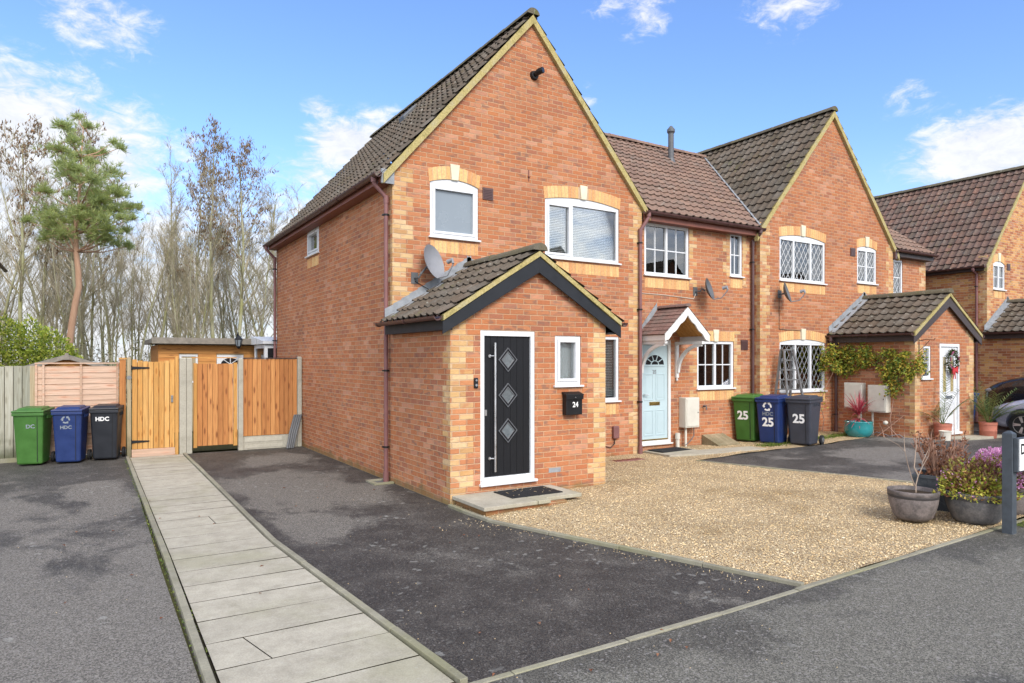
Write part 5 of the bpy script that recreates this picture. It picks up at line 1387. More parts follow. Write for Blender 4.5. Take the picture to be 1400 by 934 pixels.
mb.build('panel_batten', MAT['wood_pale'], t); mb = MB(); mb.box(-.88,.505,15.73,15.82,1.842,1.865); mb.build('panel_cap', MAT['wood_pale'], t)
t = thing('fence_return', 'short orange board strip joining the lap panel to the gate', 'fence', (.55,15.7,0))
mb = MB(); boards(mb, .505, .625, 15.62, .05, 1.93, .12); mb.build('fence_boards', MAT['wood_orange'], t); mb = MB(); mb.box(.50,.64,15.59,15.60,1.93,1.96); mb.build('panel_cap', MAT['wood_gold'], t)
GY = 15.40
t = thing('garden_gate', 'closed golden wooden gate with black strap hinges at the end of the slab path', 'gate', (1.1,GY,0))
mb = MB(); boards(mb, .715, 1.475, GY, .15, 1.93, .095, top=lambda q: 1.94 - .06*(1-(2*q-1)**2)); mb.build('gate_boards', MAT['wood_gold'], t)
mb = MB(); 
for z in (.35, 1.05, 1.72): mb.box(.72,1.47,GY+.012,GY+.05,z,z+.09)
mb.build('ledge', MAT['wood_gold'], t); mb = MB(); mb.box(.72,1.47,GY+.0115,GY+.0118,.16,1.86); mb.build('gate_gap_shade', MAT['joint_and_gap_shade'], t)  # added dark sheet paints the shade between the gate boards
for z in (.30, 1.76):
    h = MB(); h.prism([(.70,z-.03),(.70,z+.03),(1.02,z+.012),(1.02,z-.012)], lambda u,v,d: (u,GY+d,v), -.026, -.017); h.tube([(.705,GY-.03,z-.05),(.705,GY-.03,z+.05)], .012, 8); h.build('hinge', MAT['black_plastic'], t)
h = MB(); h.box(1.405,1.445,GY-.045,GY-.016,1.06,1.20); h.tube([(1.425,GY-.045,1.15),(1.425,GY-.06,1.15)], .012, 8); h.build('latch', MAT['alu'], t, bevel=.006)
def post(label, x0, x1, y0, y1, z1, mat, grp, cap=True):
    t = thing('gate_post', label, 'post', ((x0+x1)/2,(y0+y1)/2,0), grp); m = MB(); m.box(x0,x1,y0,y1,-.05,z1); m.build('shaft', MAT[mat], t, bevel=.006)
    c = MB(); c.hexa([(x0,y0,z1+.001),(x1,y0,z1+.001),(x1,y1,z1+.001),(x0,y1,z1+.001),(x0+.02,y0+.02,z1+.02),(x1-.02,y0+.02,z1+.02),(x1-.02,y1-.02,z1+.02),(x0+.02,y1-.02,z1+.02)]); c.build('post_cap', MAT[mat], t); return t
G = 'posts along the gate line'
t = post('weathered timber post on the hinge side of the golden gate', .63, .70, GY-.05, GY+.03, 1.95, 'wood_post', G); m = MB(); m.tube([(.665,GY-.051,1.57),(.665,GY-.058,1.57)], .04, 14); m.build('ring_plate', MAT['alu'], t)
post('thin golden post on the latch side of the golden gate', 1.482, 1.545, GY-.02, GY+.05, 1.97, 'wood_gold', G)
post('wider concrete post right of the golden gate', 1.56, 1.685, GY-.06, GY+.06, 1.94, 'post_conc', G)
post('slim concrete post between the golden gate and the narrow fence panel', 1.69, 1.795, GY-.05, GY+.06, 1.94, 'post_conc', G)
post('concrete post between the narrow panel and the wide orange panel', 2.69, 2.785, GY-.06, GY+.05, 1.93, 'post_conc', G)
post('concrete post against the house wall at the end of the fence', 3.925, 4.015, GY-.05, GY+.05, 1.97, 'post_conc', G)
G=G
t = thing('threshold_board', 'pale timber threshold under the golden gate', 'board', (1.1,GY,0)); m = MB(); m.box(.71,1.48,GY-.03,GY+.02,-.01,.145); m.build('board', MAT['wood_pale'], t, bevel=.004); m = MB(); m.box(.71,1.48,GY-.055,GY-.031,-.01,.05); m.build('foot_board', MAT['wood_pale'], t)
t = thing('garden_gate', 'narrow orange board gate with a gap below, beside the concrete posts', 'gate', (2.25,GY+.05,0))
mb = MB(); boards(mb, 1.90, 2.60, GY+.06, .13, 1.84, .10); mb.build('gate_boards', MAT['wood_orange'], t); mb = MB(); mb.box(1.90,2.60,GY+.0715,GY+.074,.14,1.83); mb.build('gate_gap_shade', MAT['joint_and_gap_shade'], t)  # dark sheet stands in for shade showing between these boards
mb = MB(); mb.box(1.83,1.897,GY+.03,GY+.07,.10,1.85); mb.box(2.603,2.68,GY+.03,GY+.07,.10,1.86); mb.build('gate_stile', MAT['wood_gold'], t); mb = MB(); mb.box(1.80,2.68,GY+.10,GY+.13,1.955,1.975); mb.build('top_batten', MAT['wood_gold'], t)
t = thing('board_fence', 'wide orange board fence panel on a concrete gravel board beside the house', 'fence', (3.35,GY,0))
mb = MB(); boards(mb, 2.79, 3.92, GY, .29, 1.94, .098); mb.build('fence_boards', MAT['wood_orange'], t); mb = MB(); mb.box(2.79,3.92,GY+.0125,GY+.016,.30,1.93); mb.build('panel_gap_shade', MAT['joint_and_gap_shade'], t)  # shade in the board gaps is painted by an added dark sheet
mb = MB(); mb.box(2.79,3.92,GY-.03,GY+.03,1.945,1.965); mb.build('panel_cap', MAT['umber_board'], t)
mb = MB(); mb.box(2.79,3.92,GY-.02,GY+.02,-.05,.28); mb.box(2.82,3.60,GY-.026,GY-.0201,.03,.10); mb.box(2.82,3.60,GY-.026,GY-.0201,.16,.25); mb.box(3.63,3.90,GY-.026,GY-.0201,.03,.25); mb.build('gravel_board', MAT['post_conc'], t, bevel=.004)
for i in range(4):
    m = MB(); x = 3.62+i*.045; m.tube([(x,15.02+.02*i,.01),(x+.08,15.12,.32),(x+.20,15.27,.62),(x+.24,15.33,.70)], .024, 8)
    o = m.build('plastic_tube', MAT['dark_grey_plastic'], base=(x,15.02,0), smooth=45); tag(o, 'dark plastic tube of a bundle leaning on the fence by the house wall', 'tube', 'tubes leaning on the fence'); 
# shed and cabin behind the fence
t = thing('garden_shed', 'small shed roof peeking over the pinkish lap panel', 'shed', (-.4,17.6,0))
mb = MB(); mb.prism([(-1.25,0),(.45,0),(.45,1.72),(-.40,2.0),(-1.25,1.72)], lambda u,v,d: (u,17.2+d,v), 0, 1.6); mb.build('shed_wall', MAT['wood_clad'], t)
mb = MB()
for s in (-1,1): mb.hexa([(-.40,17.08,2.0),(-.40+s*.98,17.08,1.68),(-.40+s*.98,18.9,1.68),(-.40,18.9,2.0),(-.40,17.08,2.035),(-.40+s*.98,17.08,1.715),(-.40+s*.98,18.9,1.715),(-.40,18.9,2.035)])
ro = mb.build('shed_roof', MAT['dark_grey_plastic'], t)
mb = MB()
for s in (-1,1): mb.bar((-.40,17.06,1.985),(-.40+s*1.0,17.06,1.655),.02,.085,up=(0,0,1))
mb.prism([(-.45,1.92),(-.35,1.92),(-.37,2.06),(-.43,2.06)], lambda u,v,d:(u,17.03+d,v), 0, .02); mb.build('barge_board', MAT['cabin_fascia'], ro, base=t['_base'])
t = thing('garden_cabin', 'flat roofed timber cabin with white door seen over the gates', 'cabin', (3,20,0))
mb = MB(); mb.box(1.56,4.9,20.03,22.6,0,2.33); cb = mb.build('cabin_core', MAT['wood_post'], t)
mb = MB(); z = 0
while z < 2.3:
    for (a, b) in ((1.55,2.02),(2.49,2.94),(3.64,4.9)) if z < 2.06 else ((1.55,4.9),):
        mb.hexa([(a,20.0,z),(b,20.0,z),(b,20.028,z),(a,20.028,z),(a,20.012,z+.108),(b,20.012,z+.108),(b,20.028,z+.108),(a,20.028,z+.108)])
    mb.box(1.53,1.549,20.0,22.6,z,z+.108); z += .11
mb.build('cladding', MAT['wood_clad'], t)
mb = MB(); mb.hexa([(1.38,19.72,2.36),(5.0,19.72,2.36),(5.0,22.7,2.36),(1.38,22.7,2.36),(1.38,19.72,2.48),(5.0,19.72,2.48),(5.0,22.7,2.48),(1.38,22.7,2.48)]); ro = mb.build('cabin_roof', MAT['cabin_fascia'], t)
mb = MB(); mb.box(1.36,5.0,19.69,19.719,2.34,2.50); mb.build('fascia', MAT['cabin_fascia'], ro, base=t['_base'])
WC = Wall('F', 20.0)
window(t, WC, 2.03, 2.48, 1.3, 2.06, fill='none', sillw=0, below=False)
mb = MB(); WC.box(mb, 2.95,3.63,0,2.05,-.01,.06); cd = mb.build('cabin_door', MAT['upvc'], t)
mb = MB(); mb.prism([(3.29+.24*math.cos(math.pi*i/12),1.80+.17*math.sin(math.pi*i/12)) for i in range(13)], lambda u,v,d: WC.P(u,v,d), -.018, -.011); mb.build('fanlight', MAT['dark_glass'], cd, base=t['_base'])
mb = MB()
for q in (.25,.5,.75): mb.bar(WC.P(3.29,1.80,-.021), WC.P(3.29+.24*math.cos(math.pi*q),1.80+.17*math.sin(math.pi*q),-.021), .018,.008, up=(0,-1,0))
mb.build('fanlight_bars', MAT['upvc'], cd, base=t['_base'])
t = thing('wall_lantern', 'black lantern hanging from the cabin fascia', 'lantern', (3.42,19.55,2.2))
m = MB(); m.box(3.40,3.44,19.66,19.688,2.38,2.62); m.tube([(3.42,19.66,2.60),(3.42,19.56,2.66),(3.42,19.50,2.58)], .012, 8); m.build('bracket', MAT['black_plastic'], t)
m = MB(); m.lathe([(.02,.30),(.05,.27),(.105,.20),(.10,.185)], (3.42,19.5,2.28), 6); m.lathe([(.02,-.06),(.05,-.03),(.065,0),(.06,.012)], (3.42,19.5,2.28), 6)
for k in range(6): a = k*math.pi/3; m.bar((3.42+.06*math.cos(a),19.5+.06*math.sin(a),2.29),(3.42+.098*math.cos(a),19.5+.098*math.sin(a),2.47),.012,.012)
m.build('lantern_frame', MAT['black_plastic'], t); m = MB(); m.lathe([(.05,.012),(.088,.184)], (3.42,19.5,2.28), 6); m.build('lantern_glass', MAT['frosted'], t)
# white framed lean-to at the back of the near house
t = thing('conservatory', 'white framed conservatory corner behind the near house', 'conservatory', (4.8,18.6,0))
m = MB(); m.box(3.84,3.92,18.3,18.4,0,2.32); m.box(3.84,3.92,19.5,19.6,0,2.32); m.box(4.28,4.36,18.3,18.38,0,2.22); m.box(3.921,6.5,18.3,18.4,2.22,2.32); m.box(3.921,6.5,18.3,18.38,.9,.98); m.box(3.84,3.92,18.401,19.499,2.22,2.32); m.box(3.84,3.92,18.401,19.499,.9,.98); m.build('frame', MAT['upvc'], t, bevel=.006)
m = MB(); m.box(3.921,6.5,18.33,18.35,.981,2.219); m.box(3.87,3.885,18.401,19.499,.981,2.219); m.build('pane', MAT['dark_glass'], t)
m = MB(); m.box(3.87,6.5,18.32,18.39,0,.899); m.box(3.85,3.91,18.401,19.499,0,.899); m.build('dwarf_wall', MAT['brick_red'], t); m = MB(); m.hexa([(3.78,18.22,2.33),(6.5,18.22,2.33),(6.5,19.7,2.33),(3.78,19.7,2.33),(3.78,18.22,2.40),(6.5,18.22,2.40),(6.5,19.7,2.56),(3.78,19.7,2.56)]); m.build('roof', MAT['upvc'], t)
# ================================================================== pots and plants by the footway
def pot_mesh(x, y, z, r, h, mat, t, belly=.0, name='pot'):
    m = MB(); prof = [(r*.62,0),(r*.70,.02)]
    n = 9
    for i in range(1, n+1):
        q = i/n; prof.append((r*(.70 + .28*math.sin(q*math.pi/2)), h*.86*q))
    prof += [(r*.985,h*.865),(r*1.0,h*.88),(r*1.01,h*.97),(r*1.0,h),(r*.93,h),(r*.915,h*.97),(r*.88,h*.86)]
    m.lathe(prof, (x,y,z), 40); o = m.build(name, mat, t, smooth=50)
    s = MB(); s.lathe([(r*.905,h*.87),(.01,h*.90)], (x,y,z), 24); s.build('soil', MAT['soil'], t, smooth=60)
    b = MB(); b.lathe([(r*.972,h*.76),(r*.988,h*.77),(r*.992,h*.84),(r*.975,h*.85)], (x,y,z), 40); b.build('pot_band', MAT['pot_band'], o, base=t['_base'], smooth=50)
    return o
def pot_mat(name, a, b):
    t = NT(name); ob = t.coord('Object'); n = t.noise(ob, 7, 5, .65); f = t.noise(ob, 60, 3)
    c = t.mix(t.map(n, .38, .62), a, b); c = t.mix(1.0, c, t.ramp(f, [(.3,.8),(.7,1.15)]), 'MULTIPLY')
    return t.pbr(c, .65, t.bump(f, .002, .5), spec=.35)
MAT['pot_grey'] = pot_mat('weathered_barrel_pot', (.105,.092,.088), (.20,.17,.16)); MAT['pot_dark'] = pot_mat('dark_barrel_pot', (.075,.075,.078), (.14,.13,.125)); MAT['pot_band'] = flat('dark_pot_band', (.055,.05,.05), .6, .3, var=.3)
MAT['planter'] = pot_mat('slate_planter', (.042,.050,.058), (.075,.083,.09)); MAT['turq'] = flat('turquoise_glaze', (.02,.22,.23), .12, .6, var=.25, scale=5, coat=.6); MAT['terra'] = flat('terracotta', (.42,.15,.10), .7, .3, var=.25, scale=8)

def stems(mb, base, n, h, spread, r, kids_=2, wob=.04, curve=0, mi=0, tips=None):
    for i in range(n):
        a = rng.uniform(0, 6.283); s = rng.uniform(.25, 1)*spread; L = h*rng.uniform(.65, 1.1); p = Vector(base)+Vector((math.cos(a),math.sin(a),0))*s*.18
        pts = [p.copy()]; d = Vector((math.cos(a)*s, math.sin(a)*s, 1)).normalized()
        for k in range(5):
            d = (d + Vector((rng.uniform(-1,1),rng.uniform(-1,1),rng.uniform(-.3,.4)))*wob*2).normalized(); p = p + d*L/5; pts.append(p.copy())
        mb.tube(pts, [r*(1-.13*k) for k in range(6)], 5, mi=mi)
        if tips is not None: tips.append((pts[-1], d)); tips.append((pts[-2], d))
        for q in range(kids_):
            st_ = pts[rng.randint(2,4)]; dd = (d + rdir(-.1,.5)*.7).normalized(); e = [st_, st_+dd*L*.16, st_+dd*L*.28+Vector((0,0,.02))]; mb.tube(e, [r*.6,r*.45,r*.3], 4, mi=mi)
            if tips is not None: tips.append((e[-1], dd))

z0 = ground_z(8.4) + .015
t = thing('barrel_planter', 'weathered round barrel pot with one bare pale stem, nearest the gravel', 'plant pot', (8.07,4.25,z0)); pot_mesh(8.07,4.25,z0,.265,.335,MAT['pot_grey'],t)
m = MB(); b = Vector((8.09,4.23,z0+.29))
m.tube([b, b+Vector((.0,0,.10)), b+Vector((.05,.0,.20)), b+Vector((.10,-.02,.30)), b+Vector((.24,-.02,.42)), b+Vector((.30,0,.52))], [.009,.008,.006,.004,.003,.002], 6)
m.tube([b+Vector((0,0,.07)), b+Vector((-.04,.02,.16)), b+Vector((-.07,.05,.32)), b+Vector((-.10,.07,.48)), b+Vector((-.18,.10,.56)), b+Vector((-.30,.16,.63)), b+Vector((-.36,.18,.66))], [.007,.006,.004,.003,.0025,.002,.0015], 6)
m.tube([b+Vector((.05,0,.20)), b+Vector((.02,.03,.30)), b+Vector((.12,.06,.52)), b+Vector((.20,.1,.62))], [.009,.007,.005,.002], 5)
m.tube([b+Vector((.10,-.02,.30)), b+Vector((.20,.03,.34)), b+Vector((.36,.05,.46))], [.007,.005,.003], 5)
m.tube([b+Vector((-.10,.07,.48)), b+Vector((-.06,.1,.58)), b+Vector((-.02,.12,.68))], [.005,.003,.002], 5); m.build('bare_stem', MAT['pale_stem'], t, smooth=60)

t = thing('square_planter', 'dark square tapered planter with a dried brown hydrangea', 'plant pot', (8.89,4.37,z0)); X, Y = 8.89, 4.37
m = MB(); a, b2, h = .20, .255, .43
ang = R(18); Mx = Matrix.Translation((X,Y,z0)) @ Matrix.Rotation(ang, 4, 'Z')
def ringbox(m, a0, z0_, a1, z1_): m.hexa([(-a0,-a0,z0_),(a0,-a0,z0_),(a0,a0,z0_),(-a0,a0,z0_),(-a1,-a1,z1_),(a1,-a1,z1_),(a1,a1,z1_),(-a1,a1,z1_)])
ringbox(m, a, 0, b2*.975, h*.90)
for (x0,x1,y0,y1) in ((-b2,b2,-b2,-b2+.03),(-b2,b2,b2-.03,b2),(-b2,-b2+.03,-b2+.03,b2-.03),(b2-.03,b2,-b2+.03,b2-.03)): m.box(x0,x1,y0,y1,h*.90+.001,h)
m.xform(Mx); m.build('planter_box', MAT['planter'], t, bevel=.004)
m = MB(); m.box(-b2+.032,b2-.032,-b2+.032,b2-.032,h*.90,h*.94); m.xform(Mx); m.build('soil', MAT['soil'], t)
m = MB(); tips = []; stems(m, (X,Y,z0+.39), 46, .50, .62, .011, 2, .05, tips=tips); m.tube([(X+.18,Y-.05,z0+.4),(X+.24,Y-.06,z0+.8),(X+.25,Y-.05,z0+1.2)], [.008,.006,.003], 5); m.build('dry_stems', MAT['stem'], t, smooth=60)
m = MB()
for i in range(170): a_ = rng.uniform(0,6.28); r_2 = rng.uniform(0,.25); leaf(m, (X+r_2*math.cos(a_), Y+r_2*math.sin(a_), z0+.40+rng.uniform(0,.17)), rdir(-.4,1), rng.uniform(.04,.08), rng.uniform(.02,.045), bend=.35)
for p, d in tips:
    if rng.random() < .4:
        for k in range(4): leaf(m, p, rdir(-.8,.8), rng.uniform(.03,.06), .025, bend=.4)
for k in range(40): leaf(m, (X+.18+rng.gauss(0,.035),Y-.1+rng.gauss(0,.03),z0+.72+rng.gauss(0,.012)), rdir(-.3,.5), .04, .03, mi=1)
m.build('dry_leaves', [MAT['dry'], leaf_mat('faded_hydrangea_head', [(0,(.50,.22,.10)),(1,(.66,.36,.18))])], t)

def bush(t, x, y, z, rx, rz, n, mats, top_mat, size, seed=0, name='foliage'):
    m = MB()
    for i in range(n):
        d = rdir(-.25, 1); q = rng.random()**.35; bump = 1 + .16*math.sin(d.x*7+seed)*math.cos(d.y*6+seed*2) + .08*math.sin(d.z*11+d.x*5)
        p = Vector((x + d.x*rx*q*bump, y + d.y*rx*q*bump, z + max(-.03, d.z*rz*q*bump)))
        top = d.z*q + rng.gauss(0,.22); mi = 1 if top > .62 else 0
        leaf(m, p, (d + rdir()*.8 + Vector((0,0,.3))), size*rng.uniform(.7,1.3), size*rng.uniform(.45,.65), mi=mi, bend=.25)
    return m.build(name, [mats, top_mat], t)
t = thing('barrel_planter', 'dark barrel pot full of a yellow green and bronze shrub, left of the sign post', 'plant pot', (8.52,3.80,z0)); pot_mesh(8.52,3.80,z0,.305,.345,MAT['pot_dark'],t)
bush(t, 8.52,3.80,z0+.335, .35,.37, 2900, MAT['azalea'], MAT['azalea_top'], .050, 1)
m = MB(); stems(m, (8.52,3.80,z0+.33), 26, .32, .9, .006, 2); m.build('stem', MAT['stem'], t)
m = MB()
for k in range(60):
    d = rdir(-.1,.5); p = Vector((8.52,3.80,z0+.36)) + Vector((d.x*.37,d.y*.37,d.z*.38))
    for q in range(3): leaf(m, p, d+rdir()*.9, .02, .016, mi=0)
m.build('flower', MAT['pink'], t)
t = thing('barrel_planter', 'barrel pot with pink flowering heather behind the sign post', 'plant pot', (9.30,3.80,z0)); pot_mesh(9.30,3.80,z0,.31,.37,MAT['pot_grey'],t)
bush(t, 9.30,3.80,z0+.36,.42,.36,3000, MAT['azalea_top'], MAT['azalea'], .030, 5)
m = MB()
for k in range(1500):
    d = rdir(.0,1); bp = 1+.10*math.sin(d.x*9)*math.cos(d.y*7); p = Vector((9.30,3.80,z0+.36)) + Vector((d.x*.44*bp,d.y*.44*bp,d.z*.40*bp))
    for q in range(4): leaf(m, p+rdir()*.012, d+rdir()*.8, rng.uniform(.018,.03), .018)
m.build('flower', MAT['pink'], t)

# street name sign
t = thing('street_sign', 'white street name sign on dark grey posts beside the footway', 'street sign', (8.33,3.39,.07)); zg = ground_z(8.3)
for xx in (8.33, 9.9):
    m = MB(); m.box(xx-.05,xx+.05,3.34,3.44,zg-.1,zg+1.06); m.hexa([(xx-.05,3.34,zg+1.061),(xx+.05,3.34,zg+1.061),(xx+.05,3.44,zg+1.061),(xx-.05,3.44,zg+1.061),(xx-.015,3.375,zg+1.09),(xx+.015,3.375,zg+1.09),(xx+.015,3.405,zg+1.09),(xx-.015,3.405,zg+1.09)]); m.build('post', MAT['sign_post'] if 'sign_post' in MAT else MAT.setdefault('sign_post', flat('slate_grey_post_paint', (.060,.072,.085), .55, .4, var=.35, scale=9)), t, bevel=.004)
m = MB(); m.box(8.30,9.93,3.298,3.339,zg+.66,zg+1.02); m.build('sign_backing', MAT['sign_post'], t, bevel=.004)
m = MB(); m.box(8.322,9.91,3.288,3.2975,zg+.675,zg+1.005); so = m.build('sign_plate', MAT['letter_white'], t)
m = text_mb('DY', .155, .004); mn = min(v[0] for v in m.v); m.v = [(8.345+v[0]-mn, 3.2865, zg+.85+v[1]) for v in m.v]; m.build('lettering', MAT['black_plastic'], so, base=t['_base'])

# ---- planting and pots by the farther porch
z1 = ground_z(14.7)
t = thing('glazed_pot', 'turquoise glazed pot with a red spiky cordyline before the farther porch', 'plant pot', (14.72,8.95,z1)); m = MB(); m.lathe([(.19,0),(.25,.03),(.295,.12),(.305,.22),(.29,.32),(.30,.345),(.29,.36),(.26,.355),(.255,.33)], (14.72,8.95,z1), 36); m.build('pot', MAT['turq'], t, smooth=50)
m = MB(); m.lathe([(.262,.325),(.01,.335)], (14.72,8.95,z1), 20); m.build('soil', MAT['soil'], t)
m = MB(); m.tube([(14.72,8.95,z1+.32),(14.73,8.95,z1+.55)], [.035,.03], 8); m.build('stem', MAT['stem'], t)
m = MB()
def blade(m, p, d, L, w, droop, mi=0, seg=5):
    p = Vector(p); d = Vector(d).normalized(); s = d.cross(Vector((0,0,1)))
    s = s.normalized() if s.length > 1e-3 else Vector((1,0,0)); b = len(m.v)
    for i in range(seg+1):
        q = i/seg; ww = w*(1-q**1.6)*.5+.0006; m.v.extend([tuple(p - s*ww), tuple(p + s*ww)]); d = (d + Vector((0,0,-droop/seg))).normalized(); p = p + d*L/seg
    for i in range(seg): m.idx((b+2*i,b+2*i+1,b+2*i+3,b+2*i+2), mi)
for i in range(90): blade(m, (14.73,8.95,z1+rng.uniform(.48,.58)), rdir(.0,1)+Vector((0,0,.35)), rng.uniform(.40,.66), .034, rng.uniform(.1,.9))
for i in range(16): blade(m, (14.73,8.95,z1+.42), rdir(-.3,.2), rng.uniform(.35,.55), .03, .5)
m.build('foliage', MAT['red_leaf'], t)

def palm_pot(label, x, y, h, r, nb, side):
    z = ground_z(x); t = thing('terracotta_pot', label, 'plant pot', (x,y,z)); m = MB(); m.lathe([(r*.86,0),(r*.94,.02),(r*.97,h*.45),(r*1.0,h*.47),(r*.97,h*.50),(r,h*.82),(r*1.05,h*.84),(r*1.05,h),(r*.93,h),(r*.9,h*.9)], (x,y,z), 30); m.build('pot', MAT['terra'], t, smooth=35)
    m = MB(); m.lathe([(r*.92,h*.9),(.01,h*.93)], (x,y,z), 20); m.build('soil', MAT['soil'], t)
    m = MB(); k = MB()
    for i in range(nb):
        d = rdir(.25,1) + Vector((side*.3,-.05,.75)); p = Vector((x+rng.uniform(-.03,.03),y+rng.uniform(-.03,.03),z+h*.9)); L = rng.uniform(.6,1.05); d.normalize(); pts = [p.copy()]; fr_ = []
        for s in range(9):
            d = (d + Vector((0,0,-.085))).normalized(); p = p + d*L/9; pts.append(p.copy()); fr_.append((p.copy(), d.copy()))
        k.tube(pts, [.008-.0007*s for s in range(10)], 4)
        for (p_, d_) in fr_[2:]:
            sd = d_.cross(Vector((0,0,1))).normalized()
            for sg in (-1,1): 
                for o_ in (0,.4): blade(m, p_ - d_*o_*L/9, d_*.75 + sd*sg + Vector((0,0,.1)), rng.uniform(.20,.33), .018, .5, seg=3)
    k.build('stem', MAT['palm'], t); m.build('fronds', MAT['palm'], t); return t
palm_pot('terracotta pot with thin palm fronds before the white front door', 16.15, 7.86, .36, .17, 8, -.6)
palm_pot('terracotta pot with a fuller palm at the right corner of the farther porch', 18.05, 7.78, .38, .18, 17, .5)
for lab, x, y in (('small white plant tub in front of the palm at the white door', 15.92, 7.70), ('small white plant tub in front of the blue bin by the farther porch', 18.55, 8.05)):
    z = ground_z(x); t = thing('plant_tub', lab, 'plant pot', (x,y,z)); m = MB(); m.lathe([(.10,0),(.115,.19),(.125,.195),(.125,.215),(.108,.215),(.10,.19)], (x,y,z), 24); m.build('pot', MAT['meter'], t, smooth=35); m = MB(); m.lathe([(.104,.18),(.01,.185)], (x,y,z), 16); m.build('soil', MAT['soil'], t)
# wreath
t = thing('door_wreath', 'festive wreath with a red bow hung on the white front door', 'wreath', (16.95,QY,1.62)); m = MB(); c = Vector((16.97,QY-.05,1.88))
for i in range(620):
    a = rng.uniform(0,6.283); p = c + Vector((math.cos(a)*.19*rng.uniform(.8,1.15), rng.uniform(-.035,.03), math.sin(a)*.23*rng.uniform(.82,1.12))); leaf(m, p, rdir()+Vector((math.cos(a),-.4,math.sin(a)))*.7, rng.uniform(.05,.09), .02)
m.build('foliage', leaf_mat('wreath_leaves', [(0,(.03,.06,.02)),(.6,(.07,.10,.03)),(1,(.20,.12,.06))]), t); m = MB()
for sx in (-1,1):
    m.hexa([(c.x,QY-.12,1.66),(c.x+sx*.12,QY-.12,1.60),(c.x+sx*.12,QY-.09,1.60),(c.x,QY-.09,1.66),(c.x,QY-.12,1.71),(c.x+sx*.11,QY-.12,1.76),(c.x+sx*.11,QY-.09,1.76),(c.x,QY-.09,1.71)]); m.bar((c.x+sx*.01,QY-.10,1.66),(c.x+sx*.05,QY-.09,1.48),.03,.008,up=(0,1,0))
m.build('bow', flat('red_ribbon', (.50,.03,.035), .5, .4), t); m = MB()
for i in range(16): a = rng.uniform(0,6.28); p = c+Vector((.19*math.cos(a),-.05,.23*math.sin(a))); m.lathe([(.002,-.02),(.016,-.012),(.02,0),(.016,.012),(.002,.02)], p, 8)
m.build('bauble', flat('plum_baubles', (.30,.06,.14), .25, .6), t)
# climber on the flank of the farther porch
t = thing('climbing_plant', 'green and yellow climber spread along the flank of the farther porch', 'climbing plant', (15.3,9,z1)); m = MB(); xw = Q0 - .02
paths = []
for s in range(17):
    y = rng.uniform(8.3,10.0); z = 1.72 + rng.uniform(-.1,.1); pts = [(xw-.03,y,z)]
    for k in range(6): y += rng.uniform(-.16,.16); z += rng.uniform(-.06,.09); pts.append((xw-rng.uniform(.03,.14),y,z))
    m.tube(pts, .006, 4)
m.tube([(xw-.05,8.55,z1-.1),(xw-.06,8.60,.6),(xw-.05,8.5,1.2),(xw-.06,8.62,1.75)], [.014,.013,.011,.009], 5); m.tube([(14.9,9.98,z1-.05),(14.95,9.95,.5),(14.8,9.97,.9),(15.05,9.9,1.4),(15.3,9.85,1.8)], [.012,.011,.009,.008,.006], 5); m.build('stem', MAT['stem'], t)
m = MB()
def climb_leaves(n, y0, y1, z0_, z1_, x0, x1, sp):
    cl = [(rng.uniform(y0,y1), rng.uniform(z0_,z1_), rng.uniform(.08,.22)) for _ in range(sp)]
    for i in range(n):
        cy, cz, cr = cl[rng.randrange(sp)]; d = rdir(); rr = cr*rng.random()**.4
        leaf(m, (min(xw-.01, xw-.02-abs(rng.gauss(0,.09))) + x0, cy+d.y*rr, cz+d.z*rr), Vector((-.4,rng.uniform(-1,1),rng.uniform(-1,.5))), rng.uniform(.05,.095), rng.uniform(.03,.055), bend=.2)
climb_leaves(2600, 8.12, 10.0, 1.62, 2.14, 0, 0, 42); climb_leaves(420, 8.1, 8.75, 1.15, 1.65, 0, 0, 9); climb_leaves(500, 9.7, 10.02, 1.75, 2.15, -.3, 0, 8)
for i in range(230):
    cx = Q0 + rng.uniform(-.1,.22); leaf(m, (cx, QY-.02-abs(rng.gauss(0,.06)), 1.86+rng.gauss(0,.13)-max(0,cx-Q0)*.3), Vector((rng.uniform(-1,1),-.4,rng.uniform(-1,.5))), rng.uniform(.05,.09), rng.uniform(.03,.05), bend=.2)
for i in range(60): leaf(m, (14.9+rng.gauss(0,.12), 9.95+rng.gauss(0,.05), rng.uniform(.7,1.7)), rdir(-.5,.5), .06, .03)
m.build('foliage', MAT['climber'], t)
t = thing('garden_hose', 'grey hose and loose canes tangled at the foot of the farther porch', 'hose', (15.2,8.5,z1)); m = MB()
pts = [(15.25,8.95,z1+.02),(15.18,8.80,z1+.10),(15.24,8.62,z1+.05),(15.15,8.50,z1+.03),(15.26,8.35,z1+.08),(15.2,8.2,z1+.02),(15.34,8.05,z1+.015),(15.5,7.95,z1+.012),(15.9,7.92,.185),(16.3,7.88,.17)]
m.tube(pts, .010, 6); m.build('hose_run', MAT['grey_plastic'], t, smooth=60)
for (a, b) in (((15.3,8.9,z1),(15.36,8.45,z1+.42)),((15.1,8.75,z1),(15.38,8.3,z1+.50)),((15.2,8.3,z1),(15.3,8.75,z1+.36)),((15.05,8.55,z1),(15.36,8.85,z1+.30))):
    m = MB(); m.tube([a, tuple((a[k]+b[k])/2+(.02 if k == 0 else 0) for k in range(3)), b], [.011,.009,.007], 5); m.build('cane', MAT['stem'], t)
m = MB(); m.lathe([(.0,-.05),(.04,-.035),(.055,0),(.04,.035),(.0,.05)], (15.22,8.62,z1+.32), 12); m.build('hose_end', MAT['meter'], t, smooth=60)
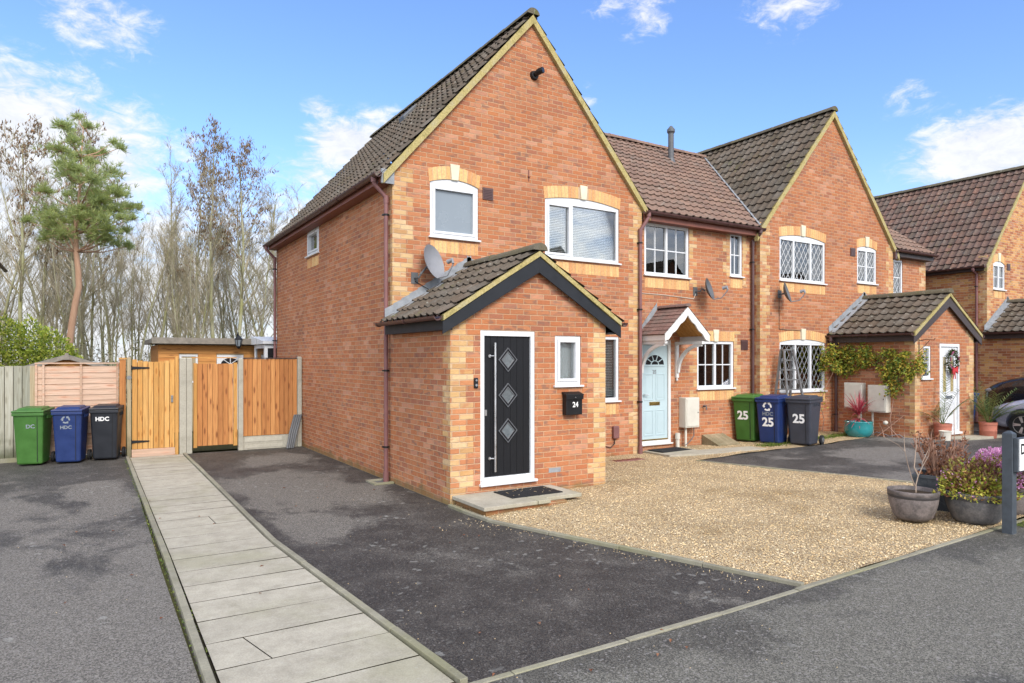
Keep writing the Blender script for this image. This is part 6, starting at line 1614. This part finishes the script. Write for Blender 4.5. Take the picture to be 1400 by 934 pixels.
t = thing('wall_bracket', 'black hanging basket bracket beside the small porch window', 'bracket', (15.60,QY,2.1)); m = MB(); m.tube([(15.60,QY-.012,2.05),(15.60,QY-.012,2.38)], .008, 6); m.tube([(15.60,QY-.012,2.34),(15.62,QY-.16,2.37),(15.64,QY-.30,2.35),(15.645,QY-.33,2.39)], .007, 6); m.tube([(15.60,QY-.012,2.12),(15.62,QY-.12,2.22),(15.63,QY-.22,2.345)], .006, 6); m.build('bracket_arm', MAT['black_plastic'], t)
# ground cover along the wall of 25/26, moss at the sign
m = MB()
for i in range(2600):
    x = rng.uniform(11.6,15.2); y = 9.08 + abs(rng.gauss(0,.16)) + (x-11.6)*.03
    if rng.random() < .55: cx = (12.1,12.9,13.6,13.75,14.3,15.1)[rng.randrange(6)]; x = cx + rng.gauss(0,.16); y = 9.15+rng.gauss(0,.09)+(.1 if x>13 else 0)
    for k in range(2): blade(m, (x,y,ground_z(x)+.01), Vector((rng.uniform(-1,1),rng.uniform(-1,1),rng.uniform(.5,1.6))), rng.uniform(.03,.085), .010, .8, seg=2)
stuff(m.build('grass', MAT['grass']))
m = MB()
for i in range(5200):
    x = 8.7 + rng.random()**.8*2.6; y = KY - .03 - abs(rng.gauss(0, .10 + (x-8.7)*.10))
    if y > KY-.02: continue
    blade(m, (x,y,ground_z(x)+.001), Vector((rng.uniform(-1,1),rng.uniform(-1,1),rng.uniform(.3,1.0))), rng.uniform(.012,.035), .009, .8, seg=2)
for i in range(900):                                             # crumbs of moss along the path edgings
    y = rng.uniform(3.6,15); x = (.585 if rng.random() < .6 else .66) + rng.gauss(0,.010)
    if y < 5 and rng.random() < .3: continue
    blade(m, (x,y,.006), Vector((rng.uniform(-1,1),rng.uniform(-1,1),rng.uniform(.5,1.2))), rng.uniform(.01,.028), .008, .8, seg=2)
stuff(m.build('moss', MAT['grass']))

# ================================================================== cars on the shared drive
def car(label, base, st, wheel_y, wr, hw_, paint, lab_cat, light, extra):
    t = thing('parked_car', label, 'car', base, 'cars on the shared drive'); bx, by, bz = base
    ring = lambda s: [(0,s[2]),(s[1]*.72,s[2]),(s[1]*.96,s[2]+.07),(s[1],s[2]+(s[3]-s[2])*.55),(s[1]*.985,s[3]),(s[5]+(s[1]-s[5])*.55,s[3]+(s[4]-s[3])*.22),(s[5]*1.05,s[3]+(s[4]-s[3])*.80),(s[5]*.72,s[4]),(0,s[4]+.015)]
    m = MB(); n = 16; rows = []
    for s in st:
        h = ring(s); full = h + [(-x, z) for x, z in reversed(h[1:-1])]; rows.append(len(m.v)); m.v.extend([(bx + x, by + s[0], bz + z) for x, z in full])
    for i in range(len(rows)-1):
        glassy = st[i][6] and st[i+1][6]
        for k in range(n):
            k2 = (k+1) % n; side = k in (5,10); ws = k in (6,7,8,9) and st[i][6] == 2
            m.idx((rows[i]+k, rows[i]+k2, rows[i+1]+k2, rows[i+1]+k), 1 if (glassy and side) or ws else 0)
    m.idx([rows[0]+k for k in range(n)]); m.idx([rows[-1]+k for k in reversed(range(n))])
    o = m.build('body', [paint, MAT['dark_glass']], t, smooth=60); sb = o.modifiers.new('s','SUBSURF'); sb.levels = 2; sb.render_levels = 2
    cut = MB()
    for wy in wheel_y:
        for sx in (-1,1): cut.tube([(bx+sx*(hw_-.32), by+wy, bz+wr+.01),(bx+sx*(hw_+.3), by+wy, bz+wr+.01)], wr+.065, 36)
    co = cut.build('cutter', MAT['rubber']); bo = o.modifiers.new('b','BOOLEAN'); bo.operation = 'DIFFERENCE'; bo.object = co; bo.solver = 'FAST'
    dg = bpy.context.evaluated_depsgraph_get(); me = bpy.data.meshes.new_from_object(o.evaluated_get(dg)); o.modifiers.clear(); o.data = me; bpy.data.objects.remove(co); me.shade_smooth(); me.set_sharp_from_angle(angle=R(35))
    for wy in wheel_y:
        for sx in (-1,1):
            fn = lambda a, b, c: (bx+sx*(hw_-.19+c), by+wy+a, bz+wr+b)
            w = MB(); w.lathe([(wr*.66,0),(wr*.9,-.0),(wr,.03),(wr,.15),(wr*.93,.185),(wr*.70,.19),(wr*.66,.17)], n=36, fn=fn); wo = w.build('tyre', MAT['rubber'], t, smooth=40)
            r = MB(); r.lathe([(wr*.70,.02),(wr*.70,.18),(wr*.655,.182),(wr*.62,.12),(wr*.60,.03)], n=36, fn=fn); r.tube([fn(0,0,.10),fn(0,0,.165)], [.06,.05], 12)
            for q in range(10):
                a = q*math.pi/5 + (.11 if q % 2 else -.11); a0 = math.pi*2*(q//2)/5 + (.10 if q % 2 else -.10)
                r.bar(fn(.04*math.cos(a0),.04*math.sin(a0),.155), fn(wr*.64*math.cos(a0),wr*.64*math.sin(a0),.165), .030, .028, up=(sx,0,0))
            r.build('wheel_rim', MAT['rim_silver'], wo, base=t['_base'], smooth=40)
    extra(t, bx, by, bz); return t
MAT['rim_silver'] = flat('rim_silver', (.48,.49,.50), .3, .6, metal=.8, var=.1)
def paint(name, col, metal=.4): return flat(name, col, .25, .5, metal=metal, var=.06, scale=2, coat=1.0)
MAT['lamp_glass'] = flat('headlamp_lens', (.26,.27,.28), .10, .8, var=.7, scale=11)
def blob(m, c, r, n=14):
    """rounded lens of radii r about c"""
    for i in range(1): m.lathe([(math.cos(t)*1.0+1e-3, math.sin(t)) for t in [(-math.pi/2)+math.pi*k/10 for k in range(11)]], n=n, fn=lambda a,b,z: (c[0]+a*r[0], c[1]+b*r[1], c[2]+z*r[2]))
HATCH = [(2.10,.56,.34,.56,.62,.45,0),(2.02,.73,.22,.62,.71,.58,0),(1.78,.83,.19,.70,.82,.68,0),(1.32,.87,.18,.80,.94,.74,0),(.95,.875,.18,.86,1.0,.76,2),(.50,.88,.18,.90,1.24,.72,1),(.05,.88,.18,.92,1.42,.64,1),(-.6,.88,.18,.93,1.47,.63,1),(-1.3,.88,.18,.94,1.44,.62,1),(-1.78,.86,.22,.96,1.22,.66,0),(-2.02,.80,.26,.90,1.0,.66,0),(-2.10,.70,.34,.80,.85,.58,0)]
def silver_bits(t, bx, by, bz):
    m = MB()
    for sx in (-1,1): m = MB(); blob(m, (bx+sx*.655,by+1.80,bz+.655), (.14,.22,.085)); m.build('headlight', MAT['lamp_glass'], t, smooth=60); m = MB(); m.box(bx-.40,bx+.40,by+2.06,by+2.118,bz+.30,bz+.43); m.build('grille', MAT['black_plastic'], t, bevel=.02)
    m = MB()
    for sx in (-1,1): m = MB(); blob(m, (bx+sx*.72,by+1.96,bz+.36), (.07,.08,.045)); m.build('fog_lamp', MAT['black_plastic'], t, smooth=60)
    m = MB()
    for sx in (-1,1): m = MB(); m.box(bx+sx*.905-.06,bx+sx*.905+.06,by+.62,by+.72,bz+.95,bz+1.07); m.build('door_mirror', MAT['car_silver'], t, bevel=.03)
    m = MB()
    for sx in (-1,1): m = MB(); m.box(bx+sx*.884-.006,bx+sx*.884+.006,by-.30,by-.12,bz+.78,bz+.81); m.build('door_handle', MAT['car_silver'], t)
MAT['car_silver'] = paint('silver_blue_paint', (.40,.43,.58), .15); MAT['car_black'] = paint('black_car_paint', (.012,.012,.014), .2)
car('silver blue hatchback parked nose to the houses at the right edge', (19.5,6.0,.07), HATCH, (1.30,-1.25), .315, .875, MAT['car_silver'], 'car', None, silver_bits)
MPV = [(2.26,.66,.40,.94,1.04,.55,0),(2.16,.83,.26,1.02,1.15,.66,0),(1.90,.91,.22,1.10,1.29,.74,0),(1.50,.935,.21,1.15,1.40,.78,0),(1.20,.94,.21,1.16,1.46,.80,2),(.55,.945,.21,1.14,1.76,.76,1),(0,.945,.21,1.10,1.82,.72,1),(-.8,.945,.21,1.11,1.88,.70,1),(-1.6,.94,.21,1.12,1.85,.69,1),(-2.05,.92,.25,1.12,1.66,.70,0),(-2.2,.86,.3,1.05,1.2,.68,0),(-2.26,.78,.4,.9,.95,.6,0)]
def black_bits(t, bx, by, bz):
    m = MB()
    for sx in (-1,1): m = MB(); blob(m, (bx+sx*.70,by+1.97,bz+1.02), (.15,.26,.095)); m.build('headlight', MAT['lamp_glass'], t, smooth=60); m = MB()
    m = MB(); m.box(bx-.45,bx+.45,by+2.22,by+2.275,bz+.42,bz+.62); m.build('grille', MAT['dark_grey_plastic'], t, bevel=.02); m = MB()
    for sx in (-1,1): m = MB(); m.box(bx+sx*.99-.09,bx+sx*.99+.09,by+.62,by+.74,bz+1.22,bz+1.42); m.build('door_mirror', MAT['car_black'], t, bevel=.04)
car('black people carrier behind the silver blue hatchback', (21.35,6.75,.07), MPV, (1.42,-1.40), .34, .94, MAT['car_black'], 'car', None, black_bits)


# ================================================================== houses across the road, mirrored in the upstairs windows
def opposite(x, label):
    t = thing('opposite_house', label, 'house', (x, -11, 0), 'houses across the road'); X0_, X1_, y0, y1, zr, k = x-3.0, x+3.0, -11.0, -18.5, 8.3, 1.1
    m = MB(); top = gable_top(x, zr-.1, k)
    wall_sheet(m, Wall('F', y0), X0_, X1_, 0, top, [], [x]); wall_sheet(m, Wall('F', y1), X0_, X1_, 0, top, [], [x])
    for xx in (X0_, X1_): m.face([(xx,y0,0),(xx,y1,0),(xx,y1,top(xx)),(xx,y0,top(xx))])
    m.build('wall', MAT['brick_red'], t, weld=True)
    for sg in (-1, 1):
        a = MB(); hw_ = 3.25; tiles(a, (x+sg*hw_, y1, zr-k*hw_), (0,1,0), (-sg*hw_,0,k*hw_), 7.6, math.hypot(hw_, k*hw_)); a.build('roof', MAT['tile_dark'], t, smooth=38)
    for (a0, a1, b0, b1) in ((-2.2,-.9,3.6,4.7),(.7,2.2,3.6,4.7),(.7,2.2,1.1,2.3)):
        w_ = MB(); w_.box(x+a0, x+a1, y0+.002, y0+.06, b0, b1); fo = w_.build('window', MAT['upvc'], t); w_ = MB(); w_.box(x+a0+.07, x+a1-.07, y0+.061, y0+.066, b0+.07, b1-.07); w_.build('pane', MAT['dark_glass'], fo, base=t['_base'])
    w_ = MB(); w_.box(x-2.1, x-1.2, y0+.002, y0+.06, .1, 2.2); w_.build('front_door', MAT['dark_board'], t)
opposite(22.5, 'gabled house across the road reflected in the near bedroom window'); opposite(31.5, 'gabled house across the road reflected in the windows of the recessed house'); opposite(44, 'gabled house across the road reflected in the lattice windows')

# ================================================================== trees behind the gardens
def tube3(m, pts, rr, n=4, mi=0): m.tube(pts, rr, n, cap=False, mi=mi)
def make_tree(seed, H, r0, style):
    """bare upright tree: (trunk, crown) builders in local coordinates"""
    g = random.Random(seed); tr = MB(); cr = MB()
    def rd(zm=-1, zM=1):
        z = g.uniform(zm, zM); a = g.uniform(0, 6.283); q = math.sqrt(max(0, 1-z*z)); return Vector((q*math.cos(a), q*math.sin(a), z))
    def stem_(p, d, L, r, n, wob, up):
        pts = [p.copy()]; rr = [r]
        for i in range(n):
            d = (d + Vector((g.gauss(0,wob), g.gauss(0,wob), up))).normalized(); p = p + d*L/n; pts.append(p.copy()); rr.append(max(.004, r*(1-(i+1)/n*.85)))
        return pts, rr
    nst = style.get('stems', 1)
    for s in range(nst):
        lean = Vector((g.gauss(0,style.get('lean',.05)), g.gauss(0,style.get('lean',.05)), 1)).normalized()
        h = H*g.uniform(.82,1.0) if s else H
        pts, rr = stem_(Vector((g.gauss(0,.12)*(s>0), g.gauss(0,.12)*(s>0), -.2)), lean, h, r0*(1 if s == 0 else g.uniform(.6,.9)), 14, .045, .05)
        tube3(tr, pts, rr, 7)
        nb = int(style.get('limbs',22))
        for b in range(nb):
            q = style.get('start',.22) + (1-style.get('start',.22))*(b+g.random())/nb; i = min(13, int(q*14)); f = q*14-i; p = pts[i].lerp(pts[i+1], f); rad = rr[i]*.55
            a = g.uniform(0,6.283); el = style.get('el',.9); d = Vector((math.cos(a), math.sin(a), el*g.uniform(.7,1.6))).normalized()
            L = h*style.get('blen',.28)*(1.15-q*.75)*g.uniform(.6,1.2)
            bp, br = stem_(p, d, L, max(.010, min(rad,.026)), 6, .09, .10); tube3(cr, bp, br, 4)
            for k in range(style.get('sub',6)):
                j = g.randint(1,5); p2 = bp[j].lerp(bp[j+1], g.random()); d2 = ((bp[j+1]-bp[j]).normalized() + rd(-.2,.6)*.75).normalized(); L2 = L*g.uniform(.22,.5)
                cp, c2 = stem_(p2, d2, L2, .0075, 4, .12, .08); tube3(cr, cp, c2, 3)
                for w in range(style.get('twig',4)):
                    u = g.randint(1,3); p3 = cp[u]; d3 = ((cp[u+1]-cp[u]).normalized() + rd(-.4,.7)*.9).normalized(); tp, t2 = stem_(p3, d3, L2*g.uniform(.35,.7), .0052, 2, .15, .05); tube3(cr, tp, t2, 3)
                    if q > style.get('seedq',2) and g.random() < style.get('seedp',.5):
                        c = tp[-1]
                        for e in range(4):
                            o_ = c + Vector((g.gauss(0,.045), g.gauss(0,.045), -abs(g.gauss(0,.07)))); dd = Vector((g.gauss(0,.3), g.gauss(0,.3), -1)).normalized(); sd = rd().cross(dd).normalized()*.018; e1 = o_+dd*.095
                            bb = len(cr.v); cr.v.extend([tuple(o_-sd*.4), tuple(o_+sd*.4), tuple(e1+sd), tuple(e1-sd)]); cr.idx((bb,bb+1,bb+2,bb+3), 1)
    return tr, cr
STY = [dict(limbs=26,sub=7,twig=5,start=.30,el=1.3,blen=.26,stems=1),
       dict(limbs=24,sub=7,twig=5,start=.34,el=1.5,blen=.25,stems=2,lean=.10),
       dict(limbs=22,sub=8,twig=5,start=.40,el=1.1,blen=.30,stems=1,seedq=.50,seedp=.5),
       dict(limbs=22,sub=6,twig=5,start=.26,el=1.2,blen=.30,stems=3,lean=.13),
       dict(limbs=22,sub=7,twig=5,start=.36,el=1.0,blen=.30,stems=2,lean=.07,seedq=.45,seedp=.3)]
protos = []
for i, s in enumerate(STY):
    tr, cr = make_tree(100+i, 10.0, .088, s)
    protos.append((tr, cr))
used = {}
def put_tree(kind, px, dist, H, rot, label, grp, thick=1.0):
    x, y = bearing(px, dist); s = H/10.0
    if kind not in used:
        t = thing('bare_tree', label, 'tree', (0,0,0), grp); protos[kind][0].build('trunk', MAT['bark'], t, smooth=60); protos[kind][1].build('crown', [MAT['twig'], MAT['seed']], t); used[kind] = t
    else: t = copy_tree(used[kind]); t['label'] = label; t['group'] = grp
    t.location = (x, y, -.1); t.scale = (s*thick, s*thick, s); t.rotation_euler = (0, 0, rot); t['_base'] = (x, y, 0); return t
GT = 'bare trees behind the back gardens'
L0 = 'plain slender bare tree in the crowd of grey trunks behind the gardens'
spots = [ # kind, bearing, distance, height, thickness
 (2,28,27,10.8,1.15),(0,8,31,10,1),(3,52,29,9.0,1),(1,72,33,11.2,1),(4,128,29,11.2,1.1),(1,112,34,11.0,1),(0,150,31,10.0,1),(1,185,29,8.6,.9),(0,212,30,10.8,.9),(1,240,32,9.0,1),
 (2,292,28,11.0,1.05),(2,326,29,10.8,1.1),(4,276,32,10.4,1),(0,258,36,8.8,1),(3,345,33,8.4,1),(0,358,30,8.6,1),(1,372,37,10.2,1),(3,395,31,9.4,1.2),(4,425,34,10.0,1.2),(0,445,38,10.6,1.1),(1,-15,30,10.5,1),(3,-35,33,9.5,1),
 (1,262,42,9,1),(0,60,41,9.5,1),(0,236,29,7.8,.8),(3,270,28,7.0,.8),(1,158,27,7.6,.85),(3,118,28,7.4,.85),(3,190,31,7.8,.8),(3,222,34,8.2,.85),(3,312,34,8.4,.85),(3,64,33,8.6,.9),(3,140,37,8.8,.9),(0,176,38,8.8,.85),(3,250,39,8.8,.9),(3,10,35,9,.9),(0,300,40,8.8,.85)]
special = {0: 'bare tree hung with dark brown seed clusters, at the far left edge', 5: 'bare tree with brown seed clusters standing behind the green pine', 14: 'tall bare tree crowded with brown seed clusters, the left of a pair above the cabin', 15: 'tall bare tree crowded with brown seed clusters, the right of a pair above the cabin', 16: 'bare tree with scattered seed clusters just left of the crowded pair', 10: 'pale thin tree standing alone against the blue between the pine and the seed hung pair', 22: 'twiggy tree rising just behind the rear eaves of the near house', 23: 'twiggy tree with seed clusters over the rear eaves of the near house'}
for i, (k, px, ds, H, th) in enumerate(spots): put_tree(k, px, ds, H, (i*2.39996) % 6.283, special.get(i, L0), GT, th)

# the orange barked pine
bx, by = bearing(96, 23.0); t = thing('pine_tree', 'pine with curved orange trunk and loose green crown', 'tree', (bx,by,0))
def at(px, z): x, y = bearing(px, 23.0); return Vector((x, y, z))
zz = lambda py: CAM_H - (py-492)*23.0/933
tp = [at(90,-.1), at(92,zz(500)), at(95,zz(470)), at(99,zz(440)), at(103,zz(415)), at(108,zz(392)), at(107,zz(370)), at(104,zz(345)), at(104,zz(320)), at(107,zz(285)), at(110,zz(250)), at(111,zz(215)), at(114,zz(175))]
m = MB(); m.tube(tp, [.125,.12,.115,.11,.105,.10,.095,.085,.07,.055,.042,.03,.015], 10); m.tube([tp[7], at(97,zz(328)), at(90,zz(318)), at(83,zz(306))], [.04,.032,.022,.014], 6); m.build('trunk', MAT['pine_bark'], t, smooth=60)
lb = MB(); nd = MB(); gr = random.Random(31)
def tuft(p, d, s):
    for k in range(12):
        v = (d*1.0 + Vector((gr.gauss(0,.55),gr.gauss(0,.55),gr.gauss(0,.5)))).normalized(); sd = v.cross(Vector((gr.random(),gr.random(),gr.random()))).normalized()*.0075; e = p + v*s*gr.uniform(.7,1.2); b = len(nd.v)
        nd.v.extend([tuple(p-sd), tuple(p+sd), tuple(e+sd*.5), tuple(e-sd*.5)]); nd.idx((b,b+1,b+2,b+3))
# boughs end in clumps; clump centres follow the crown of the photograph
clumps = [(116,222,.5),(104,215,.42),(94,240,.5),(124,243,.6),(110,262,.7),(140,252,.55),(158,258,.62),(172,270,.5),(146,278,.6),(128,272,.6),(92,292,.6),(72,290,.6),(60,300,.42),(84,312,.5),(66,312,.4),(78,322,.4),(100,325,.45),(118,325,.45),(150,328,.4),(176,280,.35),(104,300,.55),(122,302,.55),(146,302,.6),(160,318,.5),(140,322,.5),(108,200,.42),(122,192,.34),(98,180,.30),(113,170,.30),(128,208,.4),(152,235,.42),(78,268,.4),(165,290,.4)]
for (px, py, r) in clumps + [(px + gr.gauss(0,13), py + gr.gauss(0,14), r*.5) for (px, py, r) in clumps for _ in range(1)]:
    r *= .86; c = at(px, zz(py)); ang = gr.uniform(0,6.283); off = Vector((math.sin(YAW), math.cos(YAW), 0))*gr.gauss(0,.7); c = c + off
    i = min(range(6,13), key=lambda j: abs(tp[j].z - (c.z - .5))); lb.tube([tp[i], tp[i].lerp(c,.5)+Vector((0,0,-.10)), c], [.026,.018,.009], 5)
    for k in range(int(78*r/.5)):
        d = Vector((gr.gauss(0,1),gr.gauss(0,1),gr.gauss(0,.75))).normalized(); q = abs(gr.gauss(0,.62)); p = c + Vector((d.x*r,d.y*r,d.z*r*.75))*q; tuft(p, (d*.6+Vector((0,0,.55))).normalized(), .17)
        if k % 6 == 0: lb.tube([c, p], [.010,.005], 3)
lb.build('bough', MAT['pine_bark'], t); nd.build('crown', MAT['pine'], t)

# laurel at the left, undergrowth
bx, by = bearing(25, 18.2); t = thing('laurel_shrub', 'dense yellow green laurel behind the silvered fence', 'shrub', (bx,by,0)); m = MB(); gr = random.Random(5)
cl = [(-.95,.1,2.25,.62),(-.35,.0,2.45,.62),(.2,.1,2.45,.58),(.7,.0,2.15,.6),(1.1,.1,1.75,.45),(0,.2,1.55,.8),(-1.5,.2,1.7,.7),(.6,.1,1.5,.7),(-2.1,.2,1.9,.7),(-.6,.3,1.4,.8)]
for i in range(11500):
    cx, cy, cz, r = cl[gr.randrange(len(cl))]; d = Vector((gr.gauss(0,1),gr.gauss(0,1),gr.gauss(0,1))).normalized(); q = r*gr.random()**.28*(1+.15*math.sin(d.x*9+d.z*8))
    leaf(m, (bx+cx+d.x*q, by+cy+d.y*q, cz+d.z*q), d+rdir()*.9+Vector((0,0,.2)), rng.uniform(.07,.13), rng.uniform(.03,.05), bend=.15)
m.build('foliage', MAT['laurel'], t); m = MB()
for c in cl: m.tube([(bx,by,-.1),(bx+c[0]*.6,by+c[1],c[2]*.6),(bx+c[0],by+c[1],c[2])], [.05,.035,.015], 5)
m.build('stem', MAT['twig'], t)
m = MB()
for i in range(800):
    px = rng.uniform(-60,470); x, y = bearing(px, rng.uniform(26,36)); h = rng.uniform(1.4,3.1); p = Vector((x,y,-.1)); d = Vector((rng.gauss(0,.28),rng.gauss(0,.28),1)); q = p+d*h*.5; e = q+(d+rdir(-.3,.3)*.6)*h*.5
    m.tube([p,q,e], [.013,.010,.005], 3, cap=False)
    for k in range(7): leaf(m, p.lerp(e, rng.uniform(.25,1))+rdir()*.22, rdir(-.6,.6), rng.uniform(.08,.16), rng.uniform(.04,.08), mi=1)
stuff(m.build('undergrowth', [MAT['twig'], MAT['under']]))

# ================================================================== sky, sun, camera
W_ = bpy.data.worlds.new('World'); SC.world = W_; W_.use_nodes = True
class WT(NT):
    def __init__(s): s.t = W_.node_tree; s.t.nodes.clear(); s.out = s.t.nodes.new('ShaderNodeOutputWorld')
w = WT(); SUN_EL, SUN_AZ = R(38), math.atan2(-.12, -.95)
sky = w.n('ShaderNodeTexSky', sky_type='NISHITA'); sky.sun_disc = False; sky.sun_elevation = SUN_EL; sky.sun_rotation = SUN_AZ; sky.air_density = 1.0; sky.dust_density = .6; sky.ozone_density = 1.6
dirv = w.vmath('NORMALIZE', w.coord('Generated'))
def skydir(px, py):
    x, y = bearing(px, 1); return Vector((x, y, (492-py)/933)).normalized()
n1 = w.noise(w.vmath('MULTIPLY', dirv, (1,1,1.7)), 4.2, 9, .58, .25); n2 = w.noise(w.vmath('MULTIPLY', dirv, (1,1,1.9)), 15, 8, .64, .5); n3 = w.noise(w.vmath('MULTIPLY', dirv, (1,1,2.0)), 34, 7, .66, .8)
nz = w.math('ADD', w.math('MULTIPLY', n1, .55), w.math('MULTIPLY', n2, .45))
wisp = w.math('ADD', w.math('MULTIPLY', n2, .55), w.math('MULTIPLY', n3, .45))
blobs = [(70,160,.10,.5),(520,175,.05,.6),(455,215,.06,.7),(25,215,.175,1.15),(80,190,.10,.9),(110,225,.085,.8),(130,30,.075,.55),(25,115,.05,.68),(205,320,.12,.8),(478,196,.062,1.05),(440,150,.03,.6),(430,240,.07,.6),(1350,205,.085,1.05),(1395,255,.09,.9),(1300,215,.035,.6),(1085,8,.06,.62),(880,22,.05,.5),(830,5,.04,.42),(800,130,.03,.35),(20,420,.30,.95),(250,420,.30,.9),(395,330,.14,.75),(1250,130,.05,.3)]
tot = None
for (px, py, r, s) in blobs:
    d = skydir(px, py); dist = w.vmath('LENGTH', w.vmath('MULTIPLY', w.vmath('SUBTRACT', dirv, tuple(d)), (1,1,1.7)), out=1); k = w.math('MULTIPLY', w.map(dist, r*1.6, 0.0), s); tot = k if tot is None else w.math('MAXIMUM', tot, k)
# unseen broken cloud added behind the view to keep the daylight neutral
fw = (math.sin(YAW), math.cos(YAW), .25); facing = w.vmath('DOT_PRODUCT', dirv, fw, out=1); back = w.map(facing, .55, .10)
tot = w.math('MAXIMUM', tot, w.math('MULTIPLY', back, .80))
front = w.map(w.math('ADD', w.math('MULTIPLY', w.math('SUBTRACT', wisp, .5), 3.0), w.math('MULTIPLY', tot, 1.15)), .22, 1.0)
rear = w.map(w.math('ADD', nz, w.math('MULTIPLY', w.math('SUBTRACT', tot, .5), .62)), .46, .84)
cloud = w.math('MULTIPLY', w.mix(back, front, rear), w.map(tot, .02, .30))
shade = w.mix(back, w.mix(w.map(wisp, .35, .65), (2.9,3.0,3.2), (3.7,3.72,3.78)), w.mix(w.map(n2, .35, .65), (7.3,7.35,7.5), (9.9,9.65,9.3)))  # the added cloud out of view is kept brighter than the visible cloud
up = w.sep(dirv)[2]
# thin milky air low over the horizon
veil = w.math('MULTIPLY', w.map(up, .30, .0), .62)
skyc = w.mix(1.0, sky.outputs[0], SKY_TINT, 'MULTIPLY'); skyc = w.mix(veil, skyc, (2.75,3.05,3.4))
colr = w.mix(w.math('MULTIPLY', cloud, .94), skyc, shade)
bg = w.n('ShaderNodeBackground'); w.put(bg.inputs[0], colr); bg.inputs[1].default_value = .125; w.t.links.new(bg.outputs[0], w.out.inputs[0])
sun = bpy.data.lights.new('sun', 'SUN'); sun.energy = 1.45; sun.angle = R(24); sun.color = (1.0,.94,.86); so = bpy.data.objects.new('sun', sun); COL.objects.link(so)
sd = Vector((math.sin(SUN_AZ)*math.cos(SUN_EL), math.cos(SUN_AZ)*math.cos(SUN_EL), math.sin(SUN_EL))); so.rotation_euler = sd.to_track_quat('Z','Y').to_euler(); so.location = (0,-5,20)
cam = bpy.data.cameras.new('camera'); cam.sensor_width = 36; cam.lens = 36*933/1400; cam.shift_y = (492-467)/1400; cam.clip_end = 2000; cam.clip_start = .05
co = bpy.data.objects.new('camera', cam); COL.objects.link(co); co.location = (0,0,CAM_H); co.rotation_euler = (R(90), 0, -YAW); SC.camera = co
for o in bpy.data.objects:
    if '_base' in o: del o['_base']
SC.view_settings.view_transform = 'Standard'; SC.view_settings.look = 'None'; SC.view_settings.gamma = 1; SC.view_settings.use_curve_mapping = False; SC.view_settings.exposure = EXPO
SC.cycles.max_bounces = 6; SC.cycles.diffuse_bounces = 3; SC.cycles.glossy_bounces = 3; SC.cycles.transparent_max_bounces = 12
